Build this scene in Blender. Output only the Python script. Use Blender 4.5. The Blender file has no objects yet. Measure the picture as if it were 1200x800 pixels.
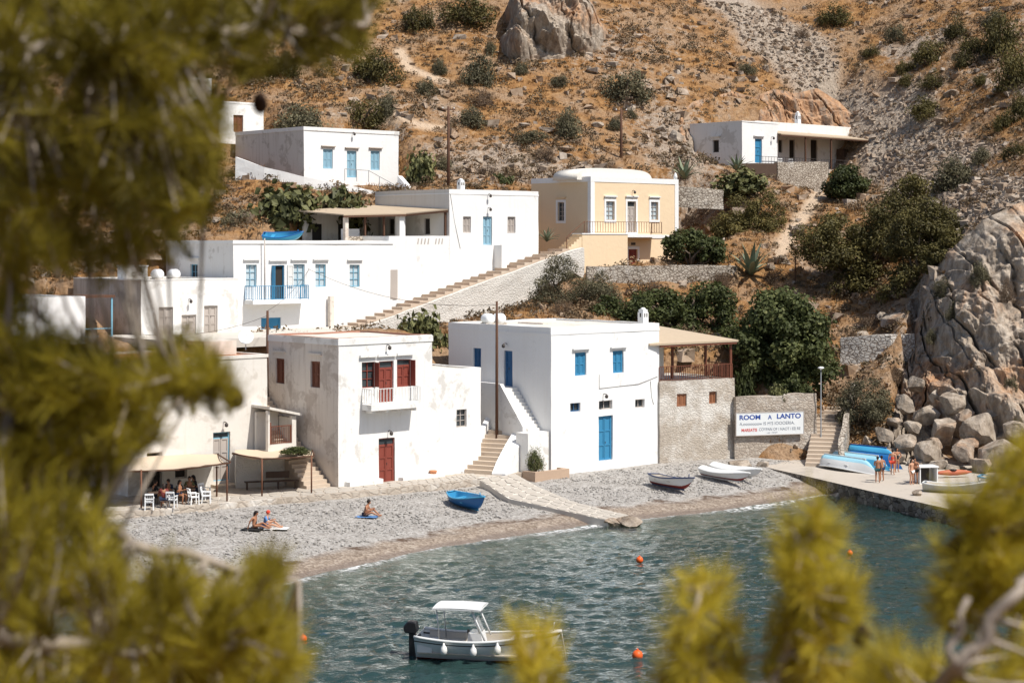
import bpy, bmesh, math, random
import numpy as np
from mathutils import Vector, Matrix, noise

SC = bpy.context.scene
COL = SC.collection
R = math.radians
# ---------------------------------------------------------------- camera
HC, FP, CX, HY = 15.5, 2100.0, 600.0, 285.0      # eye height above the sea, focal length and horizon of a 1200 px wide picture
cam = bpy.data.cameras.new('camera')
camo = bpy.data.objects.new('camera', cam); COL.objects.link(camo)
camo.location = (0, 0, HC); camo.rotation_euler = (R(90), 0, 0)
cam.sensor_width = 36; cam.lens = 36 * FP / 1200; cam.shift_y = -(400 - HY) / 1200
cam.clip_start = 0.2; cam.clip_end = 2000
cam.dof.use_dof = True; cam.dof.focus_distance = 116; cam.dof.aperture_fstop = 3.2
SC.camera = camo
# ---------------------------------------------------------------- sky and sun
SUN_EL = 56.0
sh = Vector((0.80, -0.60)).normalized()
to_sun = Vector((sh.x * math.cos(R(SUN_EL)), sh.y * math.cos(R(SUN_EL)), math.sin(R(SUN_EL))))
wld = bpy.data.worlds.new('World'); SC.world = wld; wld.use_nodes = True
wt = wld.node_tree
bgn = wt.nodes.get('Background') or wt.nodes.new('ShaderNodeBackground')
sky = wt.nodes.new('ShaderNodeTexSky'); sky.sky_type = 'NISHITA'; sky.sun_disc = False
sky.sun_elevation = R(SUN_EL); sky.sun_rotation = math.atan2(sh.x, sh.y)
sky.air_density = 1.0; sky.dust_density = 1.6; sky.ozone_density = 1.0
wt.links.new(sky.outputs[0], bgn.inputs[0]); bgn.inputs[1].default_value = 0.095
sl = bpy.data.lights.new('sun', 'SUN'); sl.energy = 4.6; sl.angle = R(0.55); sl.color = (1.0, 0.95, 0.875)
slo = bpy.data.objects.new('sun', sl); COL.objects.link(slo); slo.rotation_euler = to_sun.to_track_quat('Z', 'Y').to_euler()
slo.location = (60, -40, 120)
SC.view_settings.view_transform = 'Standard'; SC.view_settings.look = 'None'
SC.view_settings.exposure = 0.26; SC.view_settings.gamma = 1.0; SC.view_settings.use_curve_mapping = False
SC.render.engine = 'CYCLES'
SC.cycles.max_bounces = 7; SC.cycles.diffuse_bounces = 3; SC.cycles.glossy_bounces = 3
SC.cycles.transmission_bounces = 3; SC.cycles.transparent_max_bounces = 8; SC.cycles.caustics_reflective = False

rnd = random.Random(7)
rng = np.random.default_rng(11)

# ---------------------------------------------------------------- helpers
def P3(px, py, Y):
    return Vector(((px - CX) * Y / FP, Y, HC - (py - HY) * Y / FP))
def GR(px, py, z):
    return P3(px, py, FP * (HC - z) / (py - HY))
def tag(o, label=None, cat=None, group=None, kind=None):
    if label: o['label'] = label
    if cat: o['category'] = cat
    if group: o['group'] = group
    if kind: o['kind'] = kind
    return o
def thing(name, label, cat, loc=(0, 0, 0), rz=0.0, group=None):
    o = bpy.data.objects.new(name, None); COL.objects.link(o)
    o.location = loc; o.rotation_euler = (0, 0, rz); o.empty_display_size = 0.3
    return tag(o, label, cat, group)
def link(name, me, mat, parent=None):
    if mat is not None and len(me.materials) == 0: me.materials.append(mat)
    o = bpy.data.objects.new(name, me); COL.objects.link(o); o.parent = parent
    return o
def copy_tree(o, parent=None):
    c = o.copy(); COL.objects.link(c); c.parent = parent
    for ch in list(o.children): copy_tree(ch, c)
    return c
def mesh_np(name, V, F, smooth=False, attr=None):
    V = np.asarray(V, dtype=np.float32); F = np.asarray(F, dtype=np.int32); k = F.shape[1]
    me = bpy.data.meshes.new(name)
    me.vertices.add(len(V)); me.vertices.foreach_set('co', V.ravel())
    me.loops.add(F.size); me.loops.foreach_set('vertex_index', F.ravel())
    me.polygons.add(len(F)); me.polygons.foreach_set('loop_start', np.arange(0, F.size, k, dtype=np.int32))
    try: me.polygons.foreach_set('loop_total', np.full(len(F), k, dtype=np.int32))
    except Exception: pass
    me.polygons.foreach_set('use_smooth', np.full(len(F), bool(smooth)))
    if attr:
        for n, a in attr.items():
            at = me.attributes.new(n, 'FLOAT', 'POINT'); at.data.foreach_set('value', np.asarray(a, dtype=np.float32))
    me.update(calc_edges=True)
    return me
def wobv(p, amp):
    return noise.noise_vector(p * 0.45) * amp + noise.noise_vector(p * 1.9 + Vector((5, 3, 9))) * (amp * 0.45)

class MB:
    def __init__(s): s.v = []; s.f = []; s.sm = []
    def poly(s, pts, smooth=False):
        b = len(s.v); s.v += [tuple(p) for p in pts]; s.f.append(tuple(range(b, b + len(pts)))); s.sm.append(smooth); return s
    def box(s, x0, x1, y0, y1, z0, z1, M=None):
        b = len(s.v)
        c = [Vector((x, y, z)) for z in (z0, z1) for y in (y0, y1) for x in (x0, x1)]
        if M is not None: c = [M @ p for p in c]
        s.v += [tuple(p) for p in c]
        for q in ((0, 2, 3, 1), (4, 5, 7, 6), (0, 1, 5, 4), (2, 6, 7, 3), (0, 4, 6, 2), (1, 3, 7, 5)):
            s.f.append(tuple(b + i for i in q)); s.sm.append(False)
        return s
    def bar(s, p, q, w, h=None, up=(0, 0, 1)):
        p, q = Vector(p), Vector(q); d = (q - p); L = d.length
        if L < 1e-6: return s
        d /= L; h = h or w; u = Vector(up)
        if abs(d.dot(u)) > 0.95: u = Vector((1, 0, 0))
        a = d.cross(u).normalized(); c = a.cross(d)
        M = Matrix.Translation(p) @ Matrix((d, a, c)).transposed().to_4x4()
        return s.box(0, L, -w / 2, w / 2, -h / 2, h / 2, M)
    def tube(s, pts, rad, n=7, cap=True):
        pts = [Vector(p) for p in pts]; m = len(pts)
        rad = [rad] * m if not hasattr(rad, '__len__') else rad
        b = len(s.v); pa = None
        for i, p in enumerate(pts):
            d = (pts[min(i + 1, m - 1)] - pts[max(i - 1, 0)]).normalized()
            if pa is None:
                u = Vector((0, 0, 1)) if abs(d.z) < 0.9 else Vector((1, 0, 0)); a = d.cross(u).normalized()
            else: a = (pa - d * pa.dot(d)).normalized()
            pa = a; c = d.cross(a)
            for k in range(n):
                t = 2 * math.pi * k / n
                s.v.append(tuple(p + (a * math.cos(t) + c * math.sin(t)) * rad[i]))
        for i in range(m - 1):
            for k in range(n):
                k2 = (k + 1) % n
                s.f.append((b + i * n + k, b + i * n + k2, b + (i + 1) * n + k2, b + (i + 1) * n + k)); s.sm.append(True)
        if cap:
            s.f.append(tuple(b + k for k in range(n))[::-1]); s.sm.append(False)
            s.f.append(tuple(b + (m - 1) * n + k for k in range(n))); s.sm.append(False)
        return s
    def lathe(s, prof, n=12, M=None, smooth=True):
        b = len(s.v)
        for r_, z in prof:
            for k in range(n):
                t = 2 * math.pi * k / n; p = Vector((r_ * math.cos(t), r_ * math.sin(t), z))
                s.v.append(tuple(M @ p if M is not None else p))
        for i in range(len(prof) - 1):
            for k in range(n):
                k2 = (k + 1) % n
                s.f.append((b + i * n + k, b + i * n + k2, b + (i + 1) * n + k2, b + (i + 1) * n + k)); s.sm.append(smooth)
        s.f.append(tuple(b + k for k in range(n))[::-1]); s.sm.append(False)
        s.f.append(tuple(b + (len(prof) - 1) * n + k for k in range(n))); s.sm.append(False)
        return s
    def prism(s, ring, d, M=None):          # ring: list of points, d: extrusion vector
        d = Vector(d); a = [Vector(p) for p in ring]; c = [p + d for p in a]
        if M is not None: a = [M @ p for p in a]; c = [M @ p for p in c]
        s.poly(a[::-1]); s.poly(c); n = len(a)
        for i in range(n): s.poly((a[i], a[(i + 1) % n], c[(i + 1) % n], c[i]))
        return s
    def build(s, name, mat, parent=None, wob=0.0, recalc=True, bevel=0.0, sub=0.0):
        me = bpy.data.meshes.new(name); me.from_pydata(s.v, [], s.f)
        me.polygons.foreach_set('use_smooth', s.sm)
        bm = bmesh.new(); bm.from_mesh(me)
        bmesh.ops.remove_doubles(bm, verts=bm.verts, dist=1e-4)
        if bevel: bmesh.ops.bevel(bm, geom=[e for e in bm.edges if not e.smooth or e.calc_face_angle(0) > 0.6], offset=bevel, segments=1, affect='EDGES')
        if recalc: bmesh.ops.recalc_face_normals(bm, faces=bm.faces)
        if wob:
            off = parent.matrix_basis if parent is not None else Matrix()
            for v in bm.verts: v.co += wobv(off @ v.co, wob)
        bm.to_mesh(me); bm.free(); me.update()
        return link(name, me, mat, parent)

# ---------------------------------------------------------------- materials
MATS = {}
class NT:
    def __init__(s, name):
        s.m = bpy.data.materials.new(name); s.m.use_nodes = True; s.t = s.m.node_tree
        s.b = s.t.nodes.get('Principled BSDF'); s.out = s.t.nodes.get('Material Output')
    def n(s, typ, **kw):
        nd = s.t.nodes.new(typ)
        for k, v in kw.items():
            if k.startswith('i_'):
                key = k[2:]; key = int(key) if key.isdigit() else key.replace('_', ' ')
                s.set(nd.inputs[key], v)
            else: setattr(nd, k, v)
        return nd
    def set(s, inp, v):
        if hasattr(v, 'is_output') or isinstance(v, bpy.types.NodeSocket): s.t.links.new(v, inp)
        elif isinstance(v, tuple) and len(v) == 3 and inp.type == 'RGBA': inp.default_value = (*v, 1)
        else: inp.default_value = v
    def coord(s, kind='Object'): return s.n('ShaderNodeTexCoord').outputs[kind]
    def pos(s): return s.n('ShaderNodeNewGeometry').outputs['Position']
    def noise(s, vec, scale, detail=4, rough=0.55, dist=0.0):
        return s.n('ShaderNodeTexNoise', i_Vector=vec, i_Scale=scale, i_Detail=detail, i_Roughness=rough, i_Distortion=dist).outputs['Fac']
    def ramp(s, fac, stops, interp='LINEAR'):
        r_ = s.n('ShaderNodeValToRGB', i_0=fac); cr = r_.color_ramp; cr.interpolation = interp
        while len(cr.elements) < len(stops): cr.elements.new(0.5)
        for e, (p, c) in zip(cr.elements, stops):
            e.position = p; e.color = (*c, 1) if isinstance(c, tuple) else (c, c, c, 1)
        return r_.outputs['Color']
    def mix(s, fac, a, b, mode='MIX'):
        nd = s.n('ShaderNodeMix', data_type='RGBA', blend_type=mode)
        s.set(nd.inputs[0], fac); s.set(nd.inputs[6], a); s.set(nd.inputs[7], b); return nd.outputs[2]
    def math(s, op, a, b=0.0, clamp=False):
        nd = s.n('ShaderNodeMath', operation=op, use_clamp=clamp); s.set(nd.inputs[0], a); s.set(nd.inputs[1], b); return nd.outputs[0]
    def scale(s, vec, sc):
        nd = s.n('ShaderNodeMapping'); s.set(nd.inputs['Vector'], vec); nd.inputs['Scale'].default_value = sc; return nd.outputs[0]
    def bump(s, h, strength=0.5, dist=0.02, normal=None):
        nd = s.n('ShaderNodeBump', i_Height=h, i_Strength=strength, i_Distance=dist)
        if normal is not None: s.set(nd.inputs['Normal'], normal)
        return nd.outputs['Normal']
    def attr(s, name): return s.n('ShaderNodeAttribute', attribute_name=name).outputs['Fac']
    def done(s, col, rough=0.8, normal=None, spec=0.3, **kw):
        s.set(s.b.inputs['Base Color'], col); s.set(s.b.inputs['Roughness'], rough)
        s.set(s.b.inputs['Specular IOR Level'], spec)
        if normal is not None: s.set(s.b.inputs['Normal'], normal)
        for k, v in kw.items(): s.set(s.b.inputs[k.replace('_', ' ')], v)
        MATS[s.m.name] = s.m; return s.m

def plaster(name, col, worn=(0.42, 0.39, 0.36), amt=0.3, streak=0.3, dirt=(0.50, 0.42, 0.33)):
    t = NT(name); p = t.pos()
    w1 = t.noise(p, 0.55, 7, 0.62, 0.6); w2 = t.noise(p, 2.6, 6, 0.65)
    lim = 0.80 - 0.36 * amt
    f = t.ramp(t.math('ADD', t.math('MULTIPLY', w1, 0.72), t.math('MULTIPLY', w2, 0.28)), [(lim * 0.86, 0.0), (lim * 0.86 + 0.05, 0.65), (1.0, 1.0)])
    c = t.mix(t.math('MULTIPLY', t.noise(p, 0.9, 3), 0.22), col, tuple(x * 0.86 for x in col))
    c = t.mix(f, c, worn)
    sv = t.scale(p, (2.2, 2.2, 0.16))
    st = t.ramp(t.noise(sv, 1.6, 5, 0.6), [(0.52, 0.0), (0.80, 1.0)])
    c = t.mix(t.math('MULTIPLY', st, streak), c, dirt)
    c = t.mix(t.math('MULTIPLY', t.ramp(t.noise(p, 9, 4, 0.7), [(0.55, 0.0), (0.75, 1.0)]), 0.10), c, dirt)
    h = t.math('ADD', t.math('MULTIPLY', t.noise(p, 3.2, 5), 1.0), t.math('MULTIPLY', w2, 0.5))
    return t.done(c, 0.92, t.bump(h, 0.45, 0.035), 0.15)

def stonewall(name, c1, c2, mortar, scale=3.2, mw=0.09, white=0.0):
    t = NT(name); p = t.pos(); d = t.n('ShaderNodeTexNoise', i_Vector=p, i_Scale=1.7, i_Detail=3.0).outputs['Color']
    pv = t.n('ShaderNodeMix', data_type='VECTOR'); t.set(pv.inputs[0], 0.14); t.set(pv.inputs[4], p); t.set(pv.inputs[5], d)
    v = t.scale(pv.outputs[1], (1, 1, 1.5))
    vo = t.n('ShaderNodeTexVoronoi', i_Vector=v, i_Scale=scale)
    ed = t.math('ADD', t.n('ShaderNodeTexVoronoi', feature='DISTANCE_TO_EDGE', i_Vector=v, i_Scale=scale).outputs['Distance'], t.math('MULTIPLY', t.math('SUBTRACT', t.noise(p, 3.0, 5, 0.7), 0.47), 0.26))
    r1 = t.n('ShaderNodeSeparateColor', i_0=vo.outputs['Color'])
    c = t.mix(r1.outputs[0], c1, c2)
    c = t.mix(t.math('MULTIPLY', t.noise(p, 7, 5, 0.7), 0.5), c, tuple(x * 0.55 for x in c1))
    c = t.mix(t.math('MULTIPLY', r1.outputs[1], 0.35), c, (0.62, 0.56, 0.48))
    m = t.ramp(ed, [(mw * 0.4, 1.0), (mw, 0.0)])
    c = t.mix(m, c, mortar)
    if white: 
        wf = t.ramp(t.noise(p, 0.5, 6, 0.65), [(0.62 - 0.4 * white, 0.0), (0.78 - 0.4 * white, 1.0)])
        c = t.mix(t.math('MULTIPLY', wf, 0.9), c, (0.66, 0.63, 0.58))
    h = t.math('ADD', t.ramp(ed, [(0.0, 0.0), (0.16, 1.0)]), t.math('MULTIPLY', t.noise(p, 12, 4), 0.4))
    return t.done(c, 0.93, t.bump(h, 0.6, 0.05), 0.15)

def paint(name, col, rough=0.55, wear=0.25, under=(0.35, 0.30, 0.25), grain=(3, 3, 0.4), spec=0.3):
    t = NT(name); p = t.coord(); g = t.scale(p, grain)
    w = t.ramp(t.noise(g, 6, 6, 0.7), [(0.60, 0.0), (0.78, 1.0)])
    c = t.mix(t.math('MULTIPLY', t.noise(p, 1.3, 3), 0.4), col, tuple(x * 0.7 for x in col))
    c = t.mix(t.math('MULTIPLY', w, wear), c, under)
    return t.done(c, rough, t.bump(t.noise(g, 14, 3), 0.25, 0.01), spec)

def plain(name, col, rough=0.6, metal=0.0, spec=0.3, var=0.25, sc=4.0):
    t = NT(name); p = t.coord(); c = t.mix(t.math('MULTIPLY', t.noise(p, sc, 5, 0.65), var * 2), tuple(min(1, x * (1 + var)) for x in col), tuple(x * (1 - var) for x in col))
    return t.done(c, rough, t.bump(t.noise(p, sc * 5, 4), 0.2, 0.01), spec, Metallic=metal)

def foliage(name, lo, hi, trans=0.25, rough=0.6, tip=None):
    t = NT(name); r_ = t.attr('rnd'); oi = t.n('ShaderNodeObjectInfo').outputs['Random']
    f = t.math('ADD', t.math('MULTIPLY', r_, 0.72), t.math('MULTIPLY', oi, 0.28))
    stops = [(0.0, lo), (0.75, hi)] + ([(1.0, tip)] if tip else [])
    c = t.ramp(f, stops)
    t.done(c, rough, None, 0.25)
    tr = t.n('ShaderNodeBsdfTranslucent', i_Color=c); mx = t.n('ShaderNodeMixShader', i_0=trans)
    t.t.links.new(t.b.outputs[0], mx.inputs[1]); t.t.links.new(tr.outputs[0], mx.inputs[2]); t.t.links.new(mx.outputs[0], t.out.inputs[0])
    return t.m

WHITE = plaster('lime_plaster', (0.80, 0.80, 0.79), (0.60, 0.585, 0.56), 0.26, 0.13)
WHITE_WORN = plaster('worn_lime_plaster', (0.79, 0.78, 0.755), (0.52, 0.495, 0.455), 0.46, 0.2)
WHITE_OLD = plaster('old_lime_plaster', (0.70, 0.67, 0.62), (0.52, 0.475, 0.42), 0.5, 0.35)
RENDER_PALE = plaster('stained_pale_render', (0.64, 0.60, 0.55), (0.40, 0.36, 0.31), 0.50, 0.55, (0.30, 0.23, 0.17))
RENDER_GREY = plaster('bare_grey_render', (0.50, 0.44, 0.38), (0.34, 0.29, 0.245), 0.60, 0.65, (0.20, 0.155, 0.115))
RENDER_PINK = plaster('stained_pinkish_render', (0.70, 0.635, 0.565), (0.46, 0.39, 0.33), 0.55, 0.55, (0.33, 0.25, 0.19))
VAULTW = plaster('cream_vault_plaster', (0.74, 0.70, 0.63), (0.62, 0.57, 0.50), 0.3, 0.15)
OCHRE = plaster('ochre_plaster', (0.77, 0.605, 0.41), (0.60, 0.45, 0.28), 0.12, 0.10)
ROOFW = plaster('flat_roof_screed', (0.66, 0.62, 0.55), (0.48, 0.42, 0.35), 0.5, 0.2)
RIM_RED = plain('red_oxide_roof_rim', (0.34, 0.17, 0.12), 0.9)
TERRA = plain('terracotta_roof', (0.46, 0.20, 0.10), 0.9)
STONE = stonewall('rubble_stone', (0.40, 0.34, 0.28), (0.24, 0.20, 0.16), (0.15, 0.12, 0.095), 4.0)
STONE_PALE = stonewall('pale_rubble_stone', (0.50, 0.45, 0.38), (0.33, 0.28, 0.23), (0.17, 0.135, 0.105), 3.7, 0.12, white=0.12)
STONE_LIME = stonewall('limewashed_rubble', (0.58, 0.535, 0.48), (0.50, 0.45, 0.39), (0.50, 0.45, 0.39), 4.2, white=0.8)
STONE_WHITE = stonewall('white_dry_stone', (0.72, 0.70, 0.66), (0.60, 0.57, 0.52), (0.26, 0.22, 0.19), 3.4, 0.13)
STEP = plain('worn_step_stone', (0.46, 0.38, 0.30), 0.9, sc=2.5)
STEP_W = plain('whitewashed_step', (0.72, 0.70, 0.66), 0.9)
STEP_R = plain('brown_step_stone', (0.44, 0.345, 0.265), 0.9)
CONC = plaster('quay_concrete', (0.46, 0.41, 0.35), (0.35, 0.31, 0.27), 0.5, 0.2)
QUAYST = stonewall('dark_quay_stone', (0.13, 0.105, 0.082), (0.07, 0.056, 0.044), (0.05, 0.04, 0.032), 2.6, 0.05)
FLAG = plain('grey_flagstone', (0.38, 0.345, 0.30), 0.9, sc=1.6)
FLAGJ = plain('white_flagstone_joint', (0.50, 0.46, 0.405), 0.95)
BLUE = paint('blue_paint', (0.045, 0.235, 0.42))
BLUE_D = paint('deep_blue_paint', (0.03, 0.12, 0.27))
BLUE_L = paint('pale_blue_paint', (0.28, 0.47, 0.58), wear=0.35, under=(0.55, 0.57, 0.56))
TURQ = paint('faded_turquoise_paint', (0.20, 0.44, 0.58), wear=0.3)
REDP = paint('oxblood_paint', (0.235, 0.055, 0.038))
REDB = paint('brown_red_paint', (0.17, 0.06, 0.035))
GREYP = paint('weathered_grey_paint', (0.46, 0.41, 0.37), wear=0.5, under=(0.30, 0.25, 0.21))
WHITEP = paint('white_paint', (0.74, 0.74, 0.72), wear=0.12)
ORANGEP = paint('varnished_orange_wood', (0.30, 0.13, 0.065))
WOOD = paint('weathered_pole_wood', (0.11, 0.055, 0.034), 0.85, 0.4, (0.26, 0.19, 0.14))
WOOD_D = paint('dark_bench_wood', (0.085, 0.055, 0.04), 0.8)
IRON = plain('dark_iron', (0.07, 0.06, 0.055), 0.6, 0.3)
RUST = plain('rusty_iron', (0.16, 0.075, 0.045), 0.85, 0.1)
STEEL = plain('galvanised_steel', (0.45, 0.46, 0.47), 0.35, 0.8)
CANVAS = plain('cream_canvas', (0.50, 0.405, 0.30), 0.95, var=0.12, sc=1.2)
REED = plain('reed_matting', (0.40, 0.32, 0.23), 0.95, var=0.25, sc=3)
PLASTIC = plain('white_plastic', (0.78, 0.79, 0.79), 0.4, var=0.04)
BLACKP = plain('black_plastic', (0.012, 0.012, 0.014), 0.3, spec=0.5, var=0.1)
ORANGE = plain('orange_buoy_plastic', (0.72, 0.11, 0.02), 0.45, var=0.1)
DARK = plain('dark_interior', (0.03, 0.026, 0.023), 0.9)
FENDER = plain('fender_vinyl', (0.72, 0.71, 0.68), 0.45, var=0.06)
_t = NT('window_glass'); GLASS = _t.done((0.05, 0.06, 0.065), 0.08, None, 0.6)
CURT = plain('pale_curtained_glass', (0.42, 0.50, 0.54), 0.25, spec=0.6, var=0.3, sc=3)
_t = NT('clear_windscreen'); WINDSCREEN = _t.done((0.9, 0.92, 0.92), 0.05, None, 0.5, Transmission_Weight=0.85)
# ---------------------------------------------------------------- where the houses stand
class Frame:
    """Local frame of a house: x along its sunny front, y back along its shaded side."""
    def __init__(s, cpx, Y, ang=42.2):
        s.X0 = (cpx - CX) * Y / FP; s.Y0 = Y; s.a = R(ang)
        s.u = (math.cos(s.a), math.sin(s.a)); s.v = (-math.sin(s.a), math.cos(s.a))
    def sol(s, px, d, o=0.0, q=0.0):
        k = (px - CX) / FP
        x0 = s.X0 - s.v[0] * o + s.u[0] * q; y0 = s.Y0 - s.v[1] * o + s.u[1] * q
        t = (k * y0 - x0) / (d[0] - k * d[1]); return t, y0 + d[1] * t
    def f(s, px, py, o=0.0):                  # a point on the plane of the front (o metres out)
        t, Y = s.sol(px, s.u, o); return t, HC - (py - HY) * Y / FP
    def s_(s, px, py, q=0.0):                 # a point on the plane of the side (q metres along x)
        t, Y = s.sol(px, s.v, 0, q); return t, HC - (py - HY) * Y / FP
    def w(s, x, y, z): return Vector((s.X0 + s.u[0] * x + s.v[0] * y, s.Y0 + s.u[1] * x + s.v[1] * y, z))
    def loc(s, X, Y):
        dx, dy = X - s.X0, Y - s.Y0
        return dx * s.u[0] + dy * s.u[1], dx * s.v[0] + dy * s.v[1]

SPOT = dict(   # corner px, distance, top px, bottom px, right px, left px, angle
    W=(645.7, 112.0, 383.7, 556, 772.5, 525.5, 42.2),
    R=(396.5, 104.0, 396.8, 574, 506.3, 314.7, 42.2),
    L=(150, 100.2, 423, 583, 313, 70, 42.2),
    E=(165.5, 118.0, 327.5, 394, 279, 86, 42.2),
    F=(273.5, 125.0, 281.8, 388, 460, 194.7, 42.2),
    G=(526.5, 138.3, 221.5, 340, 631, 439.5, 42.2),
    Y=(692.3, 148.0, 207, 314, 794.4, 622.5, 42.2),
    T=(356, 152.0, 148.5, 222, 467, 276, 42.2),
    J=(235, 159.0, 117, 168, 309, 205, 42.2),
    K=(869.5, 172.0, 141.6, 194, 911, 808.4, 42.2),
    S=(772.9, 118.4, 447.5, 548, 861, 712, 31.0),
    M=(-70, 108.0, 351, 410, 100, -160, 42.2))
FR, DIM = {}, {}
for k_, (c_, y_, t_, b_, r_, l_, a_) in SPOT.items():
    fr = Frame(c_, y_, a_); FR[k_] = fr
    DIM[k_] = (fr.sol(r_, fr.u)[0], fr.sol(l_, fr.v)[0], fr.f(c_, t_)[1], fr.f(c_, b_)[1])

# ---------------------------------------------------------------- shape of the land
SHORE = [(-700, 800), (-100, 738), (150, 708), (300, 690), (365, 673), (430, 660), (520, 641), (600, 628), (700, 613), (760, 607), (850, 598), (935, 584), (1000, 572), (1100, 560), (1400, 556)]
_s = [GR(a, b, 0) for a, b in SHORE]
SHX, SHY = [p.x for p in _s], [p.y for p in _s]
def beach_z(X, Y):
    s = Y - np.interp(X, SHX, SHY)
    return np.interp(s, [-70, -22, -7, -2, 0, 1.5, 4, 13, 24, 60], [-11, -4.6, -1.5, -0.32, 0, 0.26, 0.5, 0.92, 1.08, 1.2])
CTRL = [  # px, py, distance  (points of the hillside)
    (396, 572, 107), (505, 563, 111.5), (600, 552, 113.5), (646, 553, 114), (772, 546, 119), (861, 541, 122), (957, 538, 123), (150, 580, 103), (313, 566, 108), (-200, 590, 100), (-500, 600, 96),
    (70, 405, 113), (200, 403, 116), (280, 400, 118), (315, 425, 113), (400, 388, 119), (470, 392, 119.5), (330, 388, 123), (-150, 400, 114), (-500, 400, 112),
    (515, 432, 120), (515, 372, 127), (480, 385, 123), (560, 372, 127), (620, 371, 128), (700, 370, 131), (780, 372, 133), (850, 380, 135),
    (600, 336, 138), (650, 312, 142), (560, 352, 134), (500, 372, 129), (700, 346, 141.2), (760, 346, 142), (850, 342, 144),
    (735, 313, 144.5), (800, 313, 147), (865, 315, 148), (700, 313, 143.4),
    (300, 284, 134), (400, 284, 138), (250, 262, 139), (180, 290, 134), (60, 300, 132), (-200, 300, 130), (330, 236, 145), (420, 236, 147), (230, 220, 150), (280, 190, 152),
    (380, 224, 150), (470, 222, 156), (250, 170, 158), (100, 200, 158), (-200, 200, 156), (460, 160, 165), (330, 128, 168), (520, 222, 152), (580, 221, 153), (640, 215, 159),
    (600, 160, 168), (700, 175, 167), (790, 190, 167), (600, 60, 186), (450, 60, 184), (300, 0, 195), (600, -10, 199), (700, 100, 181), (0, 50, 190), (-300, 50, 186),
    (835, 240, 159), (830, 210, 165), (820, 160, 176), (880, 280, 153), (905, 305, 149), (930, 235, 164), (945, 290, 152), (990, 330, 146), (930, 225, 168),
    (850, 190, 173), (910, 190, 175), (980, 192, 178), (1030, 195, 178), (860, 104, 186), (930, 100, 190), (1000, 125, 187), (800, 110, 182),
    (900, 467, 123.5), (960, 462, 130), (930, 440, 129), (900, 400, 134), (980, 430, 131), (1000, 385, 137), (1040, 345, 140), (1010, 470, 127), (1000, 520, 123),
    (1060, 330, 139), (1100, 305, 133.5), (1150, 262, 131.5), (1230, 225, 131), (1400, 190, 134), (1700, 190, 136), (1040, 400, 134.5),
    (1010, 250, 158), (1080, 215, 161), (1140, 190, 158), (1230, 160, 152), (1050, 130, 181), (1150, 130, 171), (1250, 90, 168), (900, 0, 208), (1050, 0, 204), (1200, 0, 192), (1400, 60, 170),
]
_c = np.array([tuple(P3(*c)) for c in CTRL] + [(-60, 235, 60), (0, 235, 64), (60, 235, 66), (130, 235, 70), (-120, 220, 50)])
_cx = _c[:, :2]; _n = len(_c)
def _U(d2): return np.where(d2 > 1e-9, d2 * np.log(np.maximum(d2, 1e-9)) * 0.5, 0.0)
_K = _U(((_cx[:, None] - _cx[None]) ** 2).sum(-1)) + np.eye(_n) * 6.0
_Pm = np.hstack([np.ones((_n, 1)), _cx])
_A = np.vstack([np.hstack([_K, _Pm]), np.hstack([_Pm.T, np.zeros((3, 3))])])
_wt = np.linalg.solve(_A, np.concatenate([_c[:, 2], np.zeros(3)]))
PADS = []    # frame, x0, x1, y1, z, side margin
for k_ in SPOT:
    lf, ld, zt, zb = DIM[k_]
    if k_ == 'K': PADS.append((FR[k_], -0.3, lf + 10.5, ld, zb, 1.5))
    elif k_ == 'Y': PADS.append((FR[k_], -3.5, lf + 4, ld, zb - 0.1, 1.5))
    elif k_ == 'W': PADS.append((FR[k_], -3.2, lf, ld + 0.3, zb, 1.5))
    elif k_ == 'G': PADS.append((FR[k_], -6.0, lf, ld * 0.75, zb - 0.2, 0.3))
    else: PADS.append((FR[k_], 0, lf, ld + 0.3, zb, 1.2))
CL_B = [(1032, 546, 121.2), (1070, 552, 119.5), (1110, 556, 118.2), (1160, 565, 116.5), (1230, 575, 114.5), (1340, 592, 111.5), (1500, 600, 108)]
CL_T = [(1056, 440, 130), (1072, 372, 135.5), (1088, 322, 134), (1110, 296, 132.5), (1152, 258, 131), (1230, 220, 131), (1340, 196, 133), (1500, 185, 135)]
def ss_(a, b, x): t = np.clip((x - a) / (b - a), 0, 1); return t * t * (3 - 2 * t)
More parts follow.
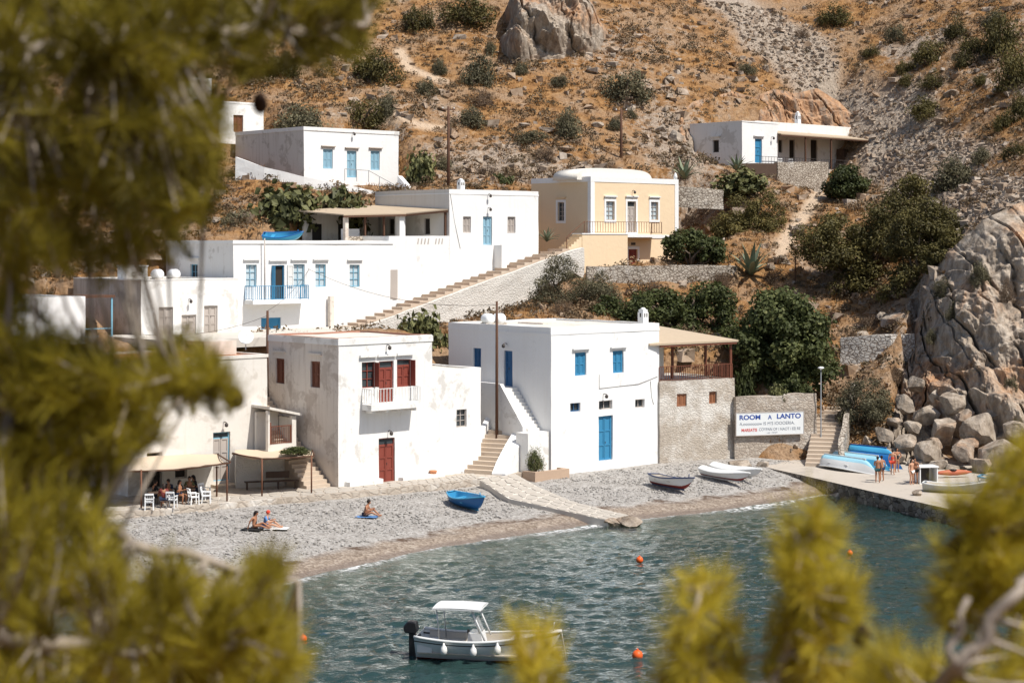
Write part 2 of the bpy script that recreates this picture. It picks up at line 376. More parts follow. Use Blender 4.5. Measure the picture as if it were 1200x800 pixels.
def hill_z(X, Y, pads=True):
    X = np.asarray(X, float); Y = np.asarray(Y, float); sh_ = X.shape
    P = np.stack([X.ravel(), Y.ravel()], 1); Z = np.empty(len(P))
    for i in range(0, len(P), 20000):
        q = P[i:i + 20000]
        Z[i:i + 20000] = _U(((q[:, None] - _cx[None]) ** 2).sum(-1)) @ _wt[:_n] + _wt[_n] + q @ _wt[_n + 1:]
    if pads:
        for fr, x0, x1, y1, z, m in PADS:
            lx, ly = fr.loc(P[:, 0], P[:, 1])
            d = np.maximum.reduce([x0 - lx, lx - x1, -ly, ly - y1, np.zeros(len(lx))])
            Z = np.minimum(Z, z + np.maximum(0, d - m) * 1.4 + np.where((ly > y1), 60 * np.clip(ly - y1, 0, 0.5), 0))
        # lane in front of the balcony house, bank under the long stairs, terraces below the ochre house and the hill house
        pq = CX + FP * P[:, 0] / np.maximum(P[:, 1], 1); bY = np.interp(pq, [q[0] for q in CL_B], [q[2] for q in CL_B]); tY = np.interp(pq, [q[0] for q in CL_T], [q[2] for q in CL_T])
        bz_ = np.interp(pq, [q[0] for q in CL_B], [P3(*q).z for q in CL_B]); tz_ = np.interp(pq, [q[0] for q in CL_T], [P3(*q).z for q in CL_T]); tt = (P[:, 1] - bY) / (tY - bY)
        Z = np.where((pq > 1005) & (tt < 1.02), np.minimum(Z, (1 - ss_(1005, 1062, pq)) * 9 + bz_ + (tz_ - bz_) * np.clip(tt, -0.4, 1) - 0.35 - 2.4 * np.sin(np.pi * np.clip(tt, 0, 1)) * ss_(1036, 1070, pq)), Z)
        lx, ly = FR['F'].loc(P[:, 0], P[:, 1]); zf_ = DIM['F'][3]
        Z = np.where((lx > -11) & (lx < 9.2) & (ly < 0.2) & (ly > -10), np.minimum(Z, zf_ - 0.3), Z)
        zs_ = zf_ + 0.1 + np.clip((lx - 8.9) / 21.5, 0, 1) * 5.1
        Z = np.where((lx > 8) & (lx < 33) & (ly < -1.2) & (ly > -9), np.minimum(Z, zs_ - 1.5 - 1.3 * np.sin(np.pi * np.clip((lx - 8) / 25, 0, 1)) - 0.10 * (-1.2 - ly)), Z)
        Z = np.where((lx > 8) & (lx < 31) & (ly > -1.9) & (ly < 0.2), np.minimum(Z, zs_ - 0.7), Z)
        lx, ly = FR['Y'].loc(P[:, 0], P[:, 1]); zy_ = DIM['Y'][3]
        Z = np.where((lx > -5) & (lx < 18) & (ly < 0.2) & (ly > -4.2), np.minimum(Z, zy_ - 0.1 + 1.2 * np.maximum(0, lx - 12)), Z)
        lx, ly = FR['K'].loc(P[:, 0], P[:, 1]); zk_ = DIM['K'][3]
        Z = np.where((lx > -14) & (lx < 30) & (ly < 0.1) & (ly > -18), np.minimum(Z, zk_ - 0.9 - 1.8 * ss_(2.2, 3.4, lx) - 0.22 * (-ly) + 1.5 * np.maximum(0, lx - 11.5) + 1.5 * np.maximum(0, -1 - lx) + 1.1 * np.maximum(0, -ly - 6)), Z)
    return Z.reshape(sh_)
def land_z(X, Y):
    return np.maximum(hill_z(X, Y), beach_z(np.asarray(X, float), np.asarray(Y, float)) - 0.05)
_ys = np.arange(84, 232, 0.2)
def hit(px, py):
    """where the sight line through a picture point meets the land"""
    X = (px - CX) * _ys / FP; Zr = HC - (py - HY) * _ys / FP
    b = land_z(X, _ys) > Zr
    i = int(np.argmax(b)) if b.any() else len(_ys) - 1
    return Vector((X[i], _ys[i], Zr[i]))

def fbm(X, Y, Z, sc, oct_=5):
    return np.array([noise.fractal(Vector((x * sc, y * sc, z * sc)), 1.0, 2.1, oct_) for x, y, z in zip(X, Y, Z)])
def ss(a, b, x): t = np.clip((x - a) / (b - a), 0, 1); return t * t * (3 - 2 * t)

# hillside sheet
gx = np.concatenate([np.arange(-78, -46, 1.2), np.arange(-46, 62, 0.42), np.arange(62, 100, 1.5)])
gy = np.concatenate([np.arange(97, 205, 0.42), np.arange(205, 240, 1.2)])
GXm, GYm = np.meshgrid(gx, gy)
GZ = hill_z(GXm, GYm)
pxg = CX + FP * GXm / GYm; pyg = HY + FP * (HC - GZ) / GYm
def seg_d(px, py, pts):
    d = np.full(px.shape, 1e9)
    for (ax, ay), (bx, by) in zip(pts, pts[1:]):
        t = np.clip(((px - ax) * (bx - ax) + (py - ay) * (by - ay)) / ((bx - ax) ** 2 + (by - ay) ** 2), 0, 1)
        d = np.minimum(d, np.hypot(px - ax - t * (bx - ax), py - ay - t * (by - ay)))
    return d
# grey scree running down past the upper right house, in world coordinates of the slope
_sc = [hit(a, b) for a, b in ((850, -8), (905, 45), (965, 92), (1035, 155), (1110, 215), (1190, 290))]
dsc = seg_d(GXm, GYm, [(p.x, p.y) for p in _sc])
nz1 = fbm(GXm.ravel(), GYm.ravel(), GZ.ravel(), 0.09, 4).reshape(GZ.shape)
scree = ss(4.8, 1.8, dsc + nz1 * 2.5)
rocky = np.clip(ss(38, 62, GXm + nz1 * 18) * 0.25 + ss(0.2, 0.6, nz1) * 0.4, 0, 1)
path_pts = [[hit(a, b) for a, b in pp] for pp in (((975, 222), (945, 250), (925, 275), (912, 300)), ((468, 60), (480, 82), (520, 96)), ((445, 130), (485, 146), (520, 152)))]
dp = np.minimum.reduce([seg_d(GXm, GYm, [(p.x, p.y) for p in pp]) for pp in path_pts])
pathm = ss(1.0, 0.35, dp)
for a_, b_, w_, k_ in ((620, 192, 7, 0.55), (560, 200, 5, 0.5), (790, 150, 6, 0.6), (800, 190, 5, 0.6), (690, 60, 6, 0.4), (760, 40, 9, 0.35), (1160, 60, 12, 0.4), (1050, 390, 6, 0.5), (960, 310, 4, 0.4)):
    q_ = hit(a_, b_); rocky = np.clip(rocky + k_ * np.exp(-((GXm - q_.x) ** 2 + (GYm - q_.y) ** 2) / w_ ** 2), 0, 1)
gzx, gzy = np.gradient(GZ, gy, gx)[::-1]
amp = 0.28 + 0.45 * rocky
nz2 = np.array([noise.multi_fractal(Vector((x * 0.34, y * 0.34, z * 0.34)), 0.9, 2.1, 5) for x, y, z in zip(GXm.ravel(), GYm.ravel(), GZ.ravel())]).reshape(GZ.shape) - 1.0
nz3 = fbm(GXm.ravel() + 40, GYm.ravel(), GZ.ravel(), 1.1, 3).reshape(GZ.shape)
flat = np.ones_like(GZ)
for fr, x0, x1, y1, z, m in PADS:
    lx, ly = fr.loc(GXm, GYm); d = np.maximum.reduce([x0 - lx, lx - x1, -ly, ly - y1]); flat = np.minimum(flat, ss(0.6, 3.5, d))
DZ = (nz2 * amp + nz3 * (0.06 + 0.16 * rocky)) * flat * (1 - 0.8 * pathm)
GZf = GZ + DZ
ny_, nx_ = GZ.shape
idx = np.arange(ny_ * nx_).reshape(ny_, nx_)
FQ = np.stack([idx[:-1, :-1], idx[:-1, 1:], idx[1:, 1:], idx[1:, :-1]], -1).reshape(-1, 4)
def land_final(X, Y):
    """height of the built hillside sheet"""
    X = np.asarray(X, float); Y = np.asarray(Y, float)
    i = np.clip(np.searchsorted(gx, X) - 1, 0, nx_ - 2); j = np.clip(np.searchsorted(gy, Y) - 1, 0, ny_ - 2)
    tx = (X - gx[i]) / (gx[i + 1] - gx[i]); ty = (Y - gy[j]) / (gy[j + 1] - gy[j])
    return (GZf[j, i] * (1 - tx) + GZf[j, i + 1] * tx) * (1 - ty) + (GZf[j + 1, i] * (1 - tx) + GZf[j + 1, i + 1] * tx) * ty
def samp(G, X, Y):
    i = np.clip(np.searchsorted(gx, X) - 1, 0, nx_ - 2); j = np.clip(np.searchsorted(gy, Y) - 1, 0, ny_ - 2); return G[j, i]

t = NT('dry_hillside'); p = t.pos()
n1 = t.noise(p, 0.22, 6, 0.6, 0.4); n2 = t.noise(p, 1.3, 6, 0.65); n3 = t.noise(p, 5.5, 5, 0.7)
grass = t.ramp(n2, [(0.30, (0.095, 0.052, 0.026)), (0.46, (0.26, 0.135, 0.054)), (0.62, (0.35, 0.20, 0.086)), (0.8, (0.42, 0.28, 0.16))])
soil = t.ramp(n3, [(0.3, (0.16, 0.10, 0.06)), (0.55, (0.33, 0.22, 0.135)), (0.8, (0.44, 0.33, 0.23))])
c = t.mix(t.ramp(n1, [(0.44, 0.0), (0.60, 1.0)]), grass, soil)
grey = t.ramp(n3, [(0.28, (0.12, 0.09, 0.068)), (0.5, (0.33, 0.26, 0.20)), (0.75, (0.47, 0.40, 0.33))])
rk = t.math('ADD', t.attr('rocky'), t.math('MULTIPLY', t.math('SUBTRACT', n2, 0.5), 1.6), True)
c = t.mix(t.ramp(rk, [(0.35, 0.0), (0.62, 1.0)]), c, grey)
c = t.mix(t.attr('scree'), c, t.ramp(n3, [(0.3, (0.22, 0.175, 0.135)), (0.6, (0.42, 0.35, 0.28)), (0.8, (0.50, 0.435, 0.365))]))
c = t.mix(t.attr('path'), c, (0.50, 0.38, 0.27))
vo = t.n('ShaderNodeTexVoronoi', i_Vector=p, i_Scale=2.2)
h = t.math('ADD', t.math('MULTIPLY', n3, 0.5), t.math('MULTIPLY', vo.outputs['Distance'], -0.6))
h = t.math('ADD', h, n2)
HILLM = t.done(c, 0.95, t.bump(h, 1.0, 0.22), 0.1)
me = mesh_np('hillside', np.stack([GXm, GYm, GZf], -1).reshape(-1, 3), FQ, True, dict(rocky=rocky.ravel(), scree=scree.ravel(), path=pathm.ravel()))
tag(link('hillside', me, HILLM), kind='structure')

# beach and sea floor
bx = np.concatenate([np.arange(-90, -45, 2.0), np.arange(-45, 32, 0.3), np.arange(32, 100, 2.0)])
by = np.concatenate([np.arange(20, 78, 2.0), np.arange(78, 124, 0.3)])
BX, BY = np.meshgrid(bx, by); BZ = beach_z(BX, BY)
bn = np.array([noise.fractal(Vector((x * 0.5, y * 0.5, 0)), 1, 2, 4) for x, y in zip(BX.ravel(), BY.ravel())]).reshape(BX.shape)
bn2 = np.array([noise.noise(Vector((x * 3.1, y * 3.1, 4))) for x, y in zip(BX.ravel(), BY.ravel())]).reshape(BX.shape)
BZ = BZ + bn * 0.07 * ss(-1.5, 2, BZ * 6) + bn2 * 0.012 + np.where(BZ < -0.4, bn * 0.3, 0)
ib = np.arange(BX.size).reshape(BX.shape)
FB = np.stack([ib[:-1, :-1], ib[:-1, 1:], ib[1:, 1:], ib[1:, :-1]], -1).reshape(-1, 4)
t = NT('pebble_beach'); p = t.pos()
z = t.n('ShaderNodeSeparateXYZ', i_0=p).outputs[2]
vo = t.n('ShaderNodeTexVoronoi', i_Vector=p, i_Scale=8.5); vr = t.n('ShaderNodeSeparateColor', i_0=vo.outputs['Color']).outputs[0]
vo2 = t.n('ShaderNodeTexVoronoi', i_Vector=p, i_Scale=4.0); vr2 = t.n('ShaderNodeSeparateColor', i_0=vo2.outputs['Color']).outputs[1]
peb = t.ramp(t.math('ADD', t.math('MULTIPLY', vr, 0.7), t.math('MULTIPLY', vr2, 0.3)), [(0.12, (0.23, 0.21, 0.19)), (0.5, (0.325, 0.305, 0.28)), (0.9, (0.42, 0.40, 0.375))])
san = t.ramp(t.math('ADD', t.math('MULTIPLY', vr, 0.5), t.math('MULTIPLY', t.noise(p, 1.5, 5), 0.6)), [(0.3, (0.17, 0.13, 0.098)), (0.6, (0.275, 0.22, 0.172)), (0.85, (0.37, 0.315, 0.26))])
zz = t.math('ADD', z, t.math('MULTIPLY', t.math('SUBTRACT', t.noise(p, 0.35, 4), 0.5), 0.30))
c = t.mix(t.ramp(zz, [(0.33, 0.0), (0.44, 1.0)]), san, peb)
weed = t.ramp(t.noise(p, 0.6, 6, 0.7), [(0.48, 0.0), (0.60, 1.0)])
tide = t.ramp(zz, [(0.32, 0.0), (0.36, 1.0), (0.42, 1.0), (0.46, 0.0)])
c = t.mix(t.math('MULTIPLY', t.math('MULTIPLY', weed, tide), 0.95), c, (0.09, 0.055, 0.035))
wet = t.ramp(t.math('ADD', z, t.math('MULTIPLY', t.noise(p, 0.5, 3), 0.08)), [(0.12, 1.0), (0.22, 0.0)])
c = t.mix(t.math('MULTIPLY', wet, 0.62), c, (0.16, 0.12, 0.095))
dk = t.ramp(t.math('ADD', t.math('MULTIPLY', z, -0.18), t.math('MULTIPLY', t.noise(p, 0.12, 4), 0.55)), [(0.40, 0.0), (0.75, 1.0)])
c = t.mix(dk, c, (0.045, 0.06, 0.055))
h = t.math('ADD', vo.outputs['Distance'], t.math('MULTIPLY', vo2.outputs['Distance'], 0.6))
PEB = t.done(c, t.math('SUBTRACT', 0.95, t.math('MULTIPLY', wet, 0.6)), t.bump(h, 0.6, 0.05), 0.3)
me = mesh_np('beach', np.stack([BX, BY, BZ], -1).reshape(-1, 3), FB, True)
tag(link('beach', me, PEB), kind='structure')

# ---------------------------------------------------------------- sea
sx_ = np.concatenate([np.arange(-400, -30, 12.0), np.arange(-30, 36, 0.21), np.arange(36, 400, 12.0)])
sy_ = np.concatenate([np.arange(-40, 54, 4.0), np.arange(54, 112, 0.17), np.arange(112, 128, 1.0)])
SX, SY = np.meshgrid(sx_, sy_)
def wave(x, y):
    w = 0.0
    for k, (ax, ay, f, a) in enumerate(((0.5, 0.87, 0.7, 0.040), (0.9, 0.4, 1.6, 0.042), (-0.45, 0.9, 2.9, 0.042), (0.75, -0.65, 5.2, 0.026))):
        q = (x * ax + y * ay) * f; r_ = (-x * ay + y * ax) * f * 0.45
        w += a * (noise.noise(Vector((q, r_, 7.3 * k))) * 1.7 - abs(noise.noise(Vector((q * 1.3, r_ * 1.3, 3.1 * k + 50)))) * 0.8)
    return w
fine = (np.abs(SX) < 36.5) & (SY > 53) & (SY < 113)
SZ = np.zeros(SX.shape)
dsh = np.interp(SX, SHX, SHY) - SY
fl = fine & (dsh > -3)
SZ[fl] = [wave(x, y) for x, y in zip(SX[fl], SY[fl])]
SZ = SZ * (0.25 + 0.75 * ss(0, 5, dsh)) + 0.05 * np.exp(-((dsh - 1.0 - 0.8 * np.sin(SX * 0.35)) / 0.5) ** 2)
isx = np.arange(SX.size).reshape(SX.shape)
FS = np.stack([isx[:-1, :-1], isx[:-1, 1:], isx[1:, 1:], isx[1:, :-1]], -1).reshape(-1, 4)
foam = np.exp(-((dsh - 0.25 - 0.5 * np.sin(SX * 0.5)) / 0.65) ** 2)
t = NT('sea_water'); p = t.pos()
wn = t.math('ADD', t.noise(t.scale(p, (1, 1.5, 1)), 2.1, 4, 0.6), t.math('MULTIPLY', t.noise(p, 7.0, 3), 0.25))
nrm = t.bump(wn, 0.6, 0.12)
fres = t.n('ShaderNodeFresnel', i_IOR=1.33, i_Normal=nrm).outputs[0]
gl = t.n('ShaderNodeBsdfGlossy', i_Color=(0.92, 0.95, 0.96), i_Roughness=0.05, i_Normal=nrm)
df = t.n('ShaderNodeBsdfDiffuse', i_Color=(0.022, 0.050, 0.046))
tr = t.n('ShaderNodeBsdfTransparent', i_Color=(0.62, 0.80, 0.76))
dep = t.attr('deep')
m1 = t.n('ShaderNodeMixShader', i_0=dep); t.t.links.new(tr.outputs[0], m1.inputs[1]); t.t.links.new(df.outputs[0], m1.inputs[2])
m2 = t.n('ShaderNodeMixShader', i_0=fres); t.t.links.new(m1.outputs[0], m2.inputs[1]); t.t.links.new(gl.outputs[0], m2.inputs[2])
fo = t.n('ShaderNodeBsdfDiffuse', i_Color=(0.78, 0.79, 0.78))
ff = t.math('MULTIPLY', t.attr('foam'), t.ramp(t.noise(p, 3.0, 5, 0.7), [(0.44, 0.0), (0.58, 0.95)]))
ff = t.math('MULTIPLY', ff, t.ramp(t.noise(p, 0.22, 2), [(0.36, 0.0), (0.54, 1.0)]))
m3 = t.n('ShaderNodeMixShader', i_0=ff); t.t.links.new(m2.outputs[0], m3.inputs[1]); t.t.links.new(fo.outputs[0], m3.inputs[2])
t.t.links.new(m3.outputs[0], t.out.inputs[0]); SEA = t.m
deep = np.clip(0.05 + 0.87 * ss(0, 18, dsh), 0, 0.90)
me = mesh_np('sea', np.stack([SX, SY, SZ], -1).reshape(-1, 3), FS, True, dict(foam=foam.ravel(), deep=deep.ravel()))
tag(link('sea', me, SEA), kind='structure')

# headland under the pines from which one looks
hx = np.arange(-60, 61, 1.5); hy = np.arange(-40, 33, 1.0)
HX, HY2 = np.meshgrid(hx, hy)
HZ = 13.75 - 0.62 * np.maximum(HY2, 0) - 0.25 * np.maximum(HY2 - 18, 0) + np.minimum(-HY2, 0) * 0 + np.maximum(-HY2, 0) * 0.25
HZ = HZ + 0.35 * np.array([noise.fractal(Vector((x * 0.3, y * 0.3, 2)), 1, 2, 4) for x, y in zip(HX.ravel(), HY2.ravel())]).reshape(HX.shape) - 0.2
ih = np.arange(HX.size).reshape(HX.shape)
me = mesh_np('headland', np.stack([HX, HY2, HZ], -1).reshape(-1, 3), np.stack([ih[:-1, :-1], ih[:-1, 1:], ih[1:, 1:], ih[1:, :-1]], -1).reshape(-1, 4), True, dict(rocky=np.full(HX.size, 0.3), scree=np.zeros(HX.size), path=np.zeros(HX.size)))
tag(link('headland', me, HILLM), kind='structure')

# ---------------------------------------------------------------- cliffs
t = NT('limestone_cliff'); p = t.pos()
n1 = t.noise(p, 0.28, 6, 0.6, 0.8); n2 = t.noise(t.scale(p, (1, 1, 0.45)), 1.5, 7, 0.68); n3 = t.noise(p, 6, 5, 0.7)
pale = t.ramp(n2, [(0.30, (0.13, 0.098, 0.07)), (0.45, (0.33, 0.27, 0.21)), (0.60, (0.45, 0.385, 0.315)), (0.8, (0.57, 0.51, 0.44))])
oran = t.ramp(n2, [(0.3, (0.20, 0.10, 0.055)), (0.55, (0.46, 0.27, 0.15)), (0.8, (0.58, 0.43, 0.30))])
c = t.mix(t.ramp(t.math('ADD', t.math('MULTIPLY', n1, 0.75), t.math('MULTIPLY', t.attr('warm'), 0.4)), [(0.44, 0.0), (0.60, 0.95)]), pale, oran)
stk = t.ramp(t.noise(t.scale(p, (1.4, 1.4, 0.18)), 1.1, 6, 0.65), [(0.46, 0.0), (0.64, 0.8)])
c = t.mix(stk, c, (0.20, 0.165, 0.135))
c = t.mix(t.math('MULTIPLY', t.ramp(n3, [(0.25, 1.0), (0.45, 0.0)]), 0.5), c, (0.10, 0.08, 0.065))
cr = t.n('ShaderNodeTexVoronoi', feature='DISTANCE_TO_EDGE', i_Vector=t.scale(p, (1, 1, 0.5)), i_Scale=0.9).outputs['Distance']
h = t.math('ADD', t.math('MULTIPLY', n2, 1.2), t.math('MULTIPLY', n3, 0.3)); CLIFF = t.done(c, 0.95, t.bump(h, 0.9, 0.14), 0.1)

def tri_noise(x, y, seed):
    """value noise interpolated linearly over triangles: flat facets with sharp creases"""
    k = (x + y) * 0.366; xs, ys = x + k, y + k; i, j = np.floor(xs), np.floor(ys); a, b = xs - i, ys - j
    def hsh(p, q):
        v = np.sin(p * 127.1 + q * 311.7 + seed * 74.7) * 43758.5453; return v - np.floor(v)
    up = a > b; h0, h2 = hsh(i, j), hsh(i + 1, j + 1); h1 = np.where(up, hsh(i + 1, j), hsh(i, j + 1))
    m, n_ = np.where(up, a, b), np.where(up, b, a)
    return h0 * (1 - m) + h1 * (m - n_) + h2 * n_ - 0.5
def cliff(name, base, top, nu, nv, amp_, warm, seed, bulge=0.6, lean=(0, -1, 0.25), taper=0.0, size=1.0):
    base = np.array([tuple(P3(*q)) for q in base]); top = np.array([tuple(P3(*q)) for q in top])
    tu, tv = np.meshgrid(np.linspace(0, 1, nu), np.linspace(0, 1, nv))
    def along(pts): f = tu * (len(pts) - 1); return np.stack([np.interp(f, np.arange(len(pts)), pts[:, c]) for c in range(3)], -1)
    B_, T_ = along(base), along(top); C_ = B_ + (T_ - B_) * tv[..., None]
    n_ = np.array(Vector(lean).normalized()); s_ = np.sin(np.pi * np.minimum(1, tv * 1.05))
    mid = (B_[0] + T_[0]) / 2; wl = np.concatenate([[0], np.cumsum(np.linalg.norm(np.diff(mid, axis=0), axis=1))]); u = np.broadcast_to(wl, tu.shape) + seed * 10
    hh = np.linalg.norm(T_ - B_, axis=-1) * tv
    wp = np.array([noise.noise_vector(Vector((x * 0.22, y * 0.22, seed))).to_tuple() for x, y in zip(u.ravel(), hh.ravel())]).reshape(nv, nu, 3)
    wq = np.array([noise.noise_vector(Vector((x * 0.9, y * 0.9, seed + 5))).to_tuple() for x, y in zip(u.ravel(), hh.ravel())]).reshape(nv, nu, 3)
    x = (u + wp[..., 0] * 0.9 + wq[..., 0] * 0.10) / size; y = (hh + wp[..., 1] * 0.9 + wq[..., 1] * 0.10) / size
    d = 3.6 * tri_noise((x + 0.45 * y) / 3.4, y / 6.0, seed) + 2.0 * tri_noise((x + 0.3 * y) / 1.7 + 7, (y - 0.2 * x) / 3.0, seed + 1) + 0.75 * tri_noise((x + 0.2 * y) / 0.8, (y - 0.3 * x) / 1.3 + 3, seed + 2) + 0.42 * tri_noise(x / 0.36 + 5, y / 0.5, seed + 3) + 0.18 * tri_noise(x / 0.17 + 1, y / 0.21, seed + 4)
    yb = y / 2.3 + 0.22 * x / 2.3 + 1.1 * tri_noise(x / 2.6, y / 9.0, seed + 7); fr_ = yb - np.floor(yb); d = d + 0.95 * (np.minimum(fr_, (1 - fr_) * 7) - 0.45) * (0.35 + 1.3 * np.clip(tri_noise(x / 5, y / 5, seed + 9) + 0.5, 0, 1))
    for sp_, dp_, sl_ in ((3.3, 1.3, 0.42), (1.9, 0.6, 0.25)):
        q = (x + sl_ * y + 1.2 * tri_noise(y / 3.0, x / 9.0, seed + sp_) + 0.5 * tri_noise(y / 0.9, x / 5.0, seed + sp_)) / sp_; c_ = np.abs(q - np.floor(q) - 0.5) * sp_
        on = ss(0.42, 0.58, tri_noise(np.floor(q) * 3.1, y / 4.5, seed + 11 + sp_) + 0.5); d = d - dp_ * on * np.clip(1 - c_ / 0.16, 0, 1)
    gl_ = np.abs(np.array([noise.noise(Vector((p * 0.28, q * 0.10, seed))) for p, q in zip((x + 0.3 * y).ravel(), y.ravel())]).reshape(nv, nu))
    d = d + 0.7 * (np.clip(gl_ * 3.0, 0, 1) - 0.5)
    tp = 1 - taper + taper * np.minimum(1, np.sin(np.pi * tu) * 1.6) * np.minimum(1, np.sin(np.pi * tv) * 1.8); k = np.minimum(1, s_ * 2.2 + 0.25)
    C_ = C_ + n_ * (bulge * s_ * tp - 2.2 * (1 - tp) + d * size * amp_ * k * (0.3 + 0.7 * tp))[..., None] + wq * np.array([0.03, 0, 0.03]) * amp_
    ii = np.arange(nu * nv).reshape(nv, nu)
    F_ = np.stack([ii[:-1, :-1], ii[:-1, 1:], ii[1:, 1:], ii[1:, :-1]], -1).reshape(-1, 4)
    me = mesh_np(name, C_.reshape(-1, 3), F_, False, dict(warm=(warm + 0.5 * (wp[..., 2] + 0.15) + 0.25 * (tv - 0.5)).ravel()))
    return tag(link(name, me, CLIFF), kind='structure')
cliff('cliff', CL_B, CL_T, 520, 260, 0.75, 0.05, 3.0, 0.2, (-0.2, -1, 0.3))
cliff('cliff', [(796, 190, 171), (830, 186, 178.7), (880, 180, 181.7), (940, 178, 184.4), (985, 176, 186), (1003, 160, 187.3)],
      [(796, 134, 178.4), (812, 119, 180.6), (836, 113, 183.0), (858, 106, 184.2), (884, 114, 185.4), (906, 104, 186.6), (934, 109, 188.0), (958, 103, 189.2), (984, 119, 189.4), (1010, 144, 188.6)], 220, 90, 0.55, 0.5, 41.0, 0.0, (0, -1, 0.1), 0.1, 0.8)
cliff('rock_outcrop', [(582, 70, 184), (610, 72, 182), (650, 66, 183), (690, 55, 185), (716, 46, 187)],
      [(580, 12, 194), (605, -22, 194), (650, -30, 196), (690, -8, 195), (716, 24, 193)], 170, 120, 0.95, 0.2, 77.0, 1.9, (0, -1, 0.5), 1.0)
# ---------------------------------------------------------------- house builder
def fpl(s, o, z): return (s, -o, z)            # front plane: s along x, o outwards
def spl(s, o, z): return (-o, s, z)            # side plane: s along y, o outwards
def lines(a, b, cuts, step):
    c = sorted({round(q, 4) for q in [a, b] + [k for k in cuts if a < k < b]}); out = [c[0]]
    for q in c[1:]:
        n = max(1, int(round((q - out[-1]) / step))); p = out[-1]
        out += [p + (q - p) * (i + 1) / n for i in range(n)]
    return out
def wall_grid(mb, pl, s0, s1, z0, z1, ops, reveal=0.2, step=0.7, o=0.0):
    S = lines(s0, s1, [k for q in ops for k in q[:2]], step); Z = lines(z0, z1, [k for q in ops for k in q[2:4]], step)
    for a, b in zip(S, S[1:]):
        for c, d in zip(Z, Z[1:]):
            m, n = (a + b) / 2, (c + d) / 2
            if any(q[0] < m < q[1] and q[2] < n < q[3] for q in ops): continue
            mb.poly((pl(a, o, c), pl(b, o, c), pl(b, o, d), pl(a, o, d)))
    for a, b, c, d in [q[:4] for q in ops]:
        r = o - reveal
        mb.poly((pl(a, o, c), pl(a, r, c), pl(a, r, d), pl(a, o, d))); mb.poly((pl(b, o, c), pl(b, o, d), pl(b, r, d), pl(b, r, c)))
        mb.poly((pl(a, o, d), pl(a, r, d), pl(b, r, d), pl(b, o, d))); mb.poly((pl(a, o, c), pl(b, o, c), pl(b, r, c), pl(a, r, c)))
def pbox(mb, pl, s0, s1, o0, o1, z0, z1):
    a, b = pl(s0, o0, z0), pl(s1, o1, z1)
    return mb.box(min(a[0], b[0]), max(a[0], b[0]), min(a[1], b[1]), max(a[1], b[1]), z0, z1)
def leaf_mb(pl, s0, s1, z0, z1, o, rows=2, slats=False):
    mb = MB(); w = min(0.08, (s1 - s0) * 0.22); t = 0.06
    pbox(mb, pl, s0, s0 + w, o, o + t, z0, z1); pbox(mb, pl, s1 - w, s1, o, o + t, z0, z1)
    zs = [z0 + (z1 - z0) * i / rows for i in range(rows + 1)]
    for i, zz in enumerate(zs):
        a = zz if i == 0 else (zz - w if i == rows else zz - w / 2)
        pbox(mb, pl, s0 + w, s1 - w, o, o + t - 0.003, a, a + w)
    if slats:
        n = max(3, int((z1 - z0) / 0.11))
        for i in range(n):
            a = z0 + w + (z1 - z0 - 2 * w) * i / n
            pbox(mb, pl, s0 + w, s1 - w, o + 0.006, o + 0.026, a, a + 0.07)
    pbox(mb, pl, s0 + w * 0.5, s1 - w * 0.5, o + 0.004, o + 0.018, z0 + w * 0.5, z1 - w * 0.5)
    return mb
def frame_mb(pl, s0, s1, z0, z1, o, w=0.06, t=0.07, sill=False):
    mb = MB()
    pbox(mb, pl, s0, s0 + w, o, o + t, z0, z1); pbox(mb, pl, s1 - w, s1, o, o + t, z0, z1)
    pbox(mb, pl, s0 + w, s1 - w, o, o + t, z1 - w, z1); pbox(mb, pl, s0 + w, s1 - w, o, o + t, z0, z0 + w)
    return mb

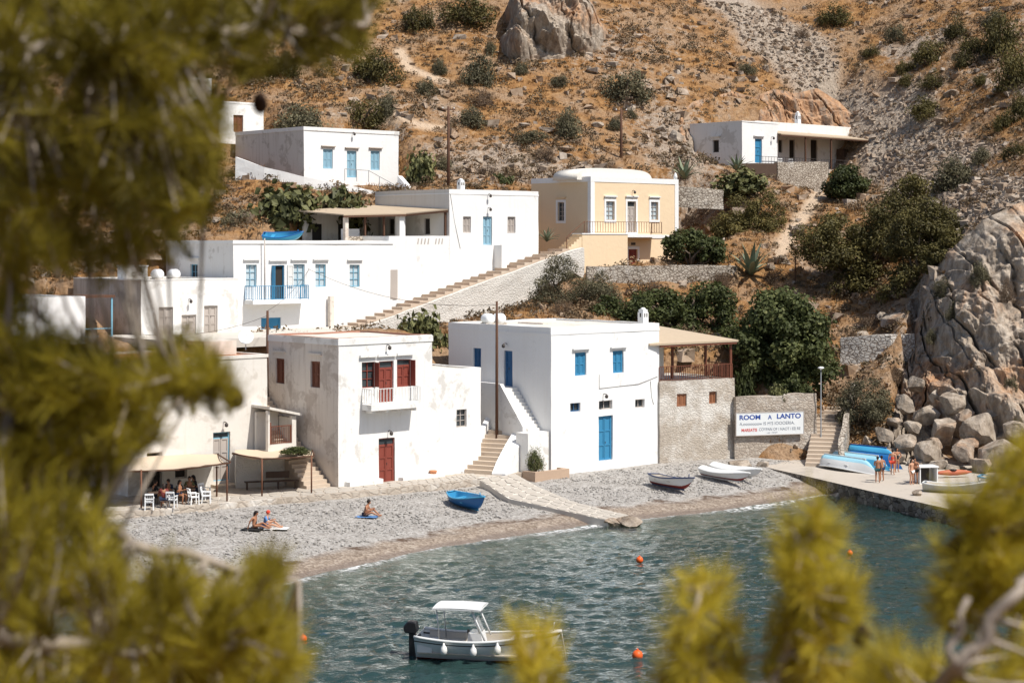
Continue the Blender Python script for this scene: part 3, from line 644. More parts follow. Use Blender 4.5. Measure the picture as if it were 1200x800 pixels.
class House:
    def __init__(s, key, name, label, mat, side=None, cat='house', group=None, deep=0.6):
        s.fr = FR[key]; s.Lf, s.Ld, s.zt, s.zb = DIM[key]; s.mat, s.side = mat, side or mat
        s.z0 = s.zb; s.H = s.zt - s.zb
        s.root = thing(name, label, cat, (s.fr.X0, s.fr.Y0, s.zb), s.fr.a, group)
        s.ops = {'F': [], 'S': []}; s.deep = deep; s.late = []
    def rect(s, pl, x0, x1, y0, y1):
        g = s.fr.f if pl == 'F' else s.fr.s_
        a, b = sorted((g(x0, y0)[0], g(x1, y0)[0])); xm = (x0 + x1) / 2
        return a, b, g(xm, y1)[1] - s.zb, g(xm, y0)[1] - s.zb
    def pt(s, pl, px, py, o=0):
        if pl == 'F': t, z = s.fr.f(px, py, o)
        else: t, z = s.fr.s_(px, py)
        return t, z - s.zb
    def opening(s, pl, x0, x1, y0, y1, kind, mat, lintel=None, surround=None, leaves=2, rows=2, frame=None, sill=None, transom=0.0, name=None, rev=0.2, ajar=None, grow=0.0, pane=None):
        q = s.rect(pl, x0, x1, y0, y1); q = (q[0] - grow, q[1] + grow, max(q[2], 0.02), q[3])
        s.ops[pl].append(q); s.late.append((pl, q, kind, mat, lintel, surround, leaves, rows, frame or mat, sill, transom, name, rev, ajar, pane))
        return q
    def finish(s, cornice=None, rim=0.14, roof=None, rimmat=None, cornice_z=0.0, wob=0.03, right=True):
        H, D = s.H, -s.deep
        mb = MB(); wall_grid(mb, fpl, 0, s.Lf, D, H, s.ops['F']); s.wf = mb.build('wall', s.mat, s.root, wob)
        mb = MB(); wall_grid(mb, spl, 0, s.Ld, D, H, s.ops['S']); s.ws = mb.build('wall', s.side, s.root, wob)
        mb = MB()
        wall_grid(mb, lambda a, o, z: (a, s.Ld, z), 0, s.Lf, D, H, []); wall_grid(mb, lambda a, o, z: (s.Lf, a, z), 0, s.Ld, D, H, [])
        mb.build('wall', s.mat, s.root, wob)
        ze = H - rim; w = 0.28
        mb = MB()
        S = lines(0, s.Lf, [w, s.Lf - w], 1.0); T = lines(0, s.Ld, [w, s.Ld - w], 1.0)
        for a, b in zip(S, S[1:]):
            for c, d in zip(T, T[1:]):
                if w < (a + b) / 2 < s.Lf - w and w < (c + d) / 2 < s.Ld - w: mb.poly(((a, c, ze), (b, c, ze), (b, d, ze), (a, d, ze)))
        mb.build('roof', roof or ROOFW, s.root, wob)
        mb = MB()
        for a, b in zip(S, S[1:]):
            for c, d in zip(T, T[1:]):
                if not (w < (a + b) / 2 < s.Lf - w and w < (c + d) / 2 < s.Ld - w): mb.poly(((a, c, H), (b, c, H), (b, d, H), (a, d, H)))
        for pa, pb in (((w, w), (s.Lf - w, w)), ((s.Lf - w, w), (s.Lf - w, s.Ld - w)), ((s.Lf - w, s.Ld - w), (w, s.Ld - w)), ((w, s.Ld - w), (w, w))):
            mb.poly(((*pa, ze), (*pb, ze), (*pb, H), (*pa, H)))
        mb.build('parapet', rimmat or s.mat, s.root, wob)
        if cornice:
            ch, co, cm = cornice; zc = H - cornice_z
            mb = MB(); mb.box(-co, s.Lf + co, -co, 0.02, zc - ch, zc + 0.012).box(-co, 0.02, 0.02, s.Ld, zc - ch, zc + 0.012)
            mb.build('cornice', cm, s.root, wob * 0.6)
        for L in s.late: s._fit(*L)
        return s
    def _fit(s, P, q, kind, mat, lintel, surround, leaves, rows, fm, sill, transom, name, rev, ajar, pane):
        pl = fpl if P == 'F' else spl; a, b, c, d = q; o = -rev + 0.02; fw = 0.055
        nm = name or ('door' if kind in ('door', 'darkdoor') else 'window')
        fr = frame_mb(pl, a + 0.004, b - 0.004, c + 0.004, d - 0.004, o, fw).build(nm, fm, s.root)
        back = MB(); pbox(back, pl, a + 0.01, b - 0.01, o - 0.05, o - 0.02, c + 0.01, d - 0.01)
        i0, i1, j0, j1 = a + fw, b - fw, c + fw, d - fw
        if kind in ('shutters', 'door'):
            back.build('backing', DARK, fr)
            if transom:
                zt = j1 - transom; m = MB(); pbox(m, pl, i0, i1, o + 0.01, o + 0.02, zt + 0.03, j1); m.build('pane', GLASS, fr)
                m = MB(); pbox(m, pl, i0, i1, o, o + 0.06, zt - 0.03, zt + 0.03); m.build('rail', fm, fr); j1 = zt - 0.03
            wl = (i1 - i0) / leaves
            for k in range(leaves):
                leaf_mb(pl, i0 + wl * k + 0.012, i0 + wl * (k + 1) - 0.012, j0, j1, o + 0.005, rows, kind == 'shutters').build('shutter' if kind == 'shutters' else 'door_leaf', mat, fr)
            if kind == 'door':
                m = MB(); zc = j0 + 1.0; pbox(m, pl, (i0 + i1) / 2 + 0.05, (i0 + i1) / 2 + 0.08, o + 0.05, o + 0.09, zc, zc + 0.14); m.build('handle', IRON, fr)
        elif kind == 'glass':
            back.build('pane', pane or GLASS, fr); m = MB(); mid = (i0 + i1) / 2
            pbox(m, pl, mid - 0.025, mid + 0.025, o, o + 0.045, j0, j1); 
            for k in range(1, rows + 1):
                zz = j0 + (j1 - j0) * k / (rows + 1); pbox(m, pl, i0, mid - 0.025, o, o + 0.04, zz - 0.018, zz + 0.018); pbox(m, pl, mid + 0.025, i1, o, o + 0.04, zz - 0.018, zz + 0.018)
            m.build('muntin', fm, fr)
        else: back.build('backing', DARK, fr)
        if ajar:                                 # leaves folded back against the reveal
            for side in ajar[1]:
                m = MB(); e = a + 0.01 if side < 0 else b - 0.05
                if ajar[0] == 'flat':
                    w = (b - a) * 0.5; e = (a - w - 0.02, a - 0.02) if side < 0 else (b + 0.02, b + 0.02 + w)
                    m = leaf_mb(pl, e[0], e[1], c + 0.03, d - 0.02, 0.03, rows, True)
                else: pbox(m, pl, e, e + 0.04, -0.01, 0.42, c + 0.04, d - 0.04)
                m.build('shutter', ajar[2] if len(ajar) > 2 else mat, fr)
        if lintel:
            m = MB(); g = 0.16; z = d + lintel[0]; pbox(m, pl, a - g, b + g, -0.02, 0.10, z, z + 0.10); pbox(m, pl, a - g - 0.07, b + g + 0.07, -0.02, 0.17, z + 0.1, z + 0.18)
            m.build('lintel', lintel[1], s.root)
        if surround:
            w, m_ = surround; m = MB()
            pbox(m, pl, a - w, a - 0.001, -0.02, 0.045, c - w, d + w); pbox(m, pl, b + 0.001, b + w, -0.02, 0.045, c - w, d + w)
            pbox(m, pl, a, b, -0.02, 0.044, d + 0.001, d + w); pbox(m, pl, a, b, -0.02, 0.044, c - w, c - 0.001)
            m.build('surround', m_, s.root)
        if sill:
            m = MB(); pbox(m, pl, a - 0.08, b + 0.08, -0.03, 0.09, c - 0.09, c - 0.002); m.build('sill', sill, s.root)
    def part(s, name, mb, mat, wob=0.0, parent=None, bevel=0.0): return mb.build(name, mat, parent or s.root, wob, bevel=bevel)
    def lamp(s, pl, px, py):
        P = fpl if pl == 'F' else spl; t, z = s.pt(pl, px, py); mb = MB()
        mb.tube([P(t, -0.02, z), P(t, 0.14, z + 0.06), P(t, 0.3, z + 0.02)], 0.025, 6); mb.lathe([(0.03, 0.02), (0.11, -0.05), (0.10, -0.2), (0.02, -0.24)], 8, Matrix.Translation(P(t, 0.3, z)))
        mb.build('wall_lamp', IRON, s.root)
    def railing(s, pl, s0, s1, o0, o1, z0, z1, mat, n, close=(True, True), post=0.035, name='railing'):
        """railing round a balcony: front run plus both ends"""
        P = fpl if pl == 'F' else spl; mb = MB(); t = 0.04
        pts = ([(s0, o0)] if close[0] else []) + [(s0, o1), (s1, o1)] + ([(s1, o0)] if close[1] else [])
        for (a, p), (b, q) in zip(pts, pts[1:]):
            mb.bar(P(a, p, z1), P(b, q, z1), t); mb.bar(P(a, p, z0 + 0.08), P(b, q, z0 + 0.08), t * 0.8)
        for a, p in pts: mb.bar(P(a, p, z0), P(a, p, z1), t * 1.1)
        rl = mb.build(name, mat, s.root)
        me = None
        for (a, p), (b, q) in zip(pts, pts[1:]):
            L = math.hypot(b - a, q - p); k = max(1, int(round(n * L / (abs(s1 - s0) + 1e-6))))
            for i in range(1, k):
                f = i / k; c = P(a + (b - a) * f, p + (q - p) * f, z0 + 0.08)
                if me is None:
                    bl = MB().bar((0, 0, 0), (0, 0, z1 - z0 - 0.1), post).build('baluster', mat, rl); me = bl.data
                else: bl = link('baluster', me, mat, rl)
                bl.location = c
        return rl
    def slab(s, pl, s0, s1, o0, o1, z0, z1, mat, name='balcony_slab', wob=0.0):
        P = fpl if pl == 'F' else spl; mb = MB(); pbox(mb, P, s0, s1, o0, o1, z0, z1); return mb.build(name, mat, s.root, wob)

def chimney(s, x, y, z, w=0.42, h=0.95, mat=None):
    mb = MB(); mb.box(x - w / 2, x + w / 2, y - w / 2, y + w / 2, z, z + h * 0.75).box(x - w * 0.42, x + w * 0.42, y - w * 0.42, y + w * 0.42, z + h * 0.75, z + h * 0.92)
    mb.lathe([(w * 0.42, z + h * 0.92), (w * 0.30, z + h), (w * 0.05, z + h * 1.05)], 8, Matrix.Translation((x, y, 0)))
    c = mb.build('chimney', mat or WHITE, s.root, 0.01)
    for dx in (-0.1, 0.1): MB().box(x + dx - 0.05, x + dx + 0.05, y - w / 2 - 0.006, y - w / 2 + 0.02, z + h * 0.45, z + h * 0.7).build('smoke_hole', DARK, c)
    MB().box(x - w / 2 - 0.006, x - w / 2 + 0.02, y - 0.06, y + 0.06, z + h * 0.45, z + h * 0.7).build('smoke_hole', DARK, c)

# ---- the tall white house with the bright blue door
h = W = House('W', 'white_house', 'tall white cube house with bright blue door and two blue shuttered windows', WHITE, None)
h.opening('F', 673.7, 687, 413, 440, 'shutters', BLUE, lintel=(0.10, WHITE))
h.opening('F', 718, 730.7, 411, 437, 'shutters', BLUE, lintel=(0.10, WHITE))
h.opening('F', 668.7, 680.5, 471.7, 482, 'glass', BLUE_D, rows=0, rev=0.25)
h.opening('F', 702, 717.5, 469, 479.5, 'glass', GREYP, rows=0, rev=0.25)
h.opening('F', 744.5, 755.5, 467.5, 477.5, 'glass', GREYP, rows=0, rev=0.25)
h.opening('F', 701.5, 718, 487, 539, 'door', BLUE, rows=3)
h.opening('S', 554.5, 563.7, 408, 433, 'shutters', BLUE_D)
dw = h.opening('S', 590.7, 600.7, 411, 452.5, 'door', BLUE_D, leaves=1, rows=3)
h.finish(cornice=(0.10, 0.03, WHITE), cornice_z=0.38, rim=0.12, roof=ROOFW)
chimney(h, h.Lf - 0.6, 0.9, h.H - 0.1, 0.5, 1.05)
h.lamp('F', 707, 462); h.lamp('S', 594, 403)
mb = MB(); z_ = h.pt('F', 706, 455)[1]; xa = h.pt('F', 702, 455)[0]
mb.tube([fpl(xa, 0.02, z_ + 0.9), fpl(xa, 0.02, z_), fpl(h.Lf * 0.8, 0.02, z_ + 0.1), fpl(h.Lf - 0.2, 0.02, z_ + 0.5)], 0.016, 5)
xb = h.pt('F', 762, 460)[0]; mb.tube([fpl(xb, 0.02, z_ + 0.25), fpl(xb + 0.1, 0.02, z_ - 0.8), fpl(xb + 0.3, 0.02, z_ - 1.3)], 0.016, 5)
h.part('cable', mb, IRON)
# slightly sunken roof hatch
mb = MB(); mb.box(h.Lf * 0.45, h.Lf * 0.75, h.Ld * 0.55, h.Ld * 0.8, h.H - 0.13, h.H - 0.04); h.part('roof_hatch', mb, RENDER_PINK)

# ---- the house with the red doors and its low annex
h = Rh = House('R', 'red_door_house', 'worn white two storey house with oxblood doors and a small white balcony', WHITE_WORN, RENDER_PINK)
h.opening('F', 424, 439.8, 424, 454.5, 'glass', REDP, rows=2, ajar=('in', (1,)), rev=0.2)
h.opening('F', 444, 461.4, 423, 471, 'door', REDP, rows=3, transom=0.35)
h.opening('F', 465.3, 482, 421, 453, 'door', REDP, rows=2, transom=0.3, ajar=('in', (1,)), name='window')
h.opening('F', 444, 463, 513, 565.5, 'door', REDP, rows=3, transom=0.35, grow=0.0)
h.opening('S', 322.8, 333, 420, 449, 'shutters', REDB, leaves=2)
h.opening('S', 364, 375, 423.4, 454, 'shutters', REDB, leaves=2)
h.finish(cornice=(0.34, 0.05, WHITE_WORN), cornice_z=0.06, rim=0.10, rimmat=RIM_RED, roof=ROOFW)
for x0, x1, yy in ((421, 440.5, 418.5), (441.5, 463, 417.5), (464, 483.5, 416)):
    a, b, zz, _ = h.rect('F', x0, x1, 400, yy); h.slab('F', a, b, -0.02, 0.16, zz, zz + 0.14, WHITE_WORN, 'lintel')
for x0, x1, yy in ((320, 335, 413), (362, 377, 416)):
    a, b, zz, _ = h.rect('S', x0, x1, 400, yy); h.slab('S', a, b, -0.02, 0.12, zz, zz + 0.12, RENDER_PINK, 'lintel')
a, b, z0, z1 = h.rect('F', 423.5, 482.5, 471.5, 478)
h.slab('F', a, b, -0.05, 0.95, z0, z1, WHITE_WORN)
for i in range(4):
    f = a + 0.35 + (b - a - 0.7) * i / 3; h.slab('F', f - 0.09, f + 0.09, -0.05, 0.75, z0 - 0.18, z0 - 0.003, WHITE_WORN, 'bracket')
h.railing('F', a + 0.06, b - 0.06, 0.0, 0.88, z1, z1 + 0.92, WHITEP, 16)
h.lamp('F', 453, 405); h.lamp('F', 455, 505)
for x0, x1, y0, y1, w_ in ((404, 443, 562, 574, 0.5), (467, 516, 556, 568, 0.45)):
    a, b, c_, d_ = h.rect('F', x0, x1, y0, y1); h.slab('F', a, b, -0.05, w_, -0.2, d_, WHITE_WORN, 'bench', 0.02)
R_END = h.Lf
FR['A'] = Frame(0, 1); fa = FR['A']; pA = Rh.fr.w(Rh.Lf + 0.01, 0.06, 0); fa.X0, fa.Y0, fa.u, fa.v, fa.a = pA.x, pA.y, Rh.fr.u, Rh.fr.v, Rh.fr.a
DIM['A'] = (fa.sol(563.5, fa.u)[0], 6.2, fa.f(506, 434)[1], Rh.zb)
h = A = House('A', 'annex', 'low peeling white annex joined to the house with the red doors', WHITE_WORN, WHITE_WORN, cat='annex')
h.opening('F', 535, 547, 479, 500, 'glass', GREYP, rows=2, frame=GREYP)
h.finish(rim=0.1, roof=ROOFW)

# ---- house behind the taverna tables
h = Lh = House('L', 'taverna_house', 'old white house with a faded blue and brown door behind the shaded tables', WHITE_OLD, WHITE_OLD)
h.opening('F', 250, 269.5, 506, 563, 'door', GREYP, rows=3, transom=0.3, frame=TURQ)
h.opening('F', 205, 219, 536, 560, 'dark', GREYP); h.opening('F', 172, 190, 530, 572, 'darkdoor', GREYP)
h.opening('F', 215, 226, 450, 474, 'shutters', GREYP)
h.finish(cornice=(0.18, 0.06, WHITE_OLD), cornice_z=0.0, rim=0.12, rimmat=WHITE_OLD, roof=TERRA)
h.lamp('F', 262, 495)
a, b, c_, d_ = h.rect('F', 252, 268, 563, 572); h.slab('F', a - 0.3, b + 0.3, 0.0, 0.9, -0.3, max(c_, 0.25) + 0.0, STEP, 'doorstep', 0.02)
mb = MB(); mb.box(h.Lf - 2.8, h.Lf - 0.5, 2.5, 4.6, h.H - 0.1, h.H + 0.75); h.part('stair_hood', mb, RENDER_PINK, 0.03)
# ---- white house with three grey shuttered doors
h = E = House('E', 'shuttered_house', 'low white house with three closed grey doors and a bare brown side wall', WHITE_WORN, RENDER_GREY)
h.opening('F', 186, 203, 359.5, 393, 'door', GREYP, rows=3); h.opening('F', 213, 230, 368.5, 394, 'door', GREYP, rows=3); h.opening('F', 239, 255, 358, 391, 'door', GREYP, rows=3)
h.finish(cornice=(0.07, 0.03, WHITE_WORN), rim=0.12)
h.lamp('F', 221, 351)
# ---- house with the blue balcony
h = Fh = House('F', 'blue_balcony_house', 'long white house with a blue railed balcony and pale blue windows', WHITE, WHITE_WORN)
Lw = (0.22, WHITE)
h.opening('F', 288, 300.7, 310, 336, 'glass', BLUE_L, lintel=Lw, rows=2, pane=CURT)
h.opening('F', 318, 333.4, 311, 351, 'darkdoor', BLUE, lintel=Lw, ajar=('in', (-1,)))
h.opening('F', 343.5, 357, 310, 336, 'glass', BLUE_L, lintel=Lw, rows=2, pane=CURT, ajar=('flat', (-1,), WHITEP))
h.opening('F', 369.6, 382, 309.7, 336, 'glass', BLUE_L, lintel=Lw, rows=2, pane=CURT, frame=TURQ)
h.opening('F', 409.7, 421.6, 310, 336, 'glass', BLUE_L, lintel=Lw, rows=2, pane=CURT, frame=TURQ)
h.opening('F', 306, 329.5, 372, 387, 'shutters', BLUE, rows=1)
h.opening('S', 223, 231.4, 309.7, 327, 'glass', TURQ, lintel=(0.3, WHITE_WORN), rows=1)
h.finish(cornice=(0.22, 0.07, WHITE), cornice_z=0.02, rim=0.1)
a, b, z0, z1 = h.rect('F', 286.5, 353, 351, 355.5); h.slab('F', a, b, -0.05, 1.05, z0, z1, WHITE)
h.railing('F', a + 0.05, b - 0.05, 0, 0.98, z1, z1 + 1.0, BLUE, 26, name='railing')
mb = MB(); xa = h.pt('F', 307, 300)[0]; mb.tube([fpl(xa, 0.35, z1), fpl(xa, 0.33, h.H + 0.15)], 0.05, 6); h.part('cable_post', mb, GREYP)
mb = MB(); xa, za = h.pt('F', 385, 347); mb.box(xa - 0.17, xa + 0.17, -0.45, -0.15, -0.3, za); h.part('pier', mb, RENDER_PINK, 0.02)
# ---- house with the shaded terrace above the long stairs
h = Gh = House('G', 'terrace_house', 'white house with a shaded terrace at the head of the long stairs', WHITE, WHITE_OLD, deep=1.5)
h.opening('F', 542.6, 552, 253.7, 273, 'shutters', GREYP); h.opening('F', 566, 576.7, 253.7, 287, 'door', BLUE_L, rows=3); h.opening('F', 594.7, 604, 254, 273, 'shutters', GREYP)
h.opening('S', 496.5, 504, 255.5, 275, 'darkdoor', GREYP)
h.opening('S', 455, 462, 256, 275, 'darkdoor', GREYP)
h.finish(cornice=(0.08, 0.03, WHITE), cornice_z=0.3, rim=0.1)
chimney(h, h.pt('F', 549, 220)[0], 0.9, h.H - 0.1, 0.45, 0.95)
h.lamp('F', 572, 228); h.lamp('F', 572, 244)
mb = MB(); mb.tube([fpl(0.1, 0.02, h.H - 0.4), fpl(0.5, 0.02, h.H - 2.5), fpl(1.1, 0.02, h.H - 4.6)], 0.015, 5); h.part('cable', mb, IRON)
xa, za = h.pt('F', 582, 287); mb = MB(); mb.box(xa - 0.28, xa + 0.28, -0.9, 0.0, za - 2.2, za); h.part('pier', mb, WHITE, 0.02)
# terrace block beside it: front wall flush with the house, parapet, roof on posts
xl = h.fr.f(455.5, 290)[0]; zt_ = h.pt('F', 500, 276.5)[1]; zf = zt_ - 0.95
mb = MB(); wall_grid(mb, lambda a, o, z: (a, 0.0, z), xl, -0.005, -2.6, zt_, [], step=0.8); wall_grid(mb, lambda a, o, z: (xl, a, z), 0, 4.0, -2.6, zt_, [])
mb.box(xl + 0.02, -0.02, 0.02, 0.25, zt_ - 0.3, zt_); h.part('terrace_wall', mb, WHITE, 0.03)
mb = MB(); mb.box(xl - 6.8, -0.01, 3.2, 7.8, zf - 0.4, zf).box(xl + 0.02, -0.015, 0.26, 3.19, zf - 0.4, zf - 0.002); h.part('terrace_floor', mb, ROOFW)
for gx0, gx1 in ((488, 504), (509, 520)):
    a, b, c_, d_ = h.rect('F', gx0, gx1, 279.5, 286)
    k = max(3, int((b - a) / 0.28))
    m_ = None
    for i in range(k):
        f = a + (b - a) * (i + 0.5) / k
        mb = MB(); mb.prism([(f - 0.09, -0.012, c_), (f + 0.01, -0.012, c_), (f + 0.09, -0.012, d_), (f - 0.01, -0.012, d_)], (0, 0.05, 0)); h.part('vent_hole', mb, GREYP)
# wing under the roof, set back
yb = 3.3
q0 = h.fr.sol(404, h.fr.u, -yb)[0]; q1 = h.fr.sol(469, h.fr.u, -yb)[0]; zz_ = lambda px, py: HC - (py - HY) * h.fr.sol(px, h.fr.u, -yb)[1] / FP - h.zb
mb = MB(); mb.box(q0, q1, yb - 0.12, yb + 0.12, zf - 2.5, zz_(440, 277)); h.part('terrace_parapet', mb, STONE_PALE, 0.02)
zr = zz_(440, 252) + 0.1
mb = MB(); mb.box(q1 - 0.28, q1 + 0.28, yb - 0.28, yb + 0.28, zf - 0.3, zr - 0.05); h.part('pillar', mb, WHITE, 0.02)
mb = MB(); mb.box(q0 - 0.05, q0 + 0.25, yb - 0.15, yb + 0.15, zf - 0.3, zr - 0.2); h.part('pillar', mb, RENDER_PINK, 0.02)
for f in (0.36, 0.7):
    mb = MB(); xx = q0 + (q1 - q0) * f; mb.bar((xx, yb, zf - 0.3), (xx, yb, zr - 0.1), 0.12); h.part('post', mb, WOOD)
mb = MB(); mb.bar((-0.12, 0.35, zf), (-0.12, 0.35, zr + 0.2), 0.14); h.part('post', mb, WOOD)
ya = h.Ld - 0.2
mb = MB(); e_ = 0.1
ring = [(q0 - 0.4, yb - 0.4, zr - 0.18), (q1 + 0.2, yb - 0.5, zr - 0.02), (-0.02, 0.1, zr + 0.28), (-0.02, ya, zr + 0.75), (q0 - 0.4, ya, zr + 0.2)]
mb.prism(ring, (0, 0, 0.09)); h.part('canopy_roof', mb, REED, 0.03)
mb = MB(); mb.bar((q0 - 0.4, yb - 0.35, zr - 0.26), (q1 + 0.2, yb - 0.45, zr - 0.1), 0.14).bar((q1 + 0.2, yb - 0.45, zr - 0.1), (-0.04, 0.14, zr + 0.2), 0.14); h.part('beam', mb, WOOD)
mb = MB(); mb.box(q0, q1 + 2.0, ya - 0.5, ya - 0.3, zf - 0.5, zr + 0.2); bw = h.part('back_wall', mb, WHITE_OLD, 0.02)
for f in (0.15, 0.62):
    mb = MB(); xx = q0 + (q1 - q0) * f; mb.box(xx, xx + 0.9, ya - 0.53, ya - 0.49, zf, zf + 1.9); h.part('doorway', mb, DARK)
mb = MB(); mb.box(q0 + 0.7, q0 + 2.0, yb + 0.8, yb + 1.4, zf - 0.2, zf + 1.5); h.part('oven', mb, WHITE, 0.02)

# ---- the ochre house
h = Yh = House('Y', 'ochre_house', 'ochre yellow two storey house with white trim, balcony and vaulted roof', OCHRE, OCHRE)
Sr = (0.20, WHITE)
for q in ((710, 720, 236, 258), (762.5, 771, 236.7, 258)): h.opening('F', *q, 'glass', GREYP, pane=CURT, surround=Sr, lintel=(0.28, WHITE), rows=3)
h.opening('F', 735, 745, 236, 272, 'door', GREYP, surround=Sr, lintel=(0.28, WHITE), rows=3, transom=0.4)
h.opening('S', 653.7, 661.3, 237, 259, 'glass', GREYP, surround=Sr, rows=3, lintel=(0.28, OCHRE))
h.opening('F', 736, 747, 292, 313, 'door', REDP, surround=(0.22, WHITE), rows=2)
h.finish(cornice=(0.42, 0.04, WHITE), cornice_z=0.0, rim=0.25, rimmat=WHITE, roof=WHITE)
zfl = h.pt('F', 735, 275)[1]
mb = MB(); mb.box(-0.045, 0.42, -0.045, 0.02, -0.5, h.H - 0.43).box(-0.045, 0.02, 0.02, 0.32, -0.5, h.H - 0.43); h.part('corner_band', mb, WHITE)
mb = MB(); mb.box(h.Lf - 0.42, h.Lf + 0.045, -0.045, 0.02, -0.5, h.H - 0.43); h.part('corner_band', mb, WHITE)
mb = MB(); mb.box(0.43, h.Lf - 0.43, -0.043, 0.02, zfl - 0.3, zfl - 0.02); h.part('string_course', mb, WHITE)
xv0, xv1 = h.fr.sol(676, h.fr.u, -1.0)[0], h.fr.sol(764, h.fr.u, -1.0)[0]
hv = 1.05; mb = MB(); prof = []
for i in range(17):
    t_ = math.pi * i / 16; cc, sn = math.cos(t_), math.sin(t_)
    prof.append(((xv0 + xv1) / 2 - (xv1 - xv0) / 2 * math.copysign(abs(cc) ** 0.55, cc), sn ** 0.6 * hv))
b0 = len(mb.v)
ring = [(x, 1.0, h.H - 0.25 + z) for x, z in prof]; mb.prism(ring, (0, 2.9, 0)); vt = h.part('vault', mb, VAULTW, 0.03)
for pp in vt.data.polygons: pp.use_smooth = abs(pp.normal.y) < 0.5
vt.data.update()
mb = MB(); mb.lathe([(0.16, 0), (0.16, 0.3), (0.07, 0.55), (0.02, 0.6)], 8, Matrix.Translation((h.Lf - 0.15, 0.15, h.H))); h.part('finial', mb, WHITE)
# balcony and the stair block on its shaded flank
a, b, z0, z1 = h.rect('F', 723, 762, 273.5, 276.5); h.slab('F', a, b + 0.2, 0, 1.25, zfl - 0.22, zfl, WHITE)
mb = MB(); mb.box(-2.2, a - 0.005, -1.25, -0.045, -0.5, zfl - 0.002); blk = h.part('landing_block', mb, OCHRE, 0.02)
mb = MB(); mb.box(-2.25, a - 0.006, -1.29, -0.05, zfl, zfl + 0.1); h.part('landing_slab', mb, WHITE)
h.railing('F', -1.9, b + 0.15, 0.05, 1.18, zfl + 0.1, zfl + 1.05, RUST, 30, close=(False, True), post=0.028)
for i in range(6):
    mb = MB(); mb.box(-2.2 - 0.3 * (i + 1), -2.2 - 0.3 * i - 0.003, -1.2, -0.05, -0.5, zfl - 0.2 * (i + 1)); h.part('step', mb, OCHRE)
mb = MB(); mb.bar((-1.9, -1.18, zfl + 1.05), (-3.9, -1.18, zfl - 0.25), 0.045).bar((-3.9, -1.18, zfl - 0.25), (-3.9, -1.18, zfl - 1.2), 0.05); h.part('handrail', mb, RUST)
h.lamp('F', 741, 224)
mb = MB(); xa, za = h.pt('F', 742, 285); mb.box(xa - 0.25, xa + 0.25, -0.03, 0.01, za - 0.15, za + 0.05); h.part('plaque', mb, IRON)

# ---- upper houses
h = Th = House('T', 'blue_shutter_house', 'small white house with two pale blue windows and a blue door on the slope', WHITE, RENDER_PALE)
Lg = (0.12, plain('weathered_lintel_stone', (0.42, 0.36, 0.31), 0.9))
h.opening('F', 378.7, 390, 175, 197.7, 'shutters', BLUE_L, lintel=Lg); h.opening('F', 406.4, 417.7, 177, 208, 'door', BLUE_L, lintel=Lg, rows=3, frame=TURQ); h.opening('F', 434.4, 445.2, 177, 199.5, 'shutters', BLUE_L, lintel=Lg)
h.finish(cornice=(0.30, 0.05, WHITE_WORN), cornice_z=0.0, rim=0.1)
h.lamp('F', 413, 156)
h = Jh = House('J', 'brown_door_house', 'small white house with brown doors highest among the pines', WHITE_WORN, WHITE_OLD)
h.opening('F', 273.6, 285, 135, 155, 'door', REDB, rows=2); h.opening('F', 245.5, 256, 134, 157, 'door', REDB, rows=2)
h.finish(cornice=(0.15, 0.05, WHITE_WORN), rim=0.1)
mb = MB(); mb.box(0.6, 3.2, 3.2, 6.2, h.H - 0.2, h.H + 2.3); h.part('upper_room', mb, WHITE_WORN, 0.03)

h = Kh = House('K', 'hill_house', 'white house with a blue door and shaded porch below the quarried cliff', WHITE, WHITE_WORN)
h.opening('F', 884.7, 893, 163, 191, 'door', BLUE, rows=3, lintel=(0.15, WHITE), leaves=1); h.opening('S', 835, 842.4, 164, 179, 'dark', GREYP, lintel=(0.2, WHITE_WORN))
h.finish(cornice=(0.09, 0.03, WHITE), cornice_z=0.0, rim=0.12)
h.lamp('F', 904, 161)
x2 = h.fr.sol(996, h.fr.u, -2.6)[0]
wq = lambda px, py: (h.fr.sol(px, h.fr.u, -2.6)[0], HC - (py - HY) * h.fr.sol(px, h.fr.u, -2.6)[1] / FP - h.zb)
zw = wq(950, 146)[1]
ops = []
for p0, p1, y0, y1 in ((912.5, 917, 164, 179), (925, 931.5, 164, 189), (950, 958, 164, 189)):
    (a, c_), (b, d_) = wq(p0, y1), wq(p1, y0); ops.append((a, b, max(0.05, c_), d_))
mb = MB(); wall_grid(mb, lambda a, o, z: (a, 2.6 - o, z), h.Lf + 0.01, x2, -0.5, zw, ops); h.part('porch_wall', mb, WHITE_WORN, 0.02)
for q in ops:
    frame_mb(lambda a, o, z: (a, 2.6 - o, z), q[0], q[1], q[2], q[3], -0.15).build('door', GREYP, h.root)
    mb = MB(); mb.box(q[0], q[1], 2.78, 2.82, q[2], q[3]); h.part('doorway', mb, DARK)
mb = MB(); mb.box(h.Lf + 0.02, x2, 2.83, 3.4, zw - 0.3, zw).box(x2, x2 + 0.2, 2.6, 6, -0.5, zw).box(h.Lf + 0.02, x2, 3.41, 6.6, zw - 0.32, zw - 0.15); h.part('porch_roof_slab', mb, WHITE, 0.02)
chimney(h, wq(944, 140)[0], 3.6, zw - 0.1, 0.45, 1.4)
x3 = h.fr.sol(1033, h.fr.u, 0)[0]
mb = MB(); mb.box(h.Lf + 0.02, x3 + 0.5, -0.35, 2.58, -1.2, -0.02); h.part('porch_floor', mb, CONC)
za, zb_ = wq(920, 151)[1], h.pt('F', 960, 161)[1]
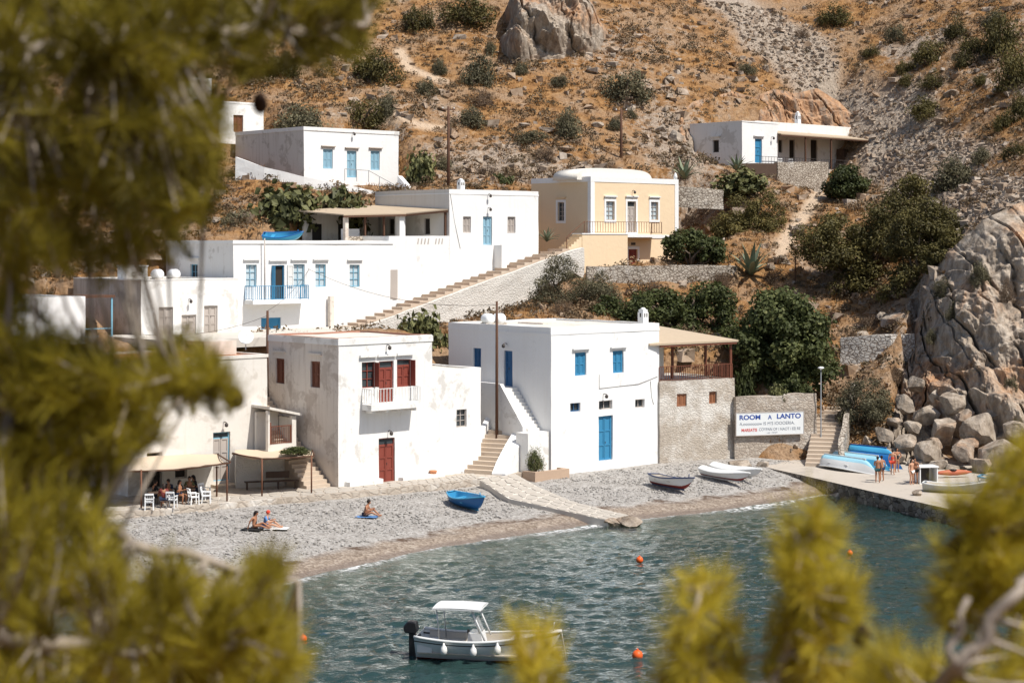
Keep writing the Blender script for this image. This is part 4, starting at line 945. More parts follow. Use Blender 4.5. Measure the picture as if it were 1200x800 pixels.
mb = MB(); mb.prism([(h.Lf - 0.05, -0.5, zb_), (x3 + 0.4, -0.5, zb_ - 0.05), (x3 + 0.4, 2.55, zb_ + 0.45), (h.Lf + 0.03, 2.55, zb_ + 0.55)], (0, 0, 0.09)); h.part('canopy_roof', mb, REED, 0.02)
mb = MB(); mb.bar((h.Lf - 0.05, -0.42, zb_ - 0.06), (x3 + 0.4, -0.42, zb_ - 0.1), 0.14); h.part('beam', mb, WOOD)
for px in (941, 971, 1033):
    xx = h.fr.f(px, 180)[0]; mb = MB(); mb.bar((xx, -0.3, -0.05), (xx, -0.3, zb_ - 0.1), 0.13); h.part('post', mb, WOOD)
h.railing('F', h.Lf - 3.0, x3, 0, 0.3, 0.0, 0.95, IRON, 46, close=(False, False), post=0.022)
mb = MB(); mb.box(x2 - 2.4, x2 - 0.1, 1.6, 2.5, 0, 2.3); h.part('reed_screen', mb, WOOD_D)
for i in range(3): 
    mb = MB(); mb.bar((x3 - 2.5 + i * 1.2, -0.1, -1.2), (x3 - 2.5 + i * 1.2, -0.1, -2.6), 0.16).bar((x3 - 2.5 + i * 1.2, -0.1, -1.5), (x3 - 1.6 + i * 1.2, -0.1, -2.6), 0.12); h.part('prop', mb, WOOD_D)
h = Mh = House('M', 'plain_white_house', 'plain white house wall half hidden by the pine boughs', WHITE, WHITE_WORN)
h.finish(rim=0.1)
mb = MB(); z_ = h.H
mb.box(h.Lf + 0.3, h.Lf + 2.6, 0.8, 3.8, z_ - 0.15, z_ + 0.02); h.part('lean_to_roof', mb, WOOD, 0.03)
mb = MB(); mb.bar((h.Lf + 2.4, 0.9, -0.5), (h.Lf + 2.4, 0.9, z_ - 0.15), 0.10).bar((h.Lf + 0.05, 0.9, 0.9), (h.Lf + 2.4, 0.9, 0.9), 0.06).bar((h.Lf + 0.05, 0.9, 0.4), (h.Lf + 2.4, 0.9, 0.4), 0.05); h.part('railing', mb, TURQ)
# ---------------------------------------------------------------- stone house with the railed porch
h = Sh = House('S', 'stone_house', 'bare stone house with a red railed porch under a reed roof', stonewall('mortared_rubble', (0.47, 0.41, 0.34), (0.36, 0.30, 0.245), (0.44, 0.385, 0.32), 4.6, 0.16, white=0.45), None)
h.opening('F', 793.7, 805, 461, 476, 'shutters', ORANGEP, leaves=2, rows=1); h.opening('F', 830.6, 839.7, 459, 473, 'shutters', ORANGEP, leaves=2, rows=1)
h.finish(rim=0.08, wob=0.05)
zrail = h.pt('F', 815, 429)[1]
h.railing('F', 0.1, h.Lf - 0.12, -2.8, -0.12, h.H, zrail + 0.05, REDB, 34, close=(False, True), post=0.035)
pz = h.pt('F', 815, 404)[1]
for x_, y_ in ((h.Lf - 0.2, 0.2), (h.Lf * 0.47, 2.6), (h.Lf - 0.2, 3.0)):
    mb = MB(); mb.bar((x_, y_, h.H - 0.05), (x_, y_, pz + 0.05), 0.14); h.part('post', mb, REDB)
mb = MB(); mb.prism([(-0.9, -0.15, pz + 0.06), (h.Lf + 0.2, -0.15, pz + 0.12), (h.Lf + 0.2, 3.3, pz + 0.35), (h.Lf * 0.45, 4.6, pz + 1.05), (-0.9, 4.6, pz + 1.12)], (0, 0, 0.12)); h.part('canopy_roof', mb, REED, 0.03)
mb = MB(); mb.bar((0.0, -0.05, pz + 0.0), (h.Lf + 0.1, -0.05, pz + 0.05), 0.14); h.part('beam', mb, REDB)
mb = MB(); mb.box(0.0, h.Lf * 0.40, 3.0, 3.2, h.H - 0.05, pz + 0.3); h.part('porch_wall', mb, WHITE_WORN, 0.02)
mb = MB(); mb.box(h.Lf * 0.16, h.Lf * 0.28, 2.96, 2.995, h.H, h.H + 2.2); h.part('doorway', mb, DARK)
S_TOP = (h.fr, h.H + h.zb)

def slope_wall(name, label, cat, pts, th, mat, side=(0, 0), wob=0.06, parent=None, group=None, step=0.8):
    """a wall along world points (X, Y, z_bottom, z_top); th is its thickness"""
    root = None
    mb = MB(); P = []
    for a, b in zip(pts, pts[1:]):
        n = max(1, int(math.hypot(b[0] - a[0], b[1] - a[1]) / step))
        P += [tuple(a[i] + (b[i] - a[i]) * k / n for i in range(4)) for k in range(n)]
    P.append(pts[-1]); off = []
    for i, q in enumerate(P):
        a, b = P[max(i - 1, 0)], P[min(i + 1, len(P) - 1)]; d = Vector((b[0] - a[0], b[1] - a[1])).normalized(); off.append(Vector((-d.y, d.x)) * th)
    rows = 5
    for i in range(len(P) - 1):
        a, b, oa, ob = P[i], P[i + 1], off[i], off[i + 1]
        for k in range(rows):
            f0, f1 = k / rows, (k + 1) / rows
            za0, za1, zb0, zb1 = a[2] + (a[3] - a[2]) * f0, a[2] + (a[3] - a[2]) * f1, b[2] + (b[3] - b[2]) * f0, b[2] + (b[3] - b[2]) * f1
            mb.poly(((a[0], a[1], za0), (b[0], b[1], zb0), (b[0], b[1], zb1), (a[0], a[1], za1)))
            mb.poly(((a[0] + oa.x, a[1] + oa.y, za0), (a[0] + oa.x, a[1] + oa.y, za1), (b[0] + ob.x, b[1] + ob.y, zb1), (b[0] + ob.x, b[1] + ob.y, zb0)))
        mb.poly(((a[0], a[1], a[3]), (b[0], b[1], b[3]), (b[0] + ob.x, b[1] + ob.y, b[3]), (a[0] + oa.x, a[1] + oa.y, a[3])))
    for i in (0, len(P) - 1):
        a, o = P[i], off[i]; mb.poly(((a[0], a[1], a[2]), (a[0] + o.x, a[1] + o.y, a[2]), (a[0] + o.x, a[1] + o.y, a[3]), (a[0], a[1], a[3])))
    o = mb.build(name, mat, parent, wob)
    if label: tag(o, label, cat, group)
    return o
def pw(px, ytop, Y, drop):
    p = P3(px, ytop, Y); return (p.x, p.y, p.z - drop, p.z)

# long stairs in front of the balcony house and the terrace house
fr = Fh.fr
(s0, z0), (s1, z1) = fr.f(392, 385), fr.f(650, 291.5)
st = thing('long_stairs', 'long open stairs of brown treads climbing along the white houses', 'stairs', fr.w(s0, 0, z0), fr.a)
n = 27; Ls = s1 - s0; dz = (z1 - z0) / n
for i in range(n):
    a, b = Ls * i / n, Ls * (i + 1) / n
    mb = MB(); mb.box(a, b - 0.004, -1.75, -0.02 if fr.w(s0 + a, 0, 0) and s0 + a > Fh.Lf else -0.5, dz * i - 0.6, dz * (i + 1)); mb.build('step', STEP_R if i % 3 else STEP, st, 0.02)
pts = []
for f in (0.0, 0.3, 0.6, 0.85, 1.0):
    p = fr.w(s0 + Ls * f, -1.8, z0 + (z1 - z0) * f - 0.12); pts.append((p.x, p.y, p.z - (1.2 + 1.9 * math.sin(math.pi * min(1, f * 0.8 + 0.1))), p.z))
p = fr.w(s1 + 1.2, -1.8, z1); pts.append((p.x, p.y, p.z - 2.4, p.z + 0.1))
slope_wall('stair_wall', 'sloping limewashed stone wall carrying the long stairs', 'wall', pts, -0.4, STONE_LIME, wob=0.08)
p = fr.f(461.5, 350)[0]
mb = MB(); a, b = fr.f(457.5, 349)[0], fr.f(465.6, 349)[0]; za, zb_ = fr.f(461, 350)[1] - Fh.zb, fr.f(461, 316)[1] - Fh.zb
mb.box(a, b, -0.03, 0.12, za, zb_); mb.build('grey_door', GREYP, Fh.root)

r0_ = [Fh.fr.w(-10.5, -9.5, 0), Fh.fr.w(9.4, -9.0, 0), Fh.fr.w(9.4, -0.02, 0), Fh.fr.w(-10.5, -0.02, 0)]
mb = MB(); mb.prism([(q.x, q.y, Fh.zb - 0.5) for q in r0_], (0, 0, 0.56)); o = mb.build('lane', FLAGJ, None); o['kind'] = 'structure'
# stairs between the taverna house and the red door house
def flight(name, label, p0, p1, width, n, mat, group=None, flank=None, base=1.0, leftdir=1):
    """a straight flight from p0 up to p1; width to the left of the climb"""
    p0, p1 = Vector(p0), Vector(p1); d = Vector((p1.x - p0.x, p1.y - p0.y)); L = d.length; a = math.atan2(d.y, d.x)
    root = thing(name, label, 'stairs', p0, a, group); dz = (p1.z - p0.z) / n
    for i in range(n):
        mb = MB(); mb.box(L * i / n, L * (i + 1) / n - 0.003, 0, width * leftdir, -base + dz * i * 0.8, dz * (i + 1)); mb.build('step', mat, root, 0.025)
    return root, L
ra = Rh.fr.w(-0.12, 0.6, 1.3); rb = Rh.fr.w(-0.12, 7.6, 6.6)
flight('stone_stairs', 'worn stone stairs climbing beside the house with the red doors', ra, rb, 1.7, 24, STEP)
# white porch of the taverna house beside those stairs
p0 = Lh.fr.w(Lh.Lf - 1.1, -1.7, 0); r_ = thing('side_porch', 'small white walled porch with rusty red gate beside the stone stairs', 'porch', (p0.x, p0.y, 1.3), Lh.fr.a)
lx = Lh.fr.sol(347, Lh.fr.u, 1.7)[0] - Lh.Lf + 1.1; zq = lambda px, py: Lh.fr.f(px, py, 1.7)[1] - 1.3
mb = MB(); mb.box(0, lx, 0.0, 0.25, -0.3, zq(330, 520)).box(lx - 0.3, lx, 0, 0.25, zq(330, 520), zq(345, 487)).box(0.0, 0.12, 0.0, 0.25, zq(330, 520), zq(330, 480)).box(lx - 0.25, lx, 0.25, 2.2, -0.3, zq(345, 489)).box(0.13, lx - 0.31, 1.4, 1.6, -0.3, zq(330, 484)); mb.build('wall', WHITE_OLD, r_, 0.02)
mb = MB(); mb.prism([(-0.02, -0.2, zq(314, 479)), (lx + 0.3, -0.2, zq(350, 487)), (lx + 0.3, 2.2, zq(350, 487)), (-0.02, 2.2, zq(314, 479))], (0, 0, 0.14)); mb.build('roof', WHITE_OLD, r_, 0.03)
mb = MB(); g0, g1 = zq(330, 520) + 0.03, zq(330, 499)
mb.bar((0.15, 0.05, g1), (lx - 0.32, 0.05, g1), 0.05).bar((0.15, 0.05, g0 + 0.05), (lx - 0.32, 0.05, g0 + 0.05), 0.05).bar((0.18, 0.05, g0), (0.18, 0.05, g1 + 0.25), 0.1).bar((lx - 0.36, 0.05, g0), (lx - 0.36, 0.05, g1), 0.08)
gt = mb.build('gate', REDB, r_)
for i in range(1, 11):
    x_ = 0.18 + (lx - 0.54) * i / 11; MB().bar((x_, 0.05, g0), (x_, 0.05, g1), 0.03).build('bar', REDB, gt)

# stairs of the white house: lower flight from the walkway, upper flight along its shaded wall
wf = W.fr
b0, b1 = GR(577, 556, 1.35), P3(606, 504.5, 113.4)
flight('lower_stairs', 'curving brown stone steps between white flank walls below the wooden pole', b0, b1, 1.85, 10, STEP)
d = Vector((b1.x - b0.x, b1.y - b0.y)).normalized(); nl = Vector((-d.y, d.x))
for sgn, wd, lab, ex in ((1, 1.88, 'white flank wall left of the brown steps against the annex', 0.6), (-1, 0.02, 'white flank wall between the brown steps and the oleander bed', 0.35)):
    o = nl * (wd if sgn > 0 else -wd)
    q0, q1 = Vector((b0.x + o.x, b0.y + o.y)) - d * (0.1), Vector((b1.x + o.x, b1.y + o.y))
    pts = [(q0.x, q0.y, 0.6, 1.45), (q0.x + d.x * 0.7, q0.y + d.y * 0.7, 0.6, 1.9 + ex * 0.5), ((q0.x + q1.x) / 2, (q0.y + q1.y) / 2, 0.8, 2.75 + ex * 0.6), (q1.x, q1.y, 1.0, b1.z + ex), (q1.x + d.x * 1.2, q1.y + d.y * 1.2, 1.0, b1.z + ex + (0.8 if sgn > 0 else 0))]
    slope_wall('flank_wall', lab, 'wall', pts, 0.35 if sgn > 0 else -0.9, WHITE, wob=0.05)
zl = wf.s_(595, 453)[1]
yd = (dw[0] + dw[1]) / 2
u0 = wf.w(-0.03, 0.9, b1.z + 0.05); u1 = wf.w(-0.03, yd - 0.75, zl)
rt, _ = flight('upper_stairs', 'narrow white stairs rising along the shaded wall to the dark blue door', u0, u1, 1.05, 12, STEP_W, base=2.6)
dd = Vector((u1.x - u0.x, u1.y - u0.y)); a2 = dd.length
mb = MB(); mb.prism([(0.2, 1.06, -2.6), (0.2, 1.06, 0.35), (a2, 1.06, u1.z - u0.z + 0.25), (a2, 1.06, -2.6)], (0, 0.28, 0)); mb.build('parapet', WHITE_WORN, rt, 0.02)
mb = MB(); mb.box(a2, a2 + 3.6, 0.0, 1.34, -3.2, u1.z - u0.z); mb.box(a2, a2 + 3.6, 1.06, 1.34, u1.z - u0.z + 0.002, u1.z - u0.z + 0.3); mb.build('landing', WHITE_WORN, rt, 0.03)
# white plinth and planter with the oleander
p = GR(627, 547, 1.25)
pl = wf.w(-1.95, -0.2, 1.0)
r_ = thing('plinth', 'square white masonry plinth between the flank wall and the white house', 'plinth', pl, wf.a)
MB().box(0, 1.75, 0.2, 1.3, -0.2, 2.75).build('block', WHITE_WORN, r_, 0.03)
r_ = thing('planter', 'low brown stone planter bed at the corner of the white house', 'planter', wf.w(-2.35, -1.1, 0.75), wf.a)
MB().box(0, 2.9, 0, 0.25, -0.2, 0.72).box(0, 0.25, 0.25, 1.2, -0.2, 0.72).box(2.65, 2.9, 0.25, 0.9, -0.2, 0.72).build('border', plain('brown_planter_stone', (0.40, 0.29, 0.21), 0.95), r_, 0.05)
MB().box(0.25, 2.65, 0.25, 1.1, -0.2, 0.55).build('soil', plain('dry_soil', (0.22, 0.15, 0.10), 0.98), r_, 0.03)

# ---------------------------------------------------------------- walkway, ramp and quay
def ground_slab(name, ring, zb, mat):
    mb = MB(); n = len(ring); a = [Vector(p) for p in ring]; b = [Vector((p[0], p[1], zb)) for p in ring]
    mb.poly(a)
    for i in range(n): mb.poly((a[i], b[i], b[(i + 1) % n], a[(i + 1) % n]))
    o = mb.build(name, mat, None, 0.0); o['kind'] = 'structure'; return o
ZW = 1.35
edge = [GR(a, b, ZW) for a, b in ((-40, 622), (90, 607), (150, 600), (225, 593), (300, 586), (400, 577.5), (480, 569.5), (530, 564.5), (562, 560.5))]
back = [GR(640, 550, ZW), P3(640, 548, 116), Vector((-8, 114, ZW)), Vector((-22, 113, ZW)), Vector((-38, 104, ZW))]
for b_ in back: b_.z = ZW
t = NT('kerb_masonry'); KERB = stonewall('kerb_rubble', (0.50, 0.44, 0.37), (0.36, 0.30, 0.24), (0.40, 0.34, 0.28), 2.2, 0.12, white=0.3)
wk = ground_slab('walkway', edge + back, 0.2, KERB)
rl = [GR(562, 562, 1.37), GR(596, 584, 0.95), GR(660, 598, 0.6), GR(712, 609.5, 0.32)]
rr = [GR(604, 555, 1.37), GR(630, 570, 1.0), GR(672, 588, 0.65), GR(738, 604, 0.32)]
mb = MB()
for i in range(3):
    a, b, c_, d_ = rl[i], rl[i + 1], rr[i + 1], rr[i]; mb.poly((a, b, c_, d_))
    for q, w_ in ((a, b), (d_, c_)): mb.poly((q, w_, (w_.x, w_.y, -0.4), (q.x, q.y, -0.4)))
mb.poly((rl[3], rr[3], (rr[3].x, rr[3].y, -0.5), (rl[3].x, rl[3].y, -0.5)))
rp = mb.build('ramp', FLAGJ, None); rp['kind'] = 'structure'
def lerp_edge(E, f):
    k = f * (len(E) - 1); i = min(int(k), len(E) - 2); return E[i].lerp(E[i + 1], k - i)
def flags(parent, EL, ER, nu, nv, seed, keep=None):
    r = random.Random(seed); pts = {}
    for i in range(nu + 1):
        for j in range(nv + 1):
            f, g = i / nu, j / nv
            if 0 < i < nu: f += r.uniform(-0.28, 0.28) / nu
            if 0 < j < nv: g += r.uniform(-0.25, 0.25) / nv
            pts[i, j] = lerp_edge(EL, f).lerp(lerp_edge(ER, f), g)
    for i in range(nu):
        for j in range(nv):
            q = [pts[i, j], pts[i + 1, j], pts[i + 1, j + 1], pts[i, j + 1]]
            # cut the corners for an irregular outline
            ring = []
            c_ = sum(q, Vector()) / 4
            for k in range(4):
                a, b, d_ = q[k], q[k - 1], q[(k + 1) % 4]
                ring += [a.lerp(b, r.uniform(0.12, 0.3)), a.lerp(d_, r.uniform(0.12, 0.3))]
            ring = [c_ + (p_ - c_) * r.uniform(0.86, 0.93) for p_ in ring]
            top = [p_ + Vector((0, 0, 0.022 + r.uniform(0, 0.012))) for p_ in ring]
            mb = MB(); mb.poly(top)
            for k in range(8): mb.poly((top[k], ring[k] - Vector((0, 0, 0.01)), ring[(k + 1) % 8] - Vector((0, 0, 0.01)), top[(k + 1) % 8]))
            mb.build('flagstone', FLAG, parent)
flags(rp, rl, rr, 13, 4, 3)
ed2 = [e + Vector((0, 0.25, 0)) for e in edge[2:]]; ed3 = [e + Vector((-0.4, 2.4, 0)) for e in edge[2:]]
flags(wk, ed2, ed3, 34, 3, 5)
# broken end of the ramp in the water
ZQ = 0.8
qe = [GR(a, b, ZQ) for a, b in ((905, 549), (938, 556), (985, 567), (1045, 581), (1090, 591), (1130, 600), (1200, 612), (1290, 625))]
qb = [Vector((52, 104, ZQ)), Vector((45, 112, ZQ)), Vector((36, 118, ZQ)), Vector((28, 122, ZQ)), Vector((19, 123.5, ZQ)), GR(880, 541, ZQ)]
qb[-1].z = ZQ
mb = MB(); mb.poly(qe + qb); 
qo = mb.build('quay', CONC, None); qo['kind'] = 'structure'
def qwall(pts, ztop, zbot, outw, mat, name):
    V = []; nu, nv = 120, 9
    for j in range(nv):
        for i in range(nu):
            p_ = lerp_edge(pts, i / (nu - 1)); z = ztop + (zbot - ztop) * j / (nv - 1)
            e = Vector((p_.x, p_.y, z)); d_ = noise.noise(e * 1.7) * 0.22 + noise.noise(e * 4) * 0.1
            k = 0.0 if j == 0 else 1.0
            V.append((p_.x - 0.25 * k * d_ - outw * 0.3 * (j / nv), p_.y - k * (d_ + outw * j / (nv - 1)), z))
    ii = np.arange(nu * nv).reshape(nv, nu); F_ = np.stack([ii[:-1, :-1], ii[:-1, 1:], ii[1:, 1:], ii[1:, :-1]], -1).reshape(-1, 4)
    return link(name, mesh_np(name, V, F_, False), mat, qo)
qwall(qe, ZQ, -1.5, 0.5, QUAYST, 'quay_face')

# ---------------------------------------------------------------- retaining wall, sign, lamp, steps on the right
nf = Frame(861.5, 121.2, 15.0)
x1, _z = nf.f(957, 463)
pts = []
for px, yt in ((861.3, 466), (885, 464), (910, 463), (935, 461), (957, 463)):
    t_, z_ = nf.f(px, yt); w_ = nf.w(t_, 0, z_); pts.append((w_.x, w_.y, 0.2, z_))
slope_wall('retaining_wall', 'rough stone retaining wall that carries the painted sign', 'wall', pts, 0.6, stonewall('sign_wall_rubble', (0.47, 0.41, 0.34), (0.34, 0.28, 0.23), (0.36, 0.30, 0.245), 4.0, 0.12, white=0.2), wob=0.16)
(sa, szb), (sb, szt) = nf.f(863, 509.5, 0.25), nf.f(942, 482, 0.25); szb = nf.f(902, 509, 0.25)[1]; szt = nf.f(902, 483, 0.25)[1]
sg = thing('sign_board', 'long white painted sign with blue and red lettering on the stone wall', 'sign', nf.w(sa, -0.25, szb), nf.a + R(0.6))
SWd, SHt = sb - sa, szt - szb
MB().box(0, SWd, 0, 0.06, 0, SHt).build('panel', paint('sign_white_paint', (0.76, 0.79, 0.80), wear=0.1), sg)
MB().box(-0.05, 0, -0.02, 0.08, -0.05, SHt + 0.05).box(SWd, SWd + 0.05, -0.02, 0.08, -0.05, SHt + 0.05).box(0, SWd, -0.02, 0.08, SHt, SHt + 0.05).box(0, SWd, -0.02, 0.08, -0.05, 0).build('frame', GREYP, sg)
SB = plain('sign_blue_ink', (0.02, 0.06, 0.26), 0.6); SG = plain('sign_grey_ink', (0.16, 0.18, 0.22), 0.6); SRD = plain('sign_red_ink', (0.50, 0.05, 0.04), 0.6)
def text(s, x, z, size, width, mat, name, bold=0.0):
    c_ = bpy.data.curves.new(name, 'FONT'); c_.body = s; c_.size = 1.0; c_.extrude = 0.004; c_.offset = bold
    o = bpy.data.objects.new(name, c_); COL.objects.link(o)
    bpy.context.view_layer.update(); dg = bpy.context.evaluated_depsgraph_get(); me = bpy.data.meshes.new_from_object(o.evaluated_get(dg))
    bpy.data.objects.remove(o)
    n_ = len(me.vertices); co = np.empty(n_ * 3, dtype=np.float32); me.vertices.foreach_get('co', co); co = co.reshape(-1, 3)
    x0, x1_ = co[:, 0].min(), co[:, 0].max(); y0, y1_ = co[:, 1].min(), co[:, 1].max()
    out = np.stack([x + (co[:, 0] - x0) / (x1_ - x0) * width, -0.004 - co[:, 2], z + (co[:, 1] - y0) / (y1_ - y0) * size], 1)
    me.vertices.foreach_set('co', out.astype(np.float32).ravel()); me.update(); me.materials.clear()
    return link(name, me, mat, sg)
text('ROOM', SWd * 0.045, SHt * 0.69, SHt * 0.22, SWd * 0.31, SB, 'lettering', 0.03); text('A', SWd * 0.465, SHt * 0.69, SHt * 0.20, SWd * 0.06, SB, 'lettering', 0.02); text('LANTO', SWd * 0.60, SHt * 0.70, SHt * 0.23, SWd * 0.36, SB, 'lettering', 0.03)
text('A.ooooooow IS M\u2019S IOOOERIA.', SWd * 0.045, SHt * 0.44, SHt * 0.14, SWd * 0.82, SG, 'lettering')
text('MAREATIS', SWd * 0.075, SHt * 0.16, SHt * 0.14, SWd * 0.23, SRD, 'lettering', 0.02); text('COYPAN OF I NAOT I EEI RE', SWd * 0.335, SHt * 0.18, SHt * 0.13, SWd * 0.62, SG, 'lettering'); text('- AE - MPOT', SWd * 0.44, SHt * 0.06, SHt * 0.05, SWd * 0.17, SG, 'lettering')
lp = nf.w(nf.f(959.5, 512)[0], -0.35, 0); lz = nf.f(959.5, 431, 0.35)[1]
r_ = thing('lamp_post', 'slim grey lamp post with a flat white head beside the quay steps', 'lamp post', (lp.x, lp.y, 0.75))
MB().lathe([(0.09, 0), (0.09, 0.3), (0.05, 0.35), (0.035, lz - 0.75)], 8).build('pole', plain('dull_post_grey', (0.16, 0.17, 0.18), 0.6), r_)
MB().lathe([(0.03, -0.16), (0.08, -0.08), (0.22, -0.02), (0.22, 0.03), (0.08, 0.08)], 10, Matrix.Translation((0, 0, lz - 0.75))).build('lamp_head', PLASTIC, r_)
# quay steps
s0_, s1_ = GR(944, 547, 0.8), P3(963, 459, 129.5)
rt, L_ = flight('quay_steps', 'steep stone steps climbing from the quay beside the sign wall', s0_ + Vector((2.0, 0, 0)), Vector((s1_.x + 1.9, s1_.y, s1_.z)), 2.0, 19, STEP, leftdir=1)
wp = [(s0_.x + 2.25, s0_.y - 0.1, 0.5, 1.2), (s0_.x + 2.25, s0_.y + 0.6, 0.5, 2.3), (s1_.x + 2.15, s1_.y, 3.5, s1_.z + 0.7)]
slope_wall('step_parapet', 'pale stone parapet on the cliff side of the quay steps', 'wall', wp, -0.35, STONE_PALE, wob=0.08)

# walls on the slope
pts = [pw(a, b, y, d_) for a, b, y, d_ in ((688, 313, 142.2, 2.6), (740, 312, 143.0, 2.8), (800, 311.5, 144.5, 2.8), (862, 311, 146.5, 2.8), (866, 313, 148.5, 2.8))]
slope_wall('terrace_wall', 'dry stone terrace wall below the ochre house', 'wall', pts, 0.5, STONE_PALE, wob=0.14)
pts = [pw(a, b, y, d_) for a, b, y, d_ in ((792, 218, 156.5, 1.8), (820, 220, 157, 1.8), (848, 222, 158.5, 1.8))]
slope_wall('terrace_wall', 'short dry stone wall on the slope right of the ochre house', 'wall', pts, 0.5, STONE_PALE, wob=0.14)
kf = Kh.fr
pts = []
for px in (911, 940, 971):
    t_, _q = kf.f(px, 190, 0.4); w_ = kf.w(t_, -0.4, 0); zt_ = HC - (189.5 - HY) * w_.y / FP; pts.append((w_.x, w_.y, zt_ - 3.2, zt_))
slope_wall('terrace_wall', 'tall stone wall under the porch of the house below the cliff', 'wall', pts, 0.38, STONE_PALE, wob=0.12)
pts = []
for px in (868, 890, 910.5):
    t_, _q = kf.f(px, 190, 0.3); w_ = kf.w(t_, -0.35, 0); zt_ = HC - (191.5 - HY) * w_.y / FP; pts.append((w_.x, w_.y, zt_ - 2.2, zt_))
slope_wall('plank_wall', 'dark timber clad wall below the blue door on the hill', 'wall', pts, 0.2, WOOD_D, wob=0.02)
yw_ = hit(1030, 416).y; print('white wall distance', yw_)
pts = [pw(a, b, yw_ + y, d_) for a, b, y, d_ in ((985, 396, 0.9, 2.2), (1010, 394, 0.3, 2.8), (1045, 391.5, -0.3, 3.2), (1072, 390, 0.2, 3.2))]
slope_wall('terrace_wall', 'white dry stone wall standing on the slope left of the cliff', 'wall', pts, 0.5, STONE_WHITE, wob=0.12)
pts = [pw(a, b, y, d_) for a, b, y, d_ in ((276, 184, 149.5, 2.6), (310, 196, 149.2, 2.5), (357, 207, 149.6, 2.2), (400, 216, 150.6, 2.0), (440, 224, 152.4, 1.8))]
slope_wall('ramp_wall', 'sloping white wall of the path below the blue shuttered house', 'wall', pts, 0.5, WHITE, wob=0.06)
pts = [pw(a, b, y, d_) for a, b, y, d_ in ((466, 206, 153.5, 2.2), (480, 222, 153.0, 1.5))]
slope_wall('ramp_wall', 'short white stepped wall at the corner of the blue shuttered house', 'wall', pts, 0.8, WHITE, wob=0.05)
r_ = thing('handrail', 'thin grey handrail on the white path below the blue door', 'railing', P3(404, 208, 150.7))
q = [P3(404, 198, 150.7), P3(432, 200, 151.6), P3(470, 221, 152.6)]; o0 = r_.location
mb = MB(); mb.bar(q[0] - o0, q[1] - o0, 0.05).bar(q[1] - o0, q[2] - o0, 0.05); mb.build('rail', STEEL, r_)
for f in (0, 0.5, 1.0, 1.33, 1.66, 2.0):
    p = lerp_edge(q, f / 2) - o0; MB().bar(p, p - Vector((0, 0, 1.0)), 0.05).build('post', STEEL, r_)
pts = [pw(a, b, y, d_) for a, b, y, d_ in ((106, 394, 117, 1.0), (165, 394, 115.8, 1.0), (222, 396, 116.8, 1.0))]
slope_wall('low_wall', 'low weathered wall in front of the three grey doors', 'wall', pts, 0.3, WHITE_OLD, wob=0.04)
pts = [pw(a, b, y, d_) for a, b, y, d_ in ((1038, 190, 177, 1.8), (1052, 189, 177.5, 1.8), (1068, 190, 179, 1.8))]
slope_wall('ruined_wall', 'ruined dark stone wall at the foot of the grey scree', 'wall', pts, 0.6, STONE, wob=0.2)
# ---------------------------------------------------------------- poles and wires
def pole(label, px, ytop, ybase, Y, r0=0.11, arm=True):
    b = P3(px, ybase, Y); hgt = (ybase - ytop) * Y / FP
    r_ = thing('utility_pole', label, 'pole', b, R(20))
    MB().lathe([(r0, -0.8), (r0 * 0.9, hgt * 0.5), (r0 * 0.7, hgt)], 8).build('mast', WOOD, r_)
    if arm:
        MB().bar((-0.6, 0, hgt - 0.25), (0.6, 0, hgt - 0.25), 0.09).build('crossarm', WOOD, r_)
        for x_ in (-0.5, 0.5): MB().lathe([(0.03, 0), (0.05, 0.06), (0.03, 0.14)], 6, Matrix.Translation((x_, 0, hgt - 0.2))).build('insulator', PLASTIC, r_)
    return b + Vector((0, 0, hgt))
p1 = pole('wooden pole with a crossarm behind the white terrace house', 525.5, 125, 228, 154, 0.15)
p2 = pole('wooden pole with a crossarm behind the ochre house', 728, 127, 200, 166, 0.15)
p3 = pole('tall reddish wooden pole standing by the steps of the white house', 582.2, 353, 503, W.fr.sol(582.2, W.fr.v, 0, -1.75)[1], 0.11, False)
p4 = pole('short brown wooden pole between the taverna roof and the red door house', 313.5, 364, 480, 112.0, 0.11, False)
p5 = pole('thin dark stake on the slope behind the fig tree', 932, 300, 336, 146, 0.06, False)
def wire(a, b, sag, label, r_=0.014):
    a, b = Vector(a), Vector(b); o = a.copy(); pts = []
    for i in range(15):
        f = i / 14; pts.append(a.lerp(b, f) - o - Vector((0, 0, sag * 4 * f * (1 - f))))
    ob = MB().tube(pts, r_, 4).build('power_line', IRON); ob.location = o; tag(ob, label, 'cable'); return ob
wire(p4, Fh.fr.w(Fh.fr.f(362, 315)[0], -0.05, Fh.fr.f(362, 315)[1]), 0.35, 'thin cable from the short brown pole to the balcony house')
wire(Fh.fr.w(Fh.fr.f(360, 315)[0], -0.1, Fh.fr.f(360, 315)[1]), p3 - Vector((0, 0, 0.2)), 0.9, 'thin cable from the balcony house to the tall reddish pole')
wire(p4 - Vector((0, 0, 0.3)), Lh.fr.w(0.5, 0, Lh.zt + 1.5), 0.5, 'thin cable from the short brown pole over the taverna roof')

